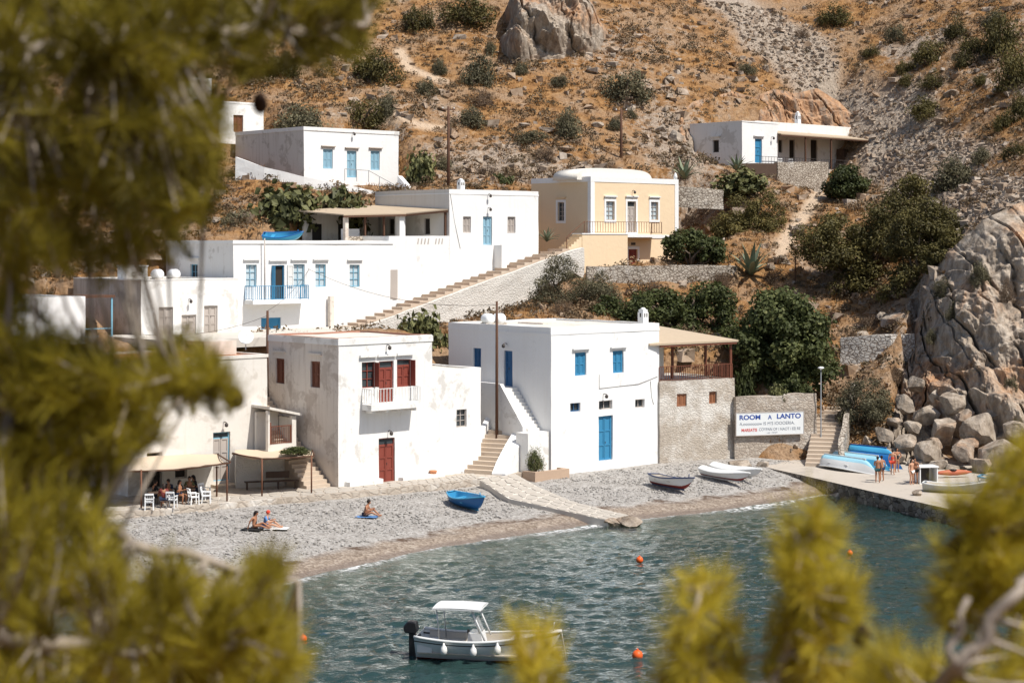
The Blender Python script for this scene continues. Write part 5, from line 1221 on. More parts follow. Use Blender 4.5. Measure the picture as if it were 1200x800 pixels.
# ---------------------------------------------------------------- taverna awnings, tables, chairs, bench
def awning(label, A, B, posts, mat, thick=0.03):
    """A: front edge points, B: back edge points (px,py,Y)"""
    a = [P3(*q) for q in A]; b = [P3(*q) for q in B]; o = Vector((posts[0][0] - CX, 0, 0)); base = P3(posts[0][0], 595, posts[0][2]); base.z = ZW
    r_ = thing('awning', label, 'awning', base)
    nu, nv = 24, 10; V = []
    for j in range(nv + 1):
        for i in range(nu + 1):
            f, g = i / nu, j / nv; p = lerp_edge(a, f).lerp(lerp_edge(b, f), g)
            sag = -0.28 * math.sin(math.pi * g) * (0.5 + 0.5 * abs(math.sin(math.pi * 2.5 * f))) + 0.05 * noise.noise(p * 1.5)
            V.append(tuple(p - base + Vector((0, 0, sag))))
    ii = np.arange(len(V)).reshape(nv + 1, nu + 1); F_ = np.stack([ii[:-1, :-1], ii[:-1, 1:], ii[1:, 1:], ii[1:, :-1]], -1).reshape(-1, 4)
    V2 = V + [(x, y, z - thick) for x, y, z in V]; F2 = np.vstack([F_, F_[:, ::-1] + len(V)])
    link('canopy', mesh_np('canopy', V2, F2, True), mat, r_)
    for i in range(len(a) - 1): MB().tube([a[i] - base - Vector((0, 0, 0.06)), a[i + 1] - base - Vector((0, 0, 0.06))], 0.045, 6).build('beam', WOOD, r_)
    MB().tube([a[-1] - base, b[-1] - base], 0.04, 6).build('beam', WOOD, r_)
    for px, ytop, Y in posts:
        p = P3(px, ytop, Y); q = Vector((p.x, p.y, ZW)); MB().tube([q - base, p - base], 0.05, 6).build('post', RUST, r_)
    return r_
ya, yb2 = 95.6, 97.9
awning('cream canvas awning stretched over the taverna tables', [(118, 552, 95.2), (157, 551, 95.6), (210, 549, 96.8), (270, 541, 98.2)], [(130, 528, 101.3), (175, 531, 101.8), (210, 531.5, 102.6), (255, 532, 103.6)], [(165.5, 550, 95.7), (266, 542, 98.2), (254, 546, 100.2), (121, 552, 95.3)], CANVAS)
awning('sagging cream awning over the dark bench by the stone wall', [(272, 530, 101.2), (307, 536.5, 100.2), (340, 535, 100.9), (368, 533, 101.6)], [(276, 526.5, 104.8), (307, 527, 105.0), (340, 526, 105.3), (366, 527, 105.6)], [(307, 537, 100.2), (365, 533.5, 101.5)], CANVAS)
# low stone wall behind the bench
p = P3(277, 580, 103.6)
pts = []
for px, Y in ((277, 103.6), (300, 104.0), (346, 105.2)): q = P3(px, 533, Y); pts.append((q.x, q.y, 1.0, q.z))
slope_wall('bench_wall', 'patched stone wall behind the dark bench', 'wall', pts, 0.4, STONE_LIME, wob=0.06)
def box_thing(name, label, cat, loc, rz, parts, group=None):
    r_ = thing(name, label, cat, loc, rz, group)
    for nm, mat, boxes in parts:
        mb = MB()
        for b in boxes: mb.box(*b)
        mb.build(nm, mat, r_)
    return r_
pb = P3(287, 580, 102.7); pb.z = ZW
Lb = 3.1
box_thing('bench', 'long dark wooden bench with a back rest under the small awning', 'bench', pb, R(15),
          [('seat', WOOD_D, [(0, Lb, 0, 0.4, 0.42, 0.48)]), ('backrest', WOOD_D, [(1.25, 2.6, 0.42, 0.47, 0.6, 0.98)])] + [('leg', WOOD_D, [(x_, x_ + 0.08, 0.05, 0.35, 0, 0.42)]) for x_ in (0.1, 1.0, 1.9, 2.9)])
def chair(label, p, rz, group):
    r_ = thing('plastic_chair', label, 'chair', p, rz, group)
    for x_ in (-0.22, 0.22):
        MB().bar((x_, -0.22, 0), (x_ * 0.92, -0.2, 0.62), 0.05).build('leg', PLASTIC, r_)
        MB().bar((x_, 0.24, 0), (x_ * 0.95, 0.2, 0.42), 0.055).build('leg', PLASTIC, r_)
        MB().bar((x_ * 1.05, -0.22, 0.63), (x_ * 1.05, 0.24, 0.64), 0.06, 0.04).build('armrest', PLASTIC, r_)
    MB().box(-0.24, 0.24, -0.22, 0.22, 0.40, 0.44).build('seat', PLASTIC, r_)
    mb = MB(); mb.bar((-0.23, 0.21, 0.42), (-0.21, 0.30, 0.86), 0.05).bar((0.23, 0.21, 0.42), (0.21, 0.30, 0.86), 0.05).bar((-0.23, 0.30, 0.85), (0.23, 0.30, 0.85), 0.07, 0.09).bar((-0.2, 0.25, 0.6), (0.2, 0.25, 0.6), 0.05, 0.07)
    for x_ in (-0.1, 0.0, 0.1): mb.bar((x_, 0.22, 0.44), (x_, 0.29, 0.84), 0.05, 0.02)
    mb.build('backrest', PLASTIC, r_); return r_
GC = 'white plastic chairs at the taverna tables'
def wkp(px, py): return GR(px, py, ZW)
CH = 'white plastic armchair pulled up to a taverna table'
for px, py, rz in ((175, 597, 190), (201.5, 594.5, 170), (227, 591, 120), (242, 589.5, 95), (240, 585, 60)): chair(CH, wkp(px, py), R(rz), GC)
def table(label, p):
    box_thing('table', label, 'table', p, R(20), [('top', WOOD_D, [(-0.55, 0.55, -0.4, 0.4, 0.71, 0.75)])] + [('leg', WOOD_D, [(x_ - 0.03, x_ + 0.03, y_ - 0.03, y_ + 0.03, 0, 0.71)]) for x_ in (-0.45, 0.45) for y_ in (-0.3, 0.3)], 'taverna tables')
TB = [wkp(186, 592.5), wkp(216, 588)]
for p in TB: table('dark wooden table in the shade of the large awning', p)

# ---------------------------------------------------------------- things on the roofs and terraces
def tank(label, p, rz, L_=0.9, r0=0.42):
    r_ = thing('water_tank', label, 'water tank', p, rz, 'white water tanks on the roofs')
    M_ = Matrix.Translation((0, 0, r0 + 0.05)) @ Matrix.Rotation(R(90), 4, 'Y')
    MB().lathe([(r0 * 0.4, -L_ / 2 - 0.08), (r0 * 0.9, -L_ / 2), (r0, -L_ / 2 + 0.1), (r0 * 0.97, 0), (r0, L_ / 2 - 0.1), (r0 * 0.9, L_ / 2), (r0 * 0.4, L_ / 2 + 0.08)], 14, M_).build('drum', PLASTIC, r_)
    for x_ in (-0.3, 0.3): MB().box(x_ - 0.06, x_ + 0.06, -r0, r0, 0, 0.16).build('cradle', CONC, r_)
zr_ = W.zt - 0.12
for i, (x_, y_) in enumerate(((1.0, 7.1), (1.9, 7.0))): tank('small white barrel tank on the roof corner of the tall white house', W.fr.w(x_, y_, zr_), W.fr.a + R(80), 0.75, 0.36)
box_thing('roof_box', 'square white masonry box on the roof above the grey doors', 'roof box', E.fr.w(0.3, 2.4, E.zt - 0.13), E.fr.a, [('box', WHITE_WORN, [(0, 1.6, 0, 1.2, 0, 0.95)]), ('lid', WHITE_WORN, [(-0.05, 1.65, -0.05, 1.25, 0.952, 1.03)])])
for x_, y_ in ((2.6, 2.3), (3.7, 2.0)): tank('white barrel tank on the flat roof above the three grey doors', E.fr.w(x_, y_, E.zt - 0.13), E.fr.a + R(90), 0.7, 0.36)
def dish(label, p, rz):
    r_ = thing('satellite_dish', label, 'dish', p, rz)
    MB().bar((0, 0, 0), (0, 0, 0.75), 0.06).build('mast', STEEL, r_)
    M_ = Matrix.Translation((0, -0.05, 0.72)) @ Matrix.Rotation(R(62), 4, 'X')
    MB().lathe([(0.02, 0.0), (0.2, 0.02), (0.36, 0.07), (0.46, 0.13), (0.46, 0.15), (0.34, 0.09), (0.02, 0.03)], 16, M_).build('reflector', PLASTIC, r_)
    MB().bar((0, -0.25, 0.45), (0, -0.62, 0.95), 0.03).build('feed_arm', STEEL, r_)
dish('white satellite dish standing on the taverna house roof', P3(288, 410, 106.5), R(10))
# upturned blue boat on the terrace is built with the boats
def pot(label, p, mat=None):
    r_ = thing('flower_pot', label, 'pot', p); MB().lathe([(0.16, 0), (0.22, 0.28), (0.24, 0.36), (0.2, 0.36), (0.18, 0.3)], 10).build('pot', mat or TERRA, r_)
pot('terracotta pot on the bench end beside the red door', Rh.fr.w(Rh.fr.f(505, 556)[0], -0.22, Rh.fr.f(505, 557.5)[1]))
for i, px in enumerate((918, 932)):
    p = Kh.fr.w(Kh.fr.f(px, 190)[0], 0.6, Kh.zb); chair('white plastic chair on the porch of the house below the cliff', p, R(200 - 30 * i), 'chairs on the hill porch')
# ---------------------------------------------------------------- boats
def hull_pts(L, B, D, fl=0.75, sheer=0.28, bowf=2.0, transom=0.72, rake=0.10, n=21, m=8, inset=0.0):
    """rows of points from keel to gunwale, x from stern (0) to bow (L)"""
    rows = []
    for i in range(n):
        t = i / (n - 1); bw = B / 2 * (transom + (1 - transom) * math.sin(min(t / 0.45, 1) * math.pi / 2)) * (1 - max(0, (t - 0.45) / 0.55) ** bowf)
        bw = max(bw - inset, 0.012); zs = D + sheer * (abs(t - 0.35) / 0.65) ** 2; zk = 0.0 + D * 0.75 * max(0, (t - 0.8) / 0.2) ** 2 + inset * 0.9
        rows.append([])
        for j in range(m):
            f = j / (m - 1); y = bw * f ** 0.55; z = zk + (zs - zk) * (f ** (1.5 if fl > 0.5 else 1.2))
            rows[-1].append((t * L + rake * L * f * max(0, (t - 0.7) / 0.3) ** 2, y, z))
    return rows
def skin(mb, rows, flip=False):
    for sgn in (1, -1):
        for a, b in zip(rows, rows[1:]):
            for j in range(len(a) - 1): mb.poly([(p[0], p[1] * sgn, p[2]) for p in (a[j], b[j], b[j + 1], a[j + 1])], True)
def boat(name, label, loc, rz, L, B, D, hullm, inm, rimm, group=None, over=False, cover=None, bottom=None, seats=2, transom=0.72, roll=0.0, pitch=0.0):
    r_ = thing(name, label, 'boat', loc, rz, group); r_.rotation_euler = (R(roll) + (math.pi if over else 0), R(pitch), rz)
    rows = hull_pts(L, B, D, transom=transom); mb = MB()
    if bottom:
        skin(mb, [q[3:] for q in rows]); b2 = MB(); skin(b2, [q[:4] for q in rows])
        e = rows[0][:4]; b2.poly([(p[0], p[1], p[2]) for p in e] + [(p[0], -p[1], p[2]) for p in e[::-1]]); b2.build('bottom', bottom, r_)
        e = rows[0][3:]
    else: skin(mb, rows); e = rows[0]
    mb.poly([(p[0], p[1], p[2]) for p in e] + [(p[0], -p[1], p[2]) for p in e[::-1]])
    mb.build('hull', hullm, r_)
    ins = hull_pts(L, B, D, transom=transom, inset=0.05); mb = MB(); skin(mb, ins[1:]); e = ins[1]
    mb.poly([(p[0], p[1], p[2]) for p in e] + [(p[0], -p[1], p[2]) for p in e[::-1]]); mb.build('interior', inm, r_)
    for sgn in (1, -1): MB().tube([(q[-1][0], q[-1][1] * sgn, q[-1][2]) for q in rows], 0.045, 6).build('gunwale', rimm, r_)
    MB().tube([(rows[0][-1][0], y_, rows[0][-1][2]) for y_ in (-rows[0][-1][1], 0, rows[0][-1][1])], 0.04, 6).build('transom_rail', rimm, r_)
    MB().bar((0.0, 0, -0.03), (L * 0.86, 0, -0.03), 0.06, 0.1).build('keel', rimm, r_)
    for k in range(seats):
        t = 0.25 + 0.35 * k; q = rows[int(t * 20)][-1]; MB().box(t * L - 0.14, t * L + 0.14, -q[1] + 0.08, q[1] - 0.08, D * 0.62, D * 0.62 + 0.05).build('thwart', inm, r_)
    if not over and not cover: MB().lathe([(0.03, 0), (0.035, 0.2)], 6, Matrix.Translation((L * 0.96, 0, rows[-2][-1][2]))).build('stem_post', rimm, r_)
    if cover:
        mb = MB()
        for a, b in zip(rows, rows[1:]):
            for s0_, s1_ in ((-1.03, -0.5), (-0.5, 0), (0, 0.5), (0.5, 1.03)):
                z = lambda q, s_: q[-1][2] + 0.05 + 0.16 * (1 - s_ * s_) * min(1, q[-1][1] * 2.5)
                mb.poly([(a[-1][0], a[-1][1] * s0_, z(a, s0_)), (b[-1][0], b[-1][1] * s0_, z(b, s0_)), (b[-1][0], b[-1][1] * s1_, z(b, s1_)), (a[-1][0], a[-1][1] * s1_, z(a, s1_))], True)
        mb.build('cover', cover, r_)
    return r_
BB = paint('boat_blue_paint', (0.02, 0.13, 0.36), 0.4, 0.12); BC = paint('boat_cyan_paint', (0.06, 0.33, 0.56), 0.4, 0.12); BW = paint('boat_white_paint', (0.72, 0.73, 0.72), 0.4, 0.12); BL = paint('boat_pale_blue_paint', (0.33, 0.60, 0.72), 0.45, 0.15); BR = paint('boat_red_antifouling', (0.22, 0.03, 0.025), 0.6, 0.15)
BT = paint('boat_tan_interior', (0.52, 0.47, 0.40), 0.6, 0.15)
def ends(p, q): d = q - p; return math.atan2(d.y, d.x), d.length
def bz(p): return float(beach_z(p.x, p.y))
a, b = GR(528, 590, 0.85), GR(566, 603, 0.7); c_ = (a + b) / 2; rz = math.atan2(b.y - a.y, b.x - a.x)
def place_boat(cx, cy, zg, ang, L): 
    c_ = GR(cx, cy, zg); return Vector((c_.x - math.cos(ang) * L / 2, c_.y - math.sin(ang) * L / 2, zg))
A1 = R(-62)
boat('rowing_boat', 'blue wooden rowing boat drawn up on the grey pebbles', place_boat(547, 594, 0.72, R(-60), 3.7) + Vector((0, 0, 0.04)), R(-60), 3.7, 1.35, 0.55, BB, BC, BC, roll=6, transom=0.35)
boat('rowing_boat', 'white open boat with red bottom and dark rim on the pebbles', place_boat(786, 571, 0.75, R(-58), 3.7) + Vector((0, 0, 0.04)), R(-58), 3.7, 1.35, 0.52, BW, BT, plain('dark_blue_rim', (0.03, 0.05, 0.12), 0.5), bottom=BR, roll=-5, transom=0.6)
boat('covered_boat', 'white boat under a white cover with red waterline, nearer the water', place_boat(848, 560.5, 0.85, R(-58), 4.2), R(-58), 4.2, 1.1, 0.34, BW, BW, BW, cover=BW, bottom=BR, roll=-3)
boat('covered_boat', 'white boat under a white cover nearer the stone wall', place_boat(862, 556.0, 0.9, R(-57), 4.2), R(-57), 4.2, 1.1, 0.34, BW, BW, BW, cover=BW, roll=2)
def upturned(label, cx, cy, ang, L, B, D, hm, im, rim, lift=0.0, bottom=None):
    p = GR(cx, cy, ZQ); r_ = boat('upturned_boat', label, p, ang, L, B, D, hm, im, rim, over=True, bottom=bottom, transom=0.62)
    e = Matrix.Rotation(ang, 4, 'Z') @ Matrix.Rotation(math.pi, 4, 'X')
    r_.location = p + Vector((-math.cos(ang) * L / 2, -math.sin(ang) * L / 2, D + 0.22 + lift)); return r_
upturned('pale blue upturned boat with a white rim lying nearest the steps', 994, 551, R(-55), 4.3, 1.6, 0.62, BW, BW, BW, bottom=BL)
upturned('sky blue upturned boat lying between the pale boat and the dark blue boats', 1008, 547, R(-52), 4.3, 1.55, 0.62, BC, BW, BW, bottom=BL)
upturned('dark blue upturned boat beside the rocks of the cliff', 1024, 545.5, R(-50), 4.0, 1.5, 0.62, BB, BB, BC)
upturned('blue upturned boat resting on the dark blue boat', 1021, 543, R(-48), 3.4, 1.2, 0.4, BC, BC, BB, lift=0.5)
boat('terrace_boat', 'small blue and white boat on the terrace above the balcony house', P3(309, 279.5, 136.5) + Vector((0, 0, -0.15)), R(-8), 2.9, 1.0, 0.45, BC, BC, BB, bottom=BL, seats=1, roll=25)
boat('moored_boat', 'grey boat lying on the quay in front of the white hut', GR(1082, 575, ZQ), R(-22), 3.4, 1.3, 0.45, paint('boat_grey_paint', (0.42, 0.45, 0.48), 0.45, 0.1), BT, BW)
mbp = P3(1150, 588, 104); boat('moored_boat', 'small white and blue boat moored at the quay end behind the pine', Vector((28.3, 108.5, 0.82)), R(-30), 3.4, 1.3, 0.55, BW, BT, BC)
kr = thing('kayak', 'orange kayak lying on the quay beside the white hut', 'kayak', GR(1094, 560, 0.8), R(12)); MB().lathe([(0.02, 0), (0.13, 0.5), (0.19, 1.1), (0.19, 1.6), (0.13, 2.2), (0.02, 2.6)], 10, Matrix.Translation((0, 0, 0.32)) @ Matrix.Rotation(R(90), 4, 'Y')).build('hull', plain('orange_kayak_plastic', (0.38, 0.11, 0.06), 0.6), kr)
MB().lathe([(0.24, 0), (0.26, 0.05), (0.2, 0.06)], 10, Matrix.Translation((1.3, 0, 0.46))).build('cockpit', BLACKP, kr)
r_ = thing('quay_hut', 'small white open fronted hut on the quay near the bathers', 'hut', GR(1078, 567, 0.8), R(8))
MB().box(0, 1.15, 0, 0.06, 0, 0.05).box(0, 0.06, 0, 0.95, 0.05, 1.0).box(1.09, 1.15, 0, 0.95, 0.05, 1.0).box(0.06, 1.09, 0.9, 0.95, 0.05, 1.0).build('wall', PLASTIC, r_)
MB().box(-0.04, 1.2, -0.06, 1.0, 1.0, 1.07).build('roof', PLASTIC, r_); MB().box(0.08, 0.7, 0.3, 0.35, 0.05, 0.98).build('dark_panel', DARK, r_)

# motor boat on the water
ang = R(-11); mp = P3(491, 768, 67.6); mp.z = -0.14
mbt = thing('motor_boat', 'white motor boat with a sunshade and black outboard on the water', 'boat', mp, ang)
mbt.scale = (0.885, 0.9, 0.93)
L_, B_, D_ = 5.75, 2.05, 0.92
rows = hull_pts(L_, B_, D_, sheer=0.42, transom=0.86, rake=0.07)
mb = MB(); skin(mb, [q[2:] for q in rows]); e = rows[0]; mb.poly([(p[0], p[1], p[2]) for p in e] + [(p[0], -p[1], p[2]) for p in e[::-1]]); mb.build('hull', paint('grey_white_gelcoat', (0.72, 0.75, 0.76), 0.3, 0.06), mbt)
mb = MB(); skin(mb, [q[:3] for q in rows]); mb.build('bottom', BR, mbt)
ins = hull_pts(L_, B_, D_, sheer=0.42, transom=0.86, rake=0.07, inset=0.10); mb = MB(); skin(mb, ins[1:-1]); mb.build('liner', BT, mbt)
for sg_ in (1, -1):
    MB().tube([(q[-1][0], q[-1][1] * sg_, q[-1][2] + 0.02) for q in rows], 0.06, 6).build('gunwale', BW, mbt)
    MB().tube([(q[-2][0], q[-2][1] * sg_ * 1.004, q[-2][2] + 0.06) for q in rows], 0.035, 6).build('rubbing_strake', BLACKP, mbt)
mb = MB(); mb.box(0.1, 4.4, -0.78, 0.78, 0.38, 0.43); mb.build('deck', BT, mbt)
mb = MB(); mb.box(0.12, 0.75, -0.8, 0.8, 0.43, 0.72); mb.build('stern_bench', BW, mbt)
mb = MB(); mb.box(0.9, 1.9, -0.6, 0.6, 0.43, 0.72); mb.build('cushion', BT, mbt)
mb = MB(); mb.box(3.25, 3.6, -0.55, 0.5, 0.431, 0.66); mb.build('hatch', ORANGEP, mbt)
mb = MB(); mb.prism([(4.0, -0.72, 0.93), (5.35, -0.2, 1.12), (5.35, 0.2, 1.12), (4.0, 0.72, 0.93)], (0, 0, 0.06)); mb.build('foredeck', BW, mbt)
mb = MB(); mb.prism([(2.15, -0.42, 0.43), (2.95, -0.42, 0.43), (2.78, -0.42, 1.2), (2.25, -0.42, 1.2)], (0, 0.84, 0)); mb.build('console', BW, mbt)
mb = MB(); mb.prism([(2.70, -0.42, 1.2), (2.76, -0.42, 1.2), (2.52, -0.42, 1.72), (2.47, -0.42, 1.72)], (0, 0.84, 0)); mb.build('windscreen', WINDSCREEN, mbt)
M_ = Matrix.Translation((2.2, -0.1, 1.1)) @ Matrix.Rotation(R(70), 4, 'Y'); MB().lathe([(0.19, 0), (0.21, 0.02), (0.19, 0.04)], 12, M_).build('steering_wheel', BLACKP, mbt)
zc = 2.18
for y_ in (-0.62, 0.62):
    MB().tube([(1.05, y_, 0.8), (0.92, y_, zc)], 0.025, 6).build('canopy_post', STEEL, mbt); MB().tube([(3.0, y_, 0.95), (2.40, y_, zc + 0.02)], 0.04, 6).build('canopy_post', BW, mbt)
V = []
for j in range(7):
    for i in range(9):
        f, g = i / 8, j / 6 * 2 - 1; V.append((0.78 + 2.05 * f, 0.82 * g, zc + 0.03 + 0.05 * (1 - g * g) + 0.03 * math.sin(math.pi * f)))
ii = np.arange(63).reshape(7, 9); F_ = np.stack([ii[:-1, :-1], ii[:-1, 1:], ii[1:, 1:], ii[1:, :-1]], -1).reshape(-1, 4)
V2 = V + [(x, y, z - 0.025) for x, y, z in V]; link('canopy', mesh_np('canopy', V2, np.vstack([F_, F_[:, ::-1] + 63]), True), BW, mbt)
mb = MB(); mb.bar((0.78, -0.82, zc), (2.83, -0.82, zc), 0.04).bar((0.78, 0.82, zc), (2.83, 0.82, zc), 0.04).bar((0.78, -0.82, zc), (0.78, 0.82, zc), 0.04).bar((2.83, -0.82, zc), (2.83, 0.82, zc), 0.04); mb.build('canopy_frame', BW, mbt)
mb = MB(); mb.prism([(-0.62, -0.2, 1.05), (-0.12, -0.2, 1.0), (-0.02, -0.2, 1.2), (-0.1, -0.2, 1.5), (-0.45, -0.2, 1.52), (-0.66, -0.2, 1.3)], (0, 0.4, 0)); om = mb.build('outboard_motor', BLACKP, mbt, bevel=0.05)
mb = MB(); mb.box(-0.42, -0.16, -0.1, 0.1, 0.05, 1.05); mb.build('shaft', BLACKP, om); mb = MB(); mb.box(-0.16, 0.05, -0.15, 0.15, 0.7, 0.98); mb.build('bracket', BLACKP, om)
for x_ in (1.35, 2.62, 3.62):
    q = rows[int(round(x_ / L_ * 20))][-1]; MB().lathe([(0.03, 0.30), (0.05, 0.22), (0.13, 0.12), (0.15, 0), (0.13, -0.12), (0.04, -0.18)], 12, Matrix.Translation((x_, -q[1] - 0.12, q[2] - 0.32))).build('fender', FENDER, mbt)
q = rows[-1][-1]; MB().tube([(q[0], 0, q[2]), (q[0] + 0.15, -0.1, 0.7), (q[0] + 0.25, -0.2, 0.2)], 0.015, 5).build('mooring_rope', BT, mbt)
MB().tube([(q[0] - 0.35, 0, q[2]), (q[0] - 0.3, 0, q[2] + 0.35)], 0.02, 5).build('bow_cleat', STEEL, mbt)

def buoy(label, px, py, r0):
    p = GR(px, py, 0); p.z = r0 * 0.45
    r_ = thing('buoy', label, 'buoy', p); prof = [(r0 * math.sin(math.pi * i / 8) + 0.004, -r0 * math.cos(math.pi * i / 8)) for i in range(9)]
    MB().lathe(prof, 14).build('float', ORANGE, r_); MB().lathe([(r0 * 0.2, r0 * 0.93), (r0 * 0.2, r0 * 1.2), (r0 * 0.1, r0 * 1.25)], 8).build('eye', ORANGE, r_)
buoy('orange buoy floating off the end of the stone ramp', 749.5, 657.5, 0.17); buoy('large orange buoy floating ahead of the bow of the motor boat', 747, 770, 0.20)
buoy('small orange buoy floating beside the pine boughs left of the motor boat', 355, 750, 0.16); buoy('small red orange buoy off the quay wall', 996, 649, 0.14)

# ---------------------------------------------------------------- people
SKIN = plain('tanned_skin', (0.36, 0.17, 0.095), 0.55, var=0.08); SKIN2 = plain('fair_tanned_skin', (0.50, 0.27, 0.17), 0.55, var=0.08)
HAIR = plain('dark_hair', (0.02, 0.013, 0.01), 0.6); 
def cloth(n_, c_): return plain(n_, c_, 0.9, var=0.12)
C_NAVY, C_BLACK, C_RED, C_BLUE, C_WHITE, C_OLIVE, C_TEAL = cloth('navy_cloth', (0.02, 0.03, 0.06)), cloth('black_cloth', (0.015, 0.015, 0.016)), cloth('coral_red_cloth', (0.60, 0.07, 0.04)), cloth('blue_cloth', (0.10, 0.22, 0.45)), cloth('white_cloth', (0.7, 0.69, 0.66)), cloth('olive_cloth', (0.10, 0.11, 0.05)), cloth('dark_teal_cloth', (0.02, 0.07, 0.08))
def skinned(nodes, edges, root_i, sub=1):
    me = bpy.data.meshes.new('tmp'); me.from_pydata([n[0] for n in nodes], edges, []); o = bpy.data.objects.new('tmp', me); COL.objects.link(o)
    md = o.modifiers.new('s', 'SKIN'); md.use_smooth_shade = True
    sv = me.skin_vertices[0].data if me.skin_vertices else None
    if sv is None:
        bm = bmesh.new(); bm.from_mesh(me); bm.verts.layers.skin.verify(); bm.to_mesh(me); bm.free(); sv = me.skin_vertices[0].data
    for i, n in enumerate(nodes):
        r0 = n[1] if isinstance(n[1], tuple) else (n[1], n[1]); sv[i].radius = r0; sv[i].use_root = (i == root_i)
    s2 = o.modifiers.new('u', 'SUBSURF'); s2.levels = sub; s2.render_levels = sub
    bpy.context.view_layer.update(); dg = bpy.context.evaluated_depsgraph_get(); out = bpy.data.meshes.new_from_object(o.evaluated_get(dg))
    bpy.data.objects.remove(o); bpy.data.meshes.remove(me)
    for p in out.polygons: p.use_smooth = True
    return out
V3 = Vector
def person(label, loc, rz, J, skinm, clothes, hair='short', hairm=None, group=None, hat=None, k=1.0):
    """J: joint positions in metres, figure facing -y"""
    r_ = thing('person', label, 'person', loc, rz, group); r_.scale = (k, k, k)
    nodes, edges, id_ = [], [], {}
    def nd(n_, p, r0, par=None):
        id_[n_] = len(nodes); nodes.append((tuple(p), r0))
        if par is not None: edges.append((id_[par], id_[n_]))
    pel, che, nec, hea = V3(J['pelvis']), V3(J['chest']), V3(J['neck']), V3(J['head'])
    nd('pelvis', pel, (0.155, 0.115)); nd('waist', pel.lerp(che, 0.45), (0.135, 0.10), 'pelvis'); nd('chest', che, (0.165, 0.115), 'waist'); nd('neck', nec, 0.058, 'chest')
    up = (hea - nec).normalized(); fw = V3(J.get('face', (0, -1, 0))); nd('jaw', nec + up * 0.07 + fw * 0.012, (0.062, 0.07), 'neck'); nd('head', hea + fw * 0.01, (0.082, 0.10), 'jaw'); nd('crown', hea + up * 0.085, (0.066, 0.08), 'head'); nd('nose', hea + fw * 0.115 - up * 0.025, 0.016, 'head')
    for s_ in 'LR':
        sg_ = 1 if s_ == 'L' else -1; sh_, el, wr = V3(J['sh' + s_]), V3(J['el' + s_]), V3(J['wr' + s_])
        nd('sh' + s_, sh_, 0.062, 'chest'); nd('el' + s_, el, 0.043, 'sh' + s_); nd('wr' + s_, wr, 0.030, 'el' + s_)
        d = (wr - el).normalized(); pm = wr + d * 0.07; nd('pm' + s_, pm, (0.040, 0.022), 'wr' + s_)
        ax = d.cross(V3((0, 1, 0.3))).normalized()
        for f_, (off, ln) in enumerate(((-0.033, 0.06), (-0.011, 0.075), (0.011, 0.08), (0.033, 0.07))):
            b_ = pm + d * 0.035 + ax * off; nd(f'f{s_}{f_}', b_, 0.010, 'pm' + s_); nd(f'g{s_}{f_}', b_ + d * ln * 0.85 + V3((0, -0.02, -0.008)), 0.008, f'f{s_}{f_}')
        nd('th' + s_, wr + d * 0.05 - ax * 0.055, 0.011, 'wr' + s_); nd('tt' + s_, wr + d * 0.09 - ax * 0.075, 0.009, 'th' + s_)
        hp, kn, an = V3(J['hp' + s_]), V3(J['kn' + s_]), V3(J['an' + s_]); toe = V3(J['toe' + s_])
        nd('hp' + s_, hp, 0.098, 'pelvis'); nd('tm' + s_, hp.lerp(kn, 0.45), 0.082, 'hp' + s_); nd('kn' + s_, kn, 0.056, 'tm' + s_); nd('cf' + s_, kn.lerp(an, 0.35), 0.056, 'kn' + s_); nd('an' + s_, an, 0.036, 'cf' + s_); nd('toe' + s_, toe, (0.042, 0.024), 'an' + s_)
    link('body', skinned(nodes, edges, 0), skinm, r_)
    def wear(nm, names, eds, mat, grow):
        nn = [(nodes[id_[a]][0], tuple(q + grow for q in (nodes[id_[a]][1] if isinstance(nodes[id_[a]][1], tuple) else (nodes[id_[a]][1],) * 2))) for a in names]
        link(nm, skinned(nn, [(names.index(a), names.index(b)) for a, b in eds], 0), mat, r_)
    for nm, mat in clothes:
        if nm == 'shorts': wear(nm, ['pelvis', 'hpL', 'tmL', 'hpR', 'tmR'], [('pelvis', 'hpL'), ('hpL', 'tmL'), ('pelvis', 'hpR'), ('hpR', 'tmR')], mat, 0.02)
        elif nm == 'briefs': wear(nm, ['pelvis', 'hpL', 'hpR'], [('pelvis', 'hpL'), ('pelvis', 'hpR')], mat, 0.012)
        elif nm == 'shirt': wear(nm, ['pelvis', 'waist', 'chest', 'shL', 'elL', 'shR', 'elR'], [('pelvis', 'waist'), ('waist', 'chest'), ('chest', 'shL'), ('shL', 'elL'), ('chest', 'shR'), ('shR', 'elR')], mat, 0.016)
        elif nm == 'swimsuit': wear(nm, ['pelvis', 'waist', 'chest', 'hpL', 'hpR'], [('pelvis', 'waist'), ('waist', 'chest'), ('pelvis', 'hpL'), ('pelvis', 'hpR')], mat, 0.012)
        elif nm == 'trousers': wear(nm, ['pelvis', 'hpL', 'tmL', 'knL', 'cfL', 'anL', 'hpR', 'tmR', 'knR', 'cfR', 'anR'], [('pelvis', 'hpL'), ('hpL', 'tmL'), ('tmL', 'knL'), ('knL', 'cfL'), ('cfL', 'anL'), ('pelvis', 'hpR'), ('hpR', 'tmR'), ('tmR', 'knR'), ('knR', 'cfR'), ('cfR', 'anR')], mat, 0.018)
        elif nm == 'bikini_top': wear(nm, ['waist', 'chest'], [('waist', 'chest')], mat, -0.002)
    bk = hea - fw * 0.022 + up * 0.03
    bm = bmesh.new(); bmesh.ops.create_icosphere(bm, subdivisions=2, radius=0.115)
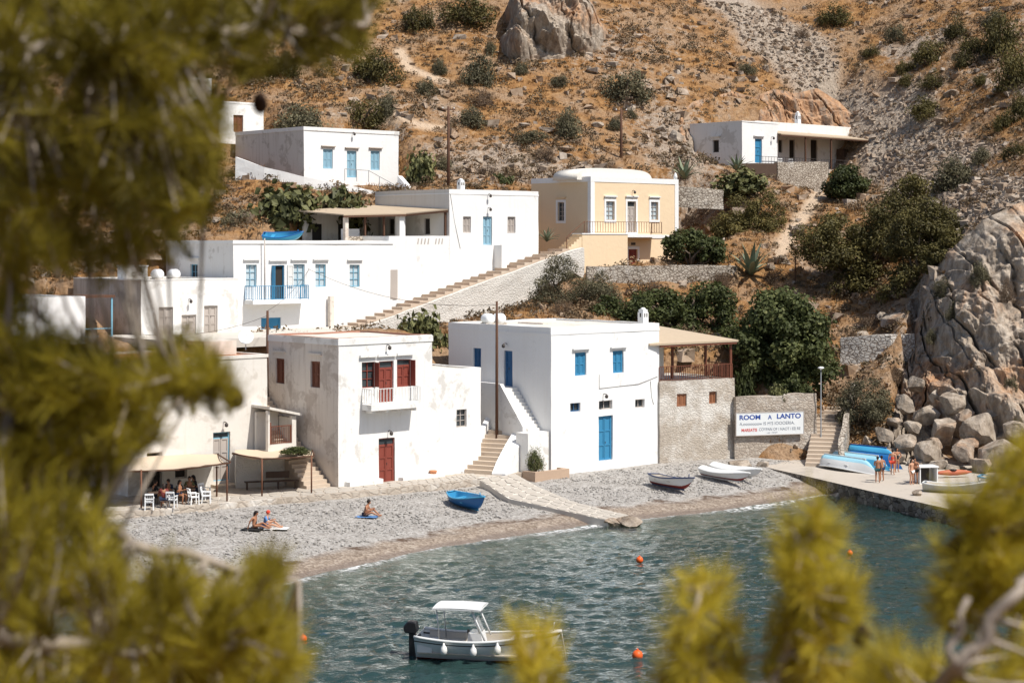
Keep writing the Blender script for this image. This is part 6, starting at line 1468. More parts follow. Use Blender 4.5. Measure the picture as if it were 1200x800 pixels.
    for v in bm.verts:
        v.co = V3((v.co.x * 0.84, v.co.y, v.co.z * 0.98)) + bk
        f = (v.co - hea).dot(fw)
        if f > 0.05 and (v.co - hea).dot(up) < 0.05: v.co -= fw * (f - 0.04)
        if hair == 'long' and (v.co - hea).dot(up) < 0: v.co += -up * 0.16 * min(1, -(v.co - hea).dot(up) / 0.08) - fw * 0.03
    me = bpy.data.meshes.new('hair'); bm.to_mesh(me); bm.free()
    for p in me.polygons: p.use_smooth = True
    link('hair' if not hat else 'cap', me, hat or hairm or HAIR, r_)
    return r_
def stand(lean=0.0, arms='down', step=0.0):
    J = dict(pelvis=(0, 0, 0.95), chest=(0, -lean, 1.30), neck=(0, -lean * 1.2, 1.50), head=(0, -lean * 1.3 - 0.02, 1.63), hpL=(0.1, 0, 0.88), knL=(0.11, -0.03 - step, 0.49), anL=(0.11, 0.02 - step * 0.6, 0.08), toeL=(0.13, -0.13 - step * 0.6, 0.03), hpR=(-0.1, 0, 0.88), knR=(-0.11, -0.03 + step * 0.3, 0.49), anR=(-0.11, 0.03 + step, 0.08), toeR=(-0.13, -0.12 + step, 0.03), shL=(0.19, -lean, 1.42), shR=(-0.19, -lean, 1.42))
    if arms == 'down': J.update(elL=(0.26, 0.03, 1.13), wrL=(0.25, -0.06, 0.88), elR=(-0.26, 0.03, 1.13), wrR=(-0.25, -0.06, 0.88))
    elif arms == 'hips': J.update(elL=(0.42, 0.08, 1.15), wrL=(0.22, 0.0, 1.0), elR=(-0.42, 0.08, 1.15), wrR=(-0.22, 0.0, 1.0))
    else: J.update(elL=(0.24, -0.08, 1.15), wrL=(0.08, -0.28, 1.15), elR=(-0.26, 0.0, 1.13), wrR=(-0.22, -0.12, 0.9))
    return J
def sit_ground(kn=0.42, lean=0.15, arms='knees'):
    J = dict(pelvis=(0, 0, 0.13), chest=(0, -lean, 0.47), neck=(0, -lean - 0.05, 0.66), head=(0, -lean - 0.10, 0.79), face=(0, -0.93, -0.36), hpL=(0.1, -0.04, 0.12), knL=(0.14, -0.42, kn), anL=(0.12, -0.80, 0.09), toeL=(0.13, -0.94, 0.10), hpR=(-0.1, -0.04, 0.12), knR=(-0.14, -0.44, kn * 0.6), anR=(-0.12, -0.86, 0.07), toeR=(-0.14, -0.99, 0.09), shL=(0.19, -lean, 0.58), shR=(-0.19, -lean, 0.58))
    if arms == 'knees': J.update(elL=(0.27, -0.22, 0.38), wrL=(0.15, -0.42, 0.42), elR=(-0.27, -0.2, 0.38), wrR=(-0.13, -0.40, 0.38))
    else: J.update(elL=(0.28, 0.12, 0.36), wrL=(0.25, 0.22, 0.08), elR=(-0.28, 0.12, 0.36), wrR=(-0.25, 0.22, 0.08))
    return J
def sit_chair(lean=0.1):
    return dict(pelvis=(0, 0, 0.52), chest=(0, -lean, 0.86), neck=(0, -lean * 1.3, 1.05), head=(0, -lean * 1.5 - 0.02, 1.18), hpL=(0.1, -0.06, 0.50), knL=(0.13, -0.44, 0.50), anL=(0.13, -0.42, 0.08), toeL=(0.14, -0.57, 0.03), hpR=(-0.1, -0.06, 0.50), knR=(-0.13, -0.44, 0.50), anR=(-0.13, -0.40, 0.08), toeR=(-0.14, -0.55, 0.03), shL=(0.19, -lean, 0.97), shR=(-0.19, -lean, 0.97), elL=(0.27, -0.18, 0.74), wrL=(0.16, -0.40, 0.78), elR=(-0.27, -0.18, 0.74), wrR=(-0.16, -0.40, 0.78))
def gb(px, py, z=None):
    p = GR(px, py, 0.9)
    for _ in range(4): p = GR(px, py, bz(p) + 0.03)
    return p
def towel(label, p, rz, mat, L_=1.7, w_=0.75):
    o = thing('towel', label, 'towel', p, rz); V = [(x * L_ / 12, (y - 3) * w_ / 6, 0.02 + 0.015 * noise.noise(V3((x * 0.9, y * 0.9, L_)))) for y in range(7) for x in range(13)]
    ii = np.arange(91).reshape(7, 13); link('cloth', mesh_np('towel', V, np.stack([ii[:-1, :-1], ii[:-1, 1:], ii[1:, 1:], ii[1:, :-1]], -1).reshape(-1, 4), True), mat, o)
# facing right in the picture is +x: rotate -y to +x by 90 degrees
p = gb(427, 605); person('sunbather with dark hair sitting alone on the pebbles, knees drawn up', p, R(80), sit_ground(), SKIN, [('briefs', C_NAVY)]); towel('blue towel under the sunbather sitting alone', p - Vector((0.45, 0, 0.0)), R(-8), C_BLUE, 1.2)
p = gb(298, 619); person('woman with long dark hair in a black swimsuit sitting on the pebbles', p, R(70), sit_ground(0.3, 0.02, 'back'), SKIN, [('swimsuit', C_BLACK)], 'long'); towel('dark towel under the woman with long dark hair', p - Vector((0.6, 0.1, 0)), R(-15), C_BLACK, 1.1)
p = gb(310, 618.5); person('person in a red cap and blue top sitting on the pebbles', p, R(85), sit_ground(0.36, 0.1), SKIN2, [('shirt', C_BLUE), ('shorts', C_BLUE)], 'short', None, None, C_RED); towel('white towel under the person in the red cap', p - Vector((0.35, 0.05, 0)), R(-5), C_WHITE, 1.6)
def qp(px, py): return GR(px, py, ZQ)
person('man in dark teal shorts standing with his back to the bay on the quay', qp(1028.5, 565.5), R(160), stand(arms='front'), SKIN, [('shorts', C_TEAL)], k=0.93)
person('man in dark shorts standing close beside another on the quay', qp(1033.5, 563.5), R(200), stand(0.03, 'down'), SKIN, [('shorts', C_NAVY)], k=0.9)
person('person in a coral red swimsuit standing by the upturned blue boats', qp(1046, 556), R(150), stand(0.02, 'down', 0.05), SKIN2, [('swimsuit', C_RED), ('shorts', C_RED)], k=0.93)
person('tanned person in a black swimsuit standing behind the red swimsuit', qp(1051, 553), R(20), stand(0, 'hips'), SKIN, [('swimsuit', C_BLACK)], 'long', k=0.9)
person('woman in a white bikini standing next to the white quay hut', qp(1068, 567.5), R(40), stand(0.02, 'down'), SKIN2, [('briefs', C_WHITE), ('bikini_top', C_WHITE)], 'long', k=0.9)
person('tanned person in dark swim shorts leaning by the white quay hut', qp(1073, 566.5), R(-30), stand(0.08, 'front'), SKIN, [('shorts', C_BLACK)], k=0.92)
DN = 'people seated at the taverna tables'
seats = [(180, 590.5, 120, C_BLACK, SKIN, 'diner in black seated at the shaded table, elbows on the table'), (192, 595, 190, cloth('maroon_cloth', (0.14, 0.03, 0.025)), SKIN, 'diner in a maroon top seated in the shade of the awning'), (200, 588.5, -30, C_NAVY, SKIN, 'diner in navy seated at the back of the shaded tables'), (209, 590, 60, C_BLACK, SKIN, 'diner with bare legs in black between the two shaded tables'), (222, 585, 10, C_OLIVE, SKIN, 'diner in olive seated against the back wall under the awning'), (230, 583.5, -60, C_BLACK, SKIN, 'diner in a dark cap and black shirt at the sunny end of the tables')]
for i, (px, py, a_, cl, sk_, lab) in enumerate(seats):
    p = wkp(px, py); person(lab, p, R(a_), sit_chair(0.06 + 0.03 * (i % 3)), sk_, [('shirt', cl), ('shorts', C_NAVY)], 'long' if i % 2 else 'short', group=DN, hat=C_BLACK if i == 5 else None)
    box_thing('stool', 'wooden stool under a diner in the awning shade', 'stool', p + Vector((0, 0, 0)), R(a_), [('seat', WOOD_D, [(-0.2, 0.2, -0.18, 0.2, 0.36, 0.40)])] + [('leg', WOOD_D, [(x_ - 0.02, x_ + 0.02, y_ - 0.02, y_ + 0.02, 0, 0.36)]) for x_ in (-0.16, 0.16) for y_ in (-0.14, 0.16)], 'wooden stools at the taverna tables')
# ---------------------------------------------------------------- plants
OLIVE = foliage('grey_green_scrub_leaf', (0.045, 0.043, 0.025), (0.18, 0.16, 0.09), 0.15, tip=(0.31, 0.26, 0.165))
GREEN = foliage('fig_leaf', (0.022, 0.029, 0.011), (0.098, 0.115, 0.038), 0.28, tip=(0.24, 0.235, 0.09))
MIDG = foliage('carob_leaf', (0.026, 0.025, 0.010), (0.15, 0.125, 0.038), 0.22, tip=(0.29, 0.23, 0.08))
PADG = foliage('prickly_pear_pad', (0.040, 0.045, 0.018), (0.15, 0.15, 0.055), 0.05, tip=(0.32, 0.28, 0.12))
DRYY = foliage('dry_yellow_twig', (0.20, 0.11, 0.035), (0.42, 0.27, 0.09), 0.2, tip=(0.5, 0.36, 0.16))
DRYB = foliage('dry_brown_twig', (0.085, 0.055, 0.035), (0.24, 0.165, 0.105), 0.15, tip=(0.36, 0.27, 0.18))
GRASSM = foliage('dry_grass', (0.15, 0.075, 0.028), (0.36, 0.20, 0.075), 0.25, tip=(0.50, 0.34, 0.165))
AGAVE = foliage('agave_leaf', (0.10, 0.13, 0.085), (0.24, 0.27, 0.18), 0.05, tip=(0.42, 0.42, 0.28))
OLEA = foliage('oleander_leaf', (0.05, 0.065, 0.025), (0.17, 0.18, 0.075), 0.2, tip=(0.34, 0.16, 0.14))
NEEDLE = foliage('pine_needle', (0.05, 0.043, 0.008), (0.54, 0.44, 0.042), 0.42, tip=(0.92, 0.71, 0.09))
BARK = plain('grey_bark', (0.13, 0.10, 0.075), 0.95, sc=6); PBARK = plain('pale_pine_twig', (0.30, 0.255, 0.21), 0.95, sc=20)
CONE = plain('pine_cone', (0.035, 0.020, 0.013), 0.9, sc=30)

def unit(v): return v / np.maximum(np.linalg.norm(v, axis=-1, keepdims=True), 1e-9)
def leaf_cloud(r, C, Rd, n, leaf, aspect=0.5, up=0.35, flat=0.8, shell=0.55):
    w = Rd ** 2; w = w / w.sum(); k = r.choice(len(C), n, p=w)
    d = unit(r.normal(size=(n, 3))); rad = Rd[k] * (shell + (1 - shell) * r.random(n)) * (0.75 + 0.5 * r.random(n))
    pos = C[k] + d * rad[:, None] * np.array([1, 1, flat])
    nrm = unit(d + r.normal(size=(n, 3)) * 0.6 + np.array([0, 0, up]))
    tg = unit(np.cross(nrm, r.normal(size=(n, 3)))); bt = np.cross(nrm, tg)
    L = leaf * (0.6 + 0.8 * r.random(n))[:, None]
    V = np.stack([pos - tg * L * 0.5, pos + bt * L * aspect * 0.5 + nrm * L * 0.08, pos + tg * L * 0.5, pos - bt * L * aspect * 0.5 + nrm * L * 0.08], 1).reshape(-1, 3)
    F = np.arange(4 * n).reshape(n, 4)
    ck = r.random(len(C)); a = np.clip(0.55 * r.random(n) + 0.45 * ck[k], 0, 1)
    return V, F, np.repeat(a, 4)
def dome(r, k, rx, ry, rz, lo=0.16, hi=0.44):
    C = []
    while len(C) < k:
        p = r.uniform(-1, 1, 3)
        if p[2] < -0.15 or (p ** 2).sum() > 1 or (p ** 2).sum() < 0.12: continue
        C.append(p * np.array([rx, ry, rz]) * 0.78)
    return np.array(C), r.uniform(lo, hi, k) * min(rx, ry, rz)
def stems(r, C, base, rad, n, mat, parent, name='stem'):
    mb = MB(); idx_ = r.choice(len(C), min(n, len(C)), replace=False)
    for i in idx_:
        b = Vector(base); e = Vector(C[i]); m = b.lerp(e, 0.5) + Vector(r.normal(size=3) * 0.1 * (e - b).length); mb.tube([b, m, e], [rad, rad * 0.65, rad * 0.25], 6)
    return mb.build(name, mat, parent, recalc=False)
PROTO = {}
def shrub_proto(kind, var):
    r = np.random.default_rng(hash((kind, var)) % 1000 if False else {'olive': 10, 'green': 20, 'mid': 30, 'pad': 40, 'dryy': 50, 'dryb': 60}[kind] + var)
    mat, leaf, n, asp = dict(olive=(OLIVE, 0.085, 2600, 0.5), green=(GREEN, 0.12, 2200, 0.7), mid=(MIDG, 0.085, 2600, 0.5), pad=(PADG, 0.17, 900, 0.75), dryy=(DRYY, 0.10, 1500, 0.22), dryb=(DRYB, 0.09, 1700, 0.3))[kind]
    C, Rd = dome(r, 34, 1.0, 0.95, 1.0)
    V, F, a = leaf_cloud(r, C, Rd, n, leaf, asp)
    C2, R2 = dome(r, 16, 0.85, 0.8, 0.8, 0.2, 0.3); V2, F2, a2 = leaf_cloud(r, C2, R2, n // 4, leaf * 1.4, asp)
    me = mesh_np('foliage', np.vstack([V, V2]), np.vstack([F, F2 + len(V)]), False, dict(rnd=np.concatenate([a, a2 * 0.3])))
    me.materials.append(mat)
    o = stems(r, C, (0, 0, -0.15), 0.05, 7, BARK, None); ms = o.data; bpy.data.objects.remove(o)
    return me, ms
def shrub(kind, label, px, py, wpx, hpx, group=None, name='shrub', Y=None, cat='shrub', lift=0.0):
    p = hit(px, py) if Y is None else P3(px, py, Y)
    if Y is None: p.z = float(land_final(p.x, p.y))
    s = p.y / FP; var = rnd.randrange(5)
    if (kind, var) not in PROTO: PROTO[kind, var] = shrub_proto(kind, var)
    me, ms = PROTO[kind, var]
    r_ = thing(name, label, cat, p + Vector((0, 0, lift)), rnd.uniform(0, 6.28), group)
    w_, h_ = wpx * s / 2, hpx * s; r_.scale = (w_, w_ * rnd.uniform(0.85, 1.05), h_ * 0.98)
    link('foliage', me, None, r_); link('stem', ms, BARK, r_)
    return r_
def tree(name, label, base, clumps, n, leaf, mat, trunk, asp=0.6, seed=1, nst=9, shell=0.5, cat='tree', flat=0.8):
    """clumps: (dx, dy, dz, rx, ry, rz, k)"""
    r = np.random.default_rng(seed); Cs, Rs = [], []
    for dx, dy, dz, rx, ry, rz, k in clumps:
        C, Rd = dome(r, k, rx, ry, rz, 0.24, 0.42); C[:, 2] *= 1.0; Cs.append(C + np.array([dx, dy, dz])); Rs.append(Rd)
    C, Rd = np.vstack(Cs), np.concatenate(Rs)
    r_ = thing(name, label, cat, base)
    V, F, a = leaf_cloud(r, C, Rd, n, leaf, asp, shell=shell, flat=flat)
    link('crown', mesh_np('crown', V, F, False, dict(rnd=a)), mat, r_)
    stems(r, C, (0, 0, -0.4), trunk, nst, BARK, r_, 'trunk')
    return r_
def at(px, py, Y): return P3(px, py, Y)
def on_land(px, Y):
    X = (px - CX) * Y / FP; return Vector((X, Y, float(land_final(X, Y))))

# big trees
b = on_land(925, 127.5); zc_ = lambda py, Y: HC - (py - HY) * Y / FP
tree('fig_tree', 'big dark green fig tree above the sign wall', b, [(-0.4, 0, zc_(408, 127.5) - b.z, 4.1, 3.3, 5.0, 64), (1.2, 0.5, zc_(440, 127) - b.z, 2.6, 2.4, 2.6, 30), (-2.8, -0.2, zc_(440, 127) - b.z, 2.2, 2.0, 3.4, 26), (-0.6, -0.2, zc_(450, 126) - b.z, 3.6, 2.0, 2.4, 30)], 24000, 0.29, GREEN, 0.28, 0.8, 4)
b = on_land(800, 132)
tree('bushy_tree', 'sprawling leafy tree behind the stone house porch', b, [(-2.0, 0, zc_(372, 132) - b.z, 3.6, 2.6, 2.4, 40), (2.2, 0.3, zc_(366, 132) - b.z, 2.6, 2.4, 2.6, 30), (-5.4, 0.5, zc_(372, 132) - b.z, 2.4, 1.8, 2.0, 24), (3.6, -1.5, zc_(405, 131) - b.z, 2.2, 1.8, 2.4, 22), (0, -0.6, zc_(396, 131) - b.z, 4.0, 1.8, 2.2, 34)], 19000, 0.22, foliage('vine_leaf', (0.024, 0.034, 0.012), (0.115, 0.13, 0.038), 0.24, tip=(0.24, 0.23, 0.085)), 0.16, 0.75, 6)
b = on_land(1015, 145)
tree('carob_tree', 'broad olive green carob below the hill house with bare grey twigs', b, [(-2.6, 0, zc_(300, 145) - b.z, 3.6, 3.0, 4.6, 60), (1.6, -0.5, zc_(285, 145) - b.z, 3.6, 3.0, 5.0, 60), (-0.5, -1, zc_(335, 143) - b.z, 3.4, 2.4, 3.0, 40), (3.5, 0, zc_(240, 146) - b.z, 2.4, 2.2, 3.0, 30), (2.0, -2.5, zc_(362, 141) - b.z, 3.4, 1.8, 2.6, 36)], 32000, 0.23, MIDG, 0.12, 0.55, 8, nst=16)
b = on_land(1085, 143); b = Vector((P3(1088, 352, 138.0)))
tree('carob_tree', 'dark carob leaning over the cliff edge', b, [(-0.8, 0, zc_(298, 138) - b.z, 3.3, 2.6, 5.4, 60), (1.7, 0, zc_(300, 138) - b.z, 2.5, 2.1, 5.0, 44), (-2.0, -0.8, zc_(345, 137) - b.z, 2.6, 1.9, 3.2, 36), (0.6, -0.8, zc_(335, 137) - b.z, 2.4, 1.6, 2.8, 34)], 24000, 0.22, MIDG, 0.12, 0.55, 9, nst=16)
b = P3(1122, 318, 134.0)
tree('carob_tree', 'smaller carob rooted at the very lip of the cliff', b, [(-0.2, 0, 0.9, 1.9, 1.6, 3.6, 36), (-1.6, -0.3, 0.2, 1.6, 1.4, 2.4, 24)], 10000, 0.21, MIDG, 0.1, 0.55, 19, nst=10)
b = on_land(990, 165)
tree('fig_tree', 'small dark green fig tree below the porch on the hill', b, [(0, 0, zc_(220, 163) - b.z, 2.6, 2.1, 3.2, 36)], 6000, 0.26, GREEN, 0.14, 0.75, 10)
b = on_land(880, 156)
tree('lentisk_bush', 'tall dark olive bush on the slope under the blue hill door', b, [(-1.0, 0, zc_(275, 155) - b.z, 2.9, 2.2, 4.4, 44), (1.4, 0, zc_(270, 155) - b.z, 2.2, 1.9, 4.4, 36)], 14000, 0.21, MIDG, 0.14, 0.5, 11, cat='shrub')
b = on_land(810, 147.5)
tree('fig_tree', 'low green fig tree on the terrace beside the ochre house', b, [(0.2, 0, 0.9, 3.3, 1.8, 2.5, 50)], 6500, 0.24, GREEN, 0.12, 0.75, 12)
b = on_land(678, 137.5)
tree('lentisk_bush', 'large grey green bush at the foot of the ochre house stairs', b, [(-1.4, 0, 0.8, 2.6, 2.0, 4.0, 44), (1.5, -0.3, 0.6, 2.4, 1.9, 3.0, 36)], 15000, 0.16, OLIVE, 0.1, 0.4, 13, cat='shrub')
b = P3(1012, 500, 124.6)
tree('lentisk_bush', 'grey green bush overhanging the upturned boats', b, [(0, -0.4, 0.9, 2.5, 1.8, 3.0, 44)], 11000, 0.15, OLIVE, 0.1, 0.45, 14, cat='shrub')
# smaller named plants
shrub('green', 'leafy dark green bush between the porch and the sign wall', 872, 470, 34, 52, Y=124.5); shrub('green', 'dark green bush under the fig tree above the sign', 930, 468, 50, 36, Y=124.5)
shrub('dryy', 'golden dry bush at the end of the stair wall', 617, 333, 34, 30)
shrub('pad', 'large prickly pear thicket above the blue boat', 335, 264, 104, 62, name='prickly_pear', Y=141, cat='prickly pear')
shrub('pad', 'prickly pear thicket beside the terrace canopy', 397, 264, 84, 58, name='prickly_pear', Y=144, cat='prickly pear')
shrub('olive', 'scrubby bush left of the upturned blue boat on the terrace', 275, 268, 56, 34, Y=139)
shrub('pad', 'prickly pear growing behind the house with the red doors', 492, 410, 70, 60, name='prickly_pear', Y=122.5, cat='prickly pear')
shrub('pad', 'prickly pear on the bank beside the tall white house', 520, 430, 40, 52, name='prickly_pear', Y=122.5, cat='prickly pear')
shrub('pad', 'prickly pear right of the blue shuttered house', 493, 216, 46, 50, name='prickly_pear', Y=157, cat='prickly pear')
shrub('green', 'green bush behind the chimney of the terrace house', 588, 224, 52, 26, Y=157)
shrub('pad', 'prickly pear at the corner of the hill house', 868, 224, 70, 30, name='prickly_pear', Y=163, cat='prickly pear')
shrub('green', 'leafy creeper trailing over the side porch roof', 345, 530, 44, 9, Y=103.4, name='creeper')
o = shrub('olive', 'oleander bush with pink blooms in the stone planter', 627, 547, 27, 28, Y=110.6, name='oleander'); o.children[0].data = o.children[0].data.copy(); o.children[0].data.materials[0] = OLEA
shrub('pad', 'pale prickly pear on top of the sign wall', 911, 466, 26, 22, name='prickly_pear', Y=122.6, cat='prickly pear')
for px, py, w_ in ((582, 604, 0), ):
    pass
HS = 'scrub bushes on the dry slope'
GLAB = 'round grey green scrub bush on the dry slope above the houses'
for px, py, w_, h_ in ((735, 118, 78, 42), (665, 163, 48, 40), (562, 98, 50, 46), (515, 85, 28, 22), (567, 125, 40, 26), (552, 148, 44, 28), (622, 168, 52, 16), (455, 132, 36, 30), (610, 86, 26, 18), (655, 100, 30, 16), (575, 62, 24, 14), (720, 152, 26, 18), (500, 110, 30, 22), (740, 138, 16, 14), (875, 86, 28, 15), (940, 45, 24, 18)):
    shrub('olive' if rnd.random() < 0.7 else 'dryb', GLAB, px, py, w_, h_, HS)
shrub('mid', 'dark green bush on the slope above the blue shuttered house', 428, 152, 62, 36); shrub('olive', 'wide grey bush behind the house with the brown doors', 352, 156, 84, 46)
for px, py, w_, h_, lab in ((490, 34, 50, 36, 'dark bush a step below the bushes at the grey rock outcrop'), (548, 28, 76, 40, 'large dark bush touching the grey rock outcrop'), (405, 60, 66, 38, 'dark bush at the upper bend of the pale footpath'), (440, 94, 76, 44, 'broad dark bush straddling the pale footpath'), (330, 90, 60, 40, 'dark bush behind the pine bough above the brown doors')): shrub('mid', lab, px, py, w_, h_, 'dark bushes high on the slope')
SLAB = 'olive bush growing along the grey scree on the right'
for px, py, w_, h_ in ((978, 28, 48, 28), (1050, 50, 34, 26), (1090, 72, 56, 34), (1060, 84, 30, 20), (1085, 136, 60, 28), (1095, 100, 40, 20), (1062, 101, 24, 16), (1130, 75, 32, 26), (1172, 62, 62, 58), (1190, 105, 60, 56), (1140, 62, 40, 30), (1195, 140, 40, 40), (1120, 45, 40, 26), (1175, 152, 28, 34), (1150, 98, 28, 16), (1165, 30, 40, 24), (1190, 185, 40, 26), (1020, 66, 30, 14)): shrub('mid' if rnd.random() < 0.75 else 'olive', SLAB, px, py, w_, h_, 'bushes along the scree')
shrub('olive', 'broad grey bush below the ruined wall at the scree foot', 1118, 220, 66, 46); shrub('olive', 'small grey bush on the lower edge of the scree', 1150, 190, 34, 22)
BLAB = 'small dry brown bush among the rocks near the cliff'
for px, py, w_, h_ in ((1020, 412, 26, 22), (1047, 440, 30, 20), (1022, 382, 28, 18), (1000, 400, 24, 16), (1130, 330, 22, 34), (1150, 345, 18, 20), (975, 300, 26, 20), (985, 345, 40, 30), (1180, 400, 14, 10), (915, 345, 30, 18), (1165, 430, 14, 16), (1090, 370, 20, 16)): shrub('dryb', BLAB, px, py, w_, h_, 'dry bushes near the cliff')
for px, py, w_, h_ in ((1092, 400, 16, 14), (1118, 372, 18, 18), (1148, 330, 24, 26), (1165, 395, 16, 14), (1128, 440, 14, 12), (1180, 350, 20, 22), (1105, 345, 20, 18), (1185, 455, 16, 14)):
    bY_, tY_ = np.interp(px, [q[0] for q in CL_B], [q[2] for q in CL_B]), np.interp(px, [q[0] for q in CL_T], [q[2] for q in CL_T]); by_, ty_ = np.interp(px, [q[0] for q in CL_B], [q[1] for q in CL_B]), np.interp(px, [q[0] for q in CL_T], [q[1] for q in CL_T])
    zb_, zt_ = HC - (by_ - HY) * bY_ / FP, HC - (ty_ - HY) * tY_ / FP
    f_ = np.linspace(0, 1, 60); k_ = int(np.argmin(np.abs(HY + FP * (HC - (zb_ + (zt_ - zb_) * f_)) / (bY_ + (tY_ - bY_) * f_) - py))); shrub('dryb' if rnd.random() < 0.5 else 'olive', 'small bush rooted in the cracks of the cliff face', px, py, w_ * 1.3, h_ * 1.3, 'bushes on the cliff face', Y=float(bY_ + (tY_ - bY_) * f_[k_]) - 0.5)
ALAB = 'small dry bush on the slope between the ochre house and the hill house'
for px, py, w_, h_ in ((812, 262, 30, 22), (830, 238, 26, 18), (800, 200, 30, 22), (905, 330, 30, 22), (770, 350, 40, 26), (845, 335, 34, 22), (640, 345, 34, 20), (590, 362, 30, 16), (660, 368, 34, 20), (560, 358, 24, 16), (715, 205, 24, 16), (700, 196, 20, 14), (570, 206, 40, 20), (640, 190, 34, 22), (520, 200, 34, 20)): shrub('dryb' if rnd.random() < 0.6 else 'olive', ALAB if px > 765 else 'small dry bush on the slope behind the village houses', px, py, w_, h_, 'small dry bushes on the slope')
def agave(label, px, py, Y, size, seed):
    r = random.Random(seed); p = P3(px, py, Y); r_ = thing('agave', label, 'agave', p)
    for i in range(20):
        a = i * 2.4 + r.uniform(-0.2, 0.2); t0 = 0.25 + 1.0 * (i / 20); L = size * r.uniform(0.8, 1.1); mb = MB(); pts = []
        for k in range(6):
            f = k / 5; rr_ = L * f * math.sin(t0 * (0.8 + 0.35 * f)); z = L * f * math.cos(t0 * (0.8 + 0.4 * f)); w_ = 0.11 * size / 1.4 * math.sin(math.pi * min(1, 0.25 + f * 0.75)) + 0.004
            c_ = Vector((math.cos(a) * rr_, math.sin(a) * rr_, z)); s_ = Vector((-math.sin(a), math.cos(a), 0)) * w_; pts.append((c_ - s_, c_ + Vector((0, 0, -0.03)), c_ + s_))
        for q, w2 in zip(pts, pts[1:]): mb.poly((q[0], q[1], w2[1], w2[0])); mb.poly((q[1], q[2], w2[2], w2[1]))
        o = mb.build('leaf', AGAVE, r_, recalc=False); at_ = o.data.attributes.new('rnd', 'FLOAT', 'POINT'); at_.data.foreach_set('value', [r.random()] * len(o.data.vertices))
agave('large agave with pale upright leaves on the terrace wall', 880, 322, 146.5, 2.9, 1); agave('agave beside the white corner of the hill house', 802, 210, 163, 2.2, 2); agave('grey agave leaning at the blue door of the hill house', 863, 200, 168.5, 1.7, 3); agave('small agave at the foot of the ochre house wall', 641, 283, 147.0, 1.3, 4)

# ---------------------------------------------------------------- loose rocks
def rock_mesh(seed, sub=2, rough=0.45):
    bm = bmesh.new(); bmesh.ops.create_icosphere(bm, subdivisions=sub, radius=1.0); o = Vector((seed * 3.7, seed * 1.3, seed))
    rr_ = random.Random(seed * 13 + 5)
    for _ in range(15):
        n_ = Vector((rr_.gauss(0, 1), rr_.gauss(0, 1), rr_.gauss(0, 1))).normalized(); d_ = rr_.uniform(0.52, 0.85)
        for v in bm.verts:
            k = v.co.dot(n_) - d_
            if k > 0: v.co -= n_ * k
    for v in bm.verts: v.co *= 1 + 0.07 * noise.fractal(v.co * 1.8 + o, 0.8, 2.1, 5)
    me = bpy.data.meshes.new('rock'); bm.to_mesh(me); bm.free(); me.materials.append(CLIFF)
    at_ = me.attributes.new('warm', 'FLOAT', 'POINT'); at_.data.foreach_set('value', [0.1 * (seed % 3)] * len(me.vertices)); return me
RK = [rock_mesh(i, 4) for i in range(5)]
def boulder(label, p, sx, sy, sz, group=None):
    o = tag(link('boulder', RK[rnd.randrange(5)], None), label, 'boulder', group); o.location = p; o.scale = (sx, sy, sz); o.rotation_euler = (rnd.uniform(-0.3, 0.3), rnd.uniform(-0.3, 0.3), rnd.uniform(0, 6)); return o
FB_ = 'pale boulder heaped at the foot of the cliff behind the quay'
for px, py, Y, s_ in ((1045, 535, 119.5, 1.3), (1062, 520, 120, 1.7), (1088, 530, 118.5, 1.5), (1105, 505, 120, 1.9), (1128, 530, 117, 1.7), (1150, 505, 118.5, 2.0), (1172, 530, 115.5, 2.3), (1085, 485, 122, 1.7), (1060, 475, 124, 1.4), (1120, 470, 121.5, 1.6), (1100, 545, 117, 1.1), (1035, 510, 122, 1.2), (1190, 505, 117, 1.8), (1075, 450, 125.5, 1.3), (1150, 545, 115, 1.3), (1018, 520, 122.6, 1.0), (1052, 552, 118.4, 0.8), (1075, 545, 118.6, 1.0), (1118, 550, 116.4, 1.0), (1138, 520, 117.8, 1.1), (1095, 520, 119.4, 1.0), (1070, 500, 121.6, 1.1), (1132, 490, 120.4, 1.2), (1048, 495, 123.2, 1.0), (1165, 485, 119.5, 1.3), (1100, 465, 123, 1.1)):
    boulder(FB_, P3(px, py, Y), s_ * rnd.uniform(0.6, 0.9), s_ * 0.6, s_ * rnd.uniform(0.45, 0.65), 'boulders at the cliff foot')
boulder('brown rock at the broken seaward end of the stone ramp', GR(738, 612, 0.15), 0.9, 0.6, 0.35); boulder('flat rock beside the broken end of the stone ramp', GR(720, 613, 0.1), 0.7, 0.5, 0.32)
boulder('low tan rock at the foot of the stone house', GR(868, 546, 0.85), 1.1, 0.6, 0.6); boulder('small tan rock below the painted sign', GR(893, 545, 0.85), 0.6, 0.4, 0.4); boulder('brown rock in the water under the quay edge', GR(985, 581, 0.0), 1.1, 0.6, 0.45); boulder('small dark rock on the edge of the quay', GR(1075, 578, 0.9), 0.45, 0.35, 0.28)
for px, py, s_ in ((785, 95, 1.0), (790, 165, 1.6), (775, 150, 1.1), (700, 150, 0.8), (640, 155, 1.0), (805, 180, 1.2), (560, 190, 0.9), (640, 200, 1.0), (500, 190, 0.8), (1050, 380, 1.5), (1035, 372, 1.0), (960, 305, 1.2), (935, 275, 1.3), (610, 330, 0.6), (590, 345, 0.6), (1010, 395, 0.9), (1090, 355, 1.0), (690, 45, 1.3), (720, 60, 1.2), (615, 55, 1.3), (760, 35, 0.9), (1100, 240, 1.0), (1170, 110, 1.2), (1115, 110, 1.3)):
    s_ *= 0.68; p = hit(px, py); p.z = float(land_final(p.x, p.y)); boulder('weathered limestone boulder lying on the open hillside', p + Vector((0, 0, s_ * 0.15)), s_ * rnd.uniform(0.9, 1.4), s_, s_ * rnd.uniform(0.6, 0.9), 'boulders on the hillside')

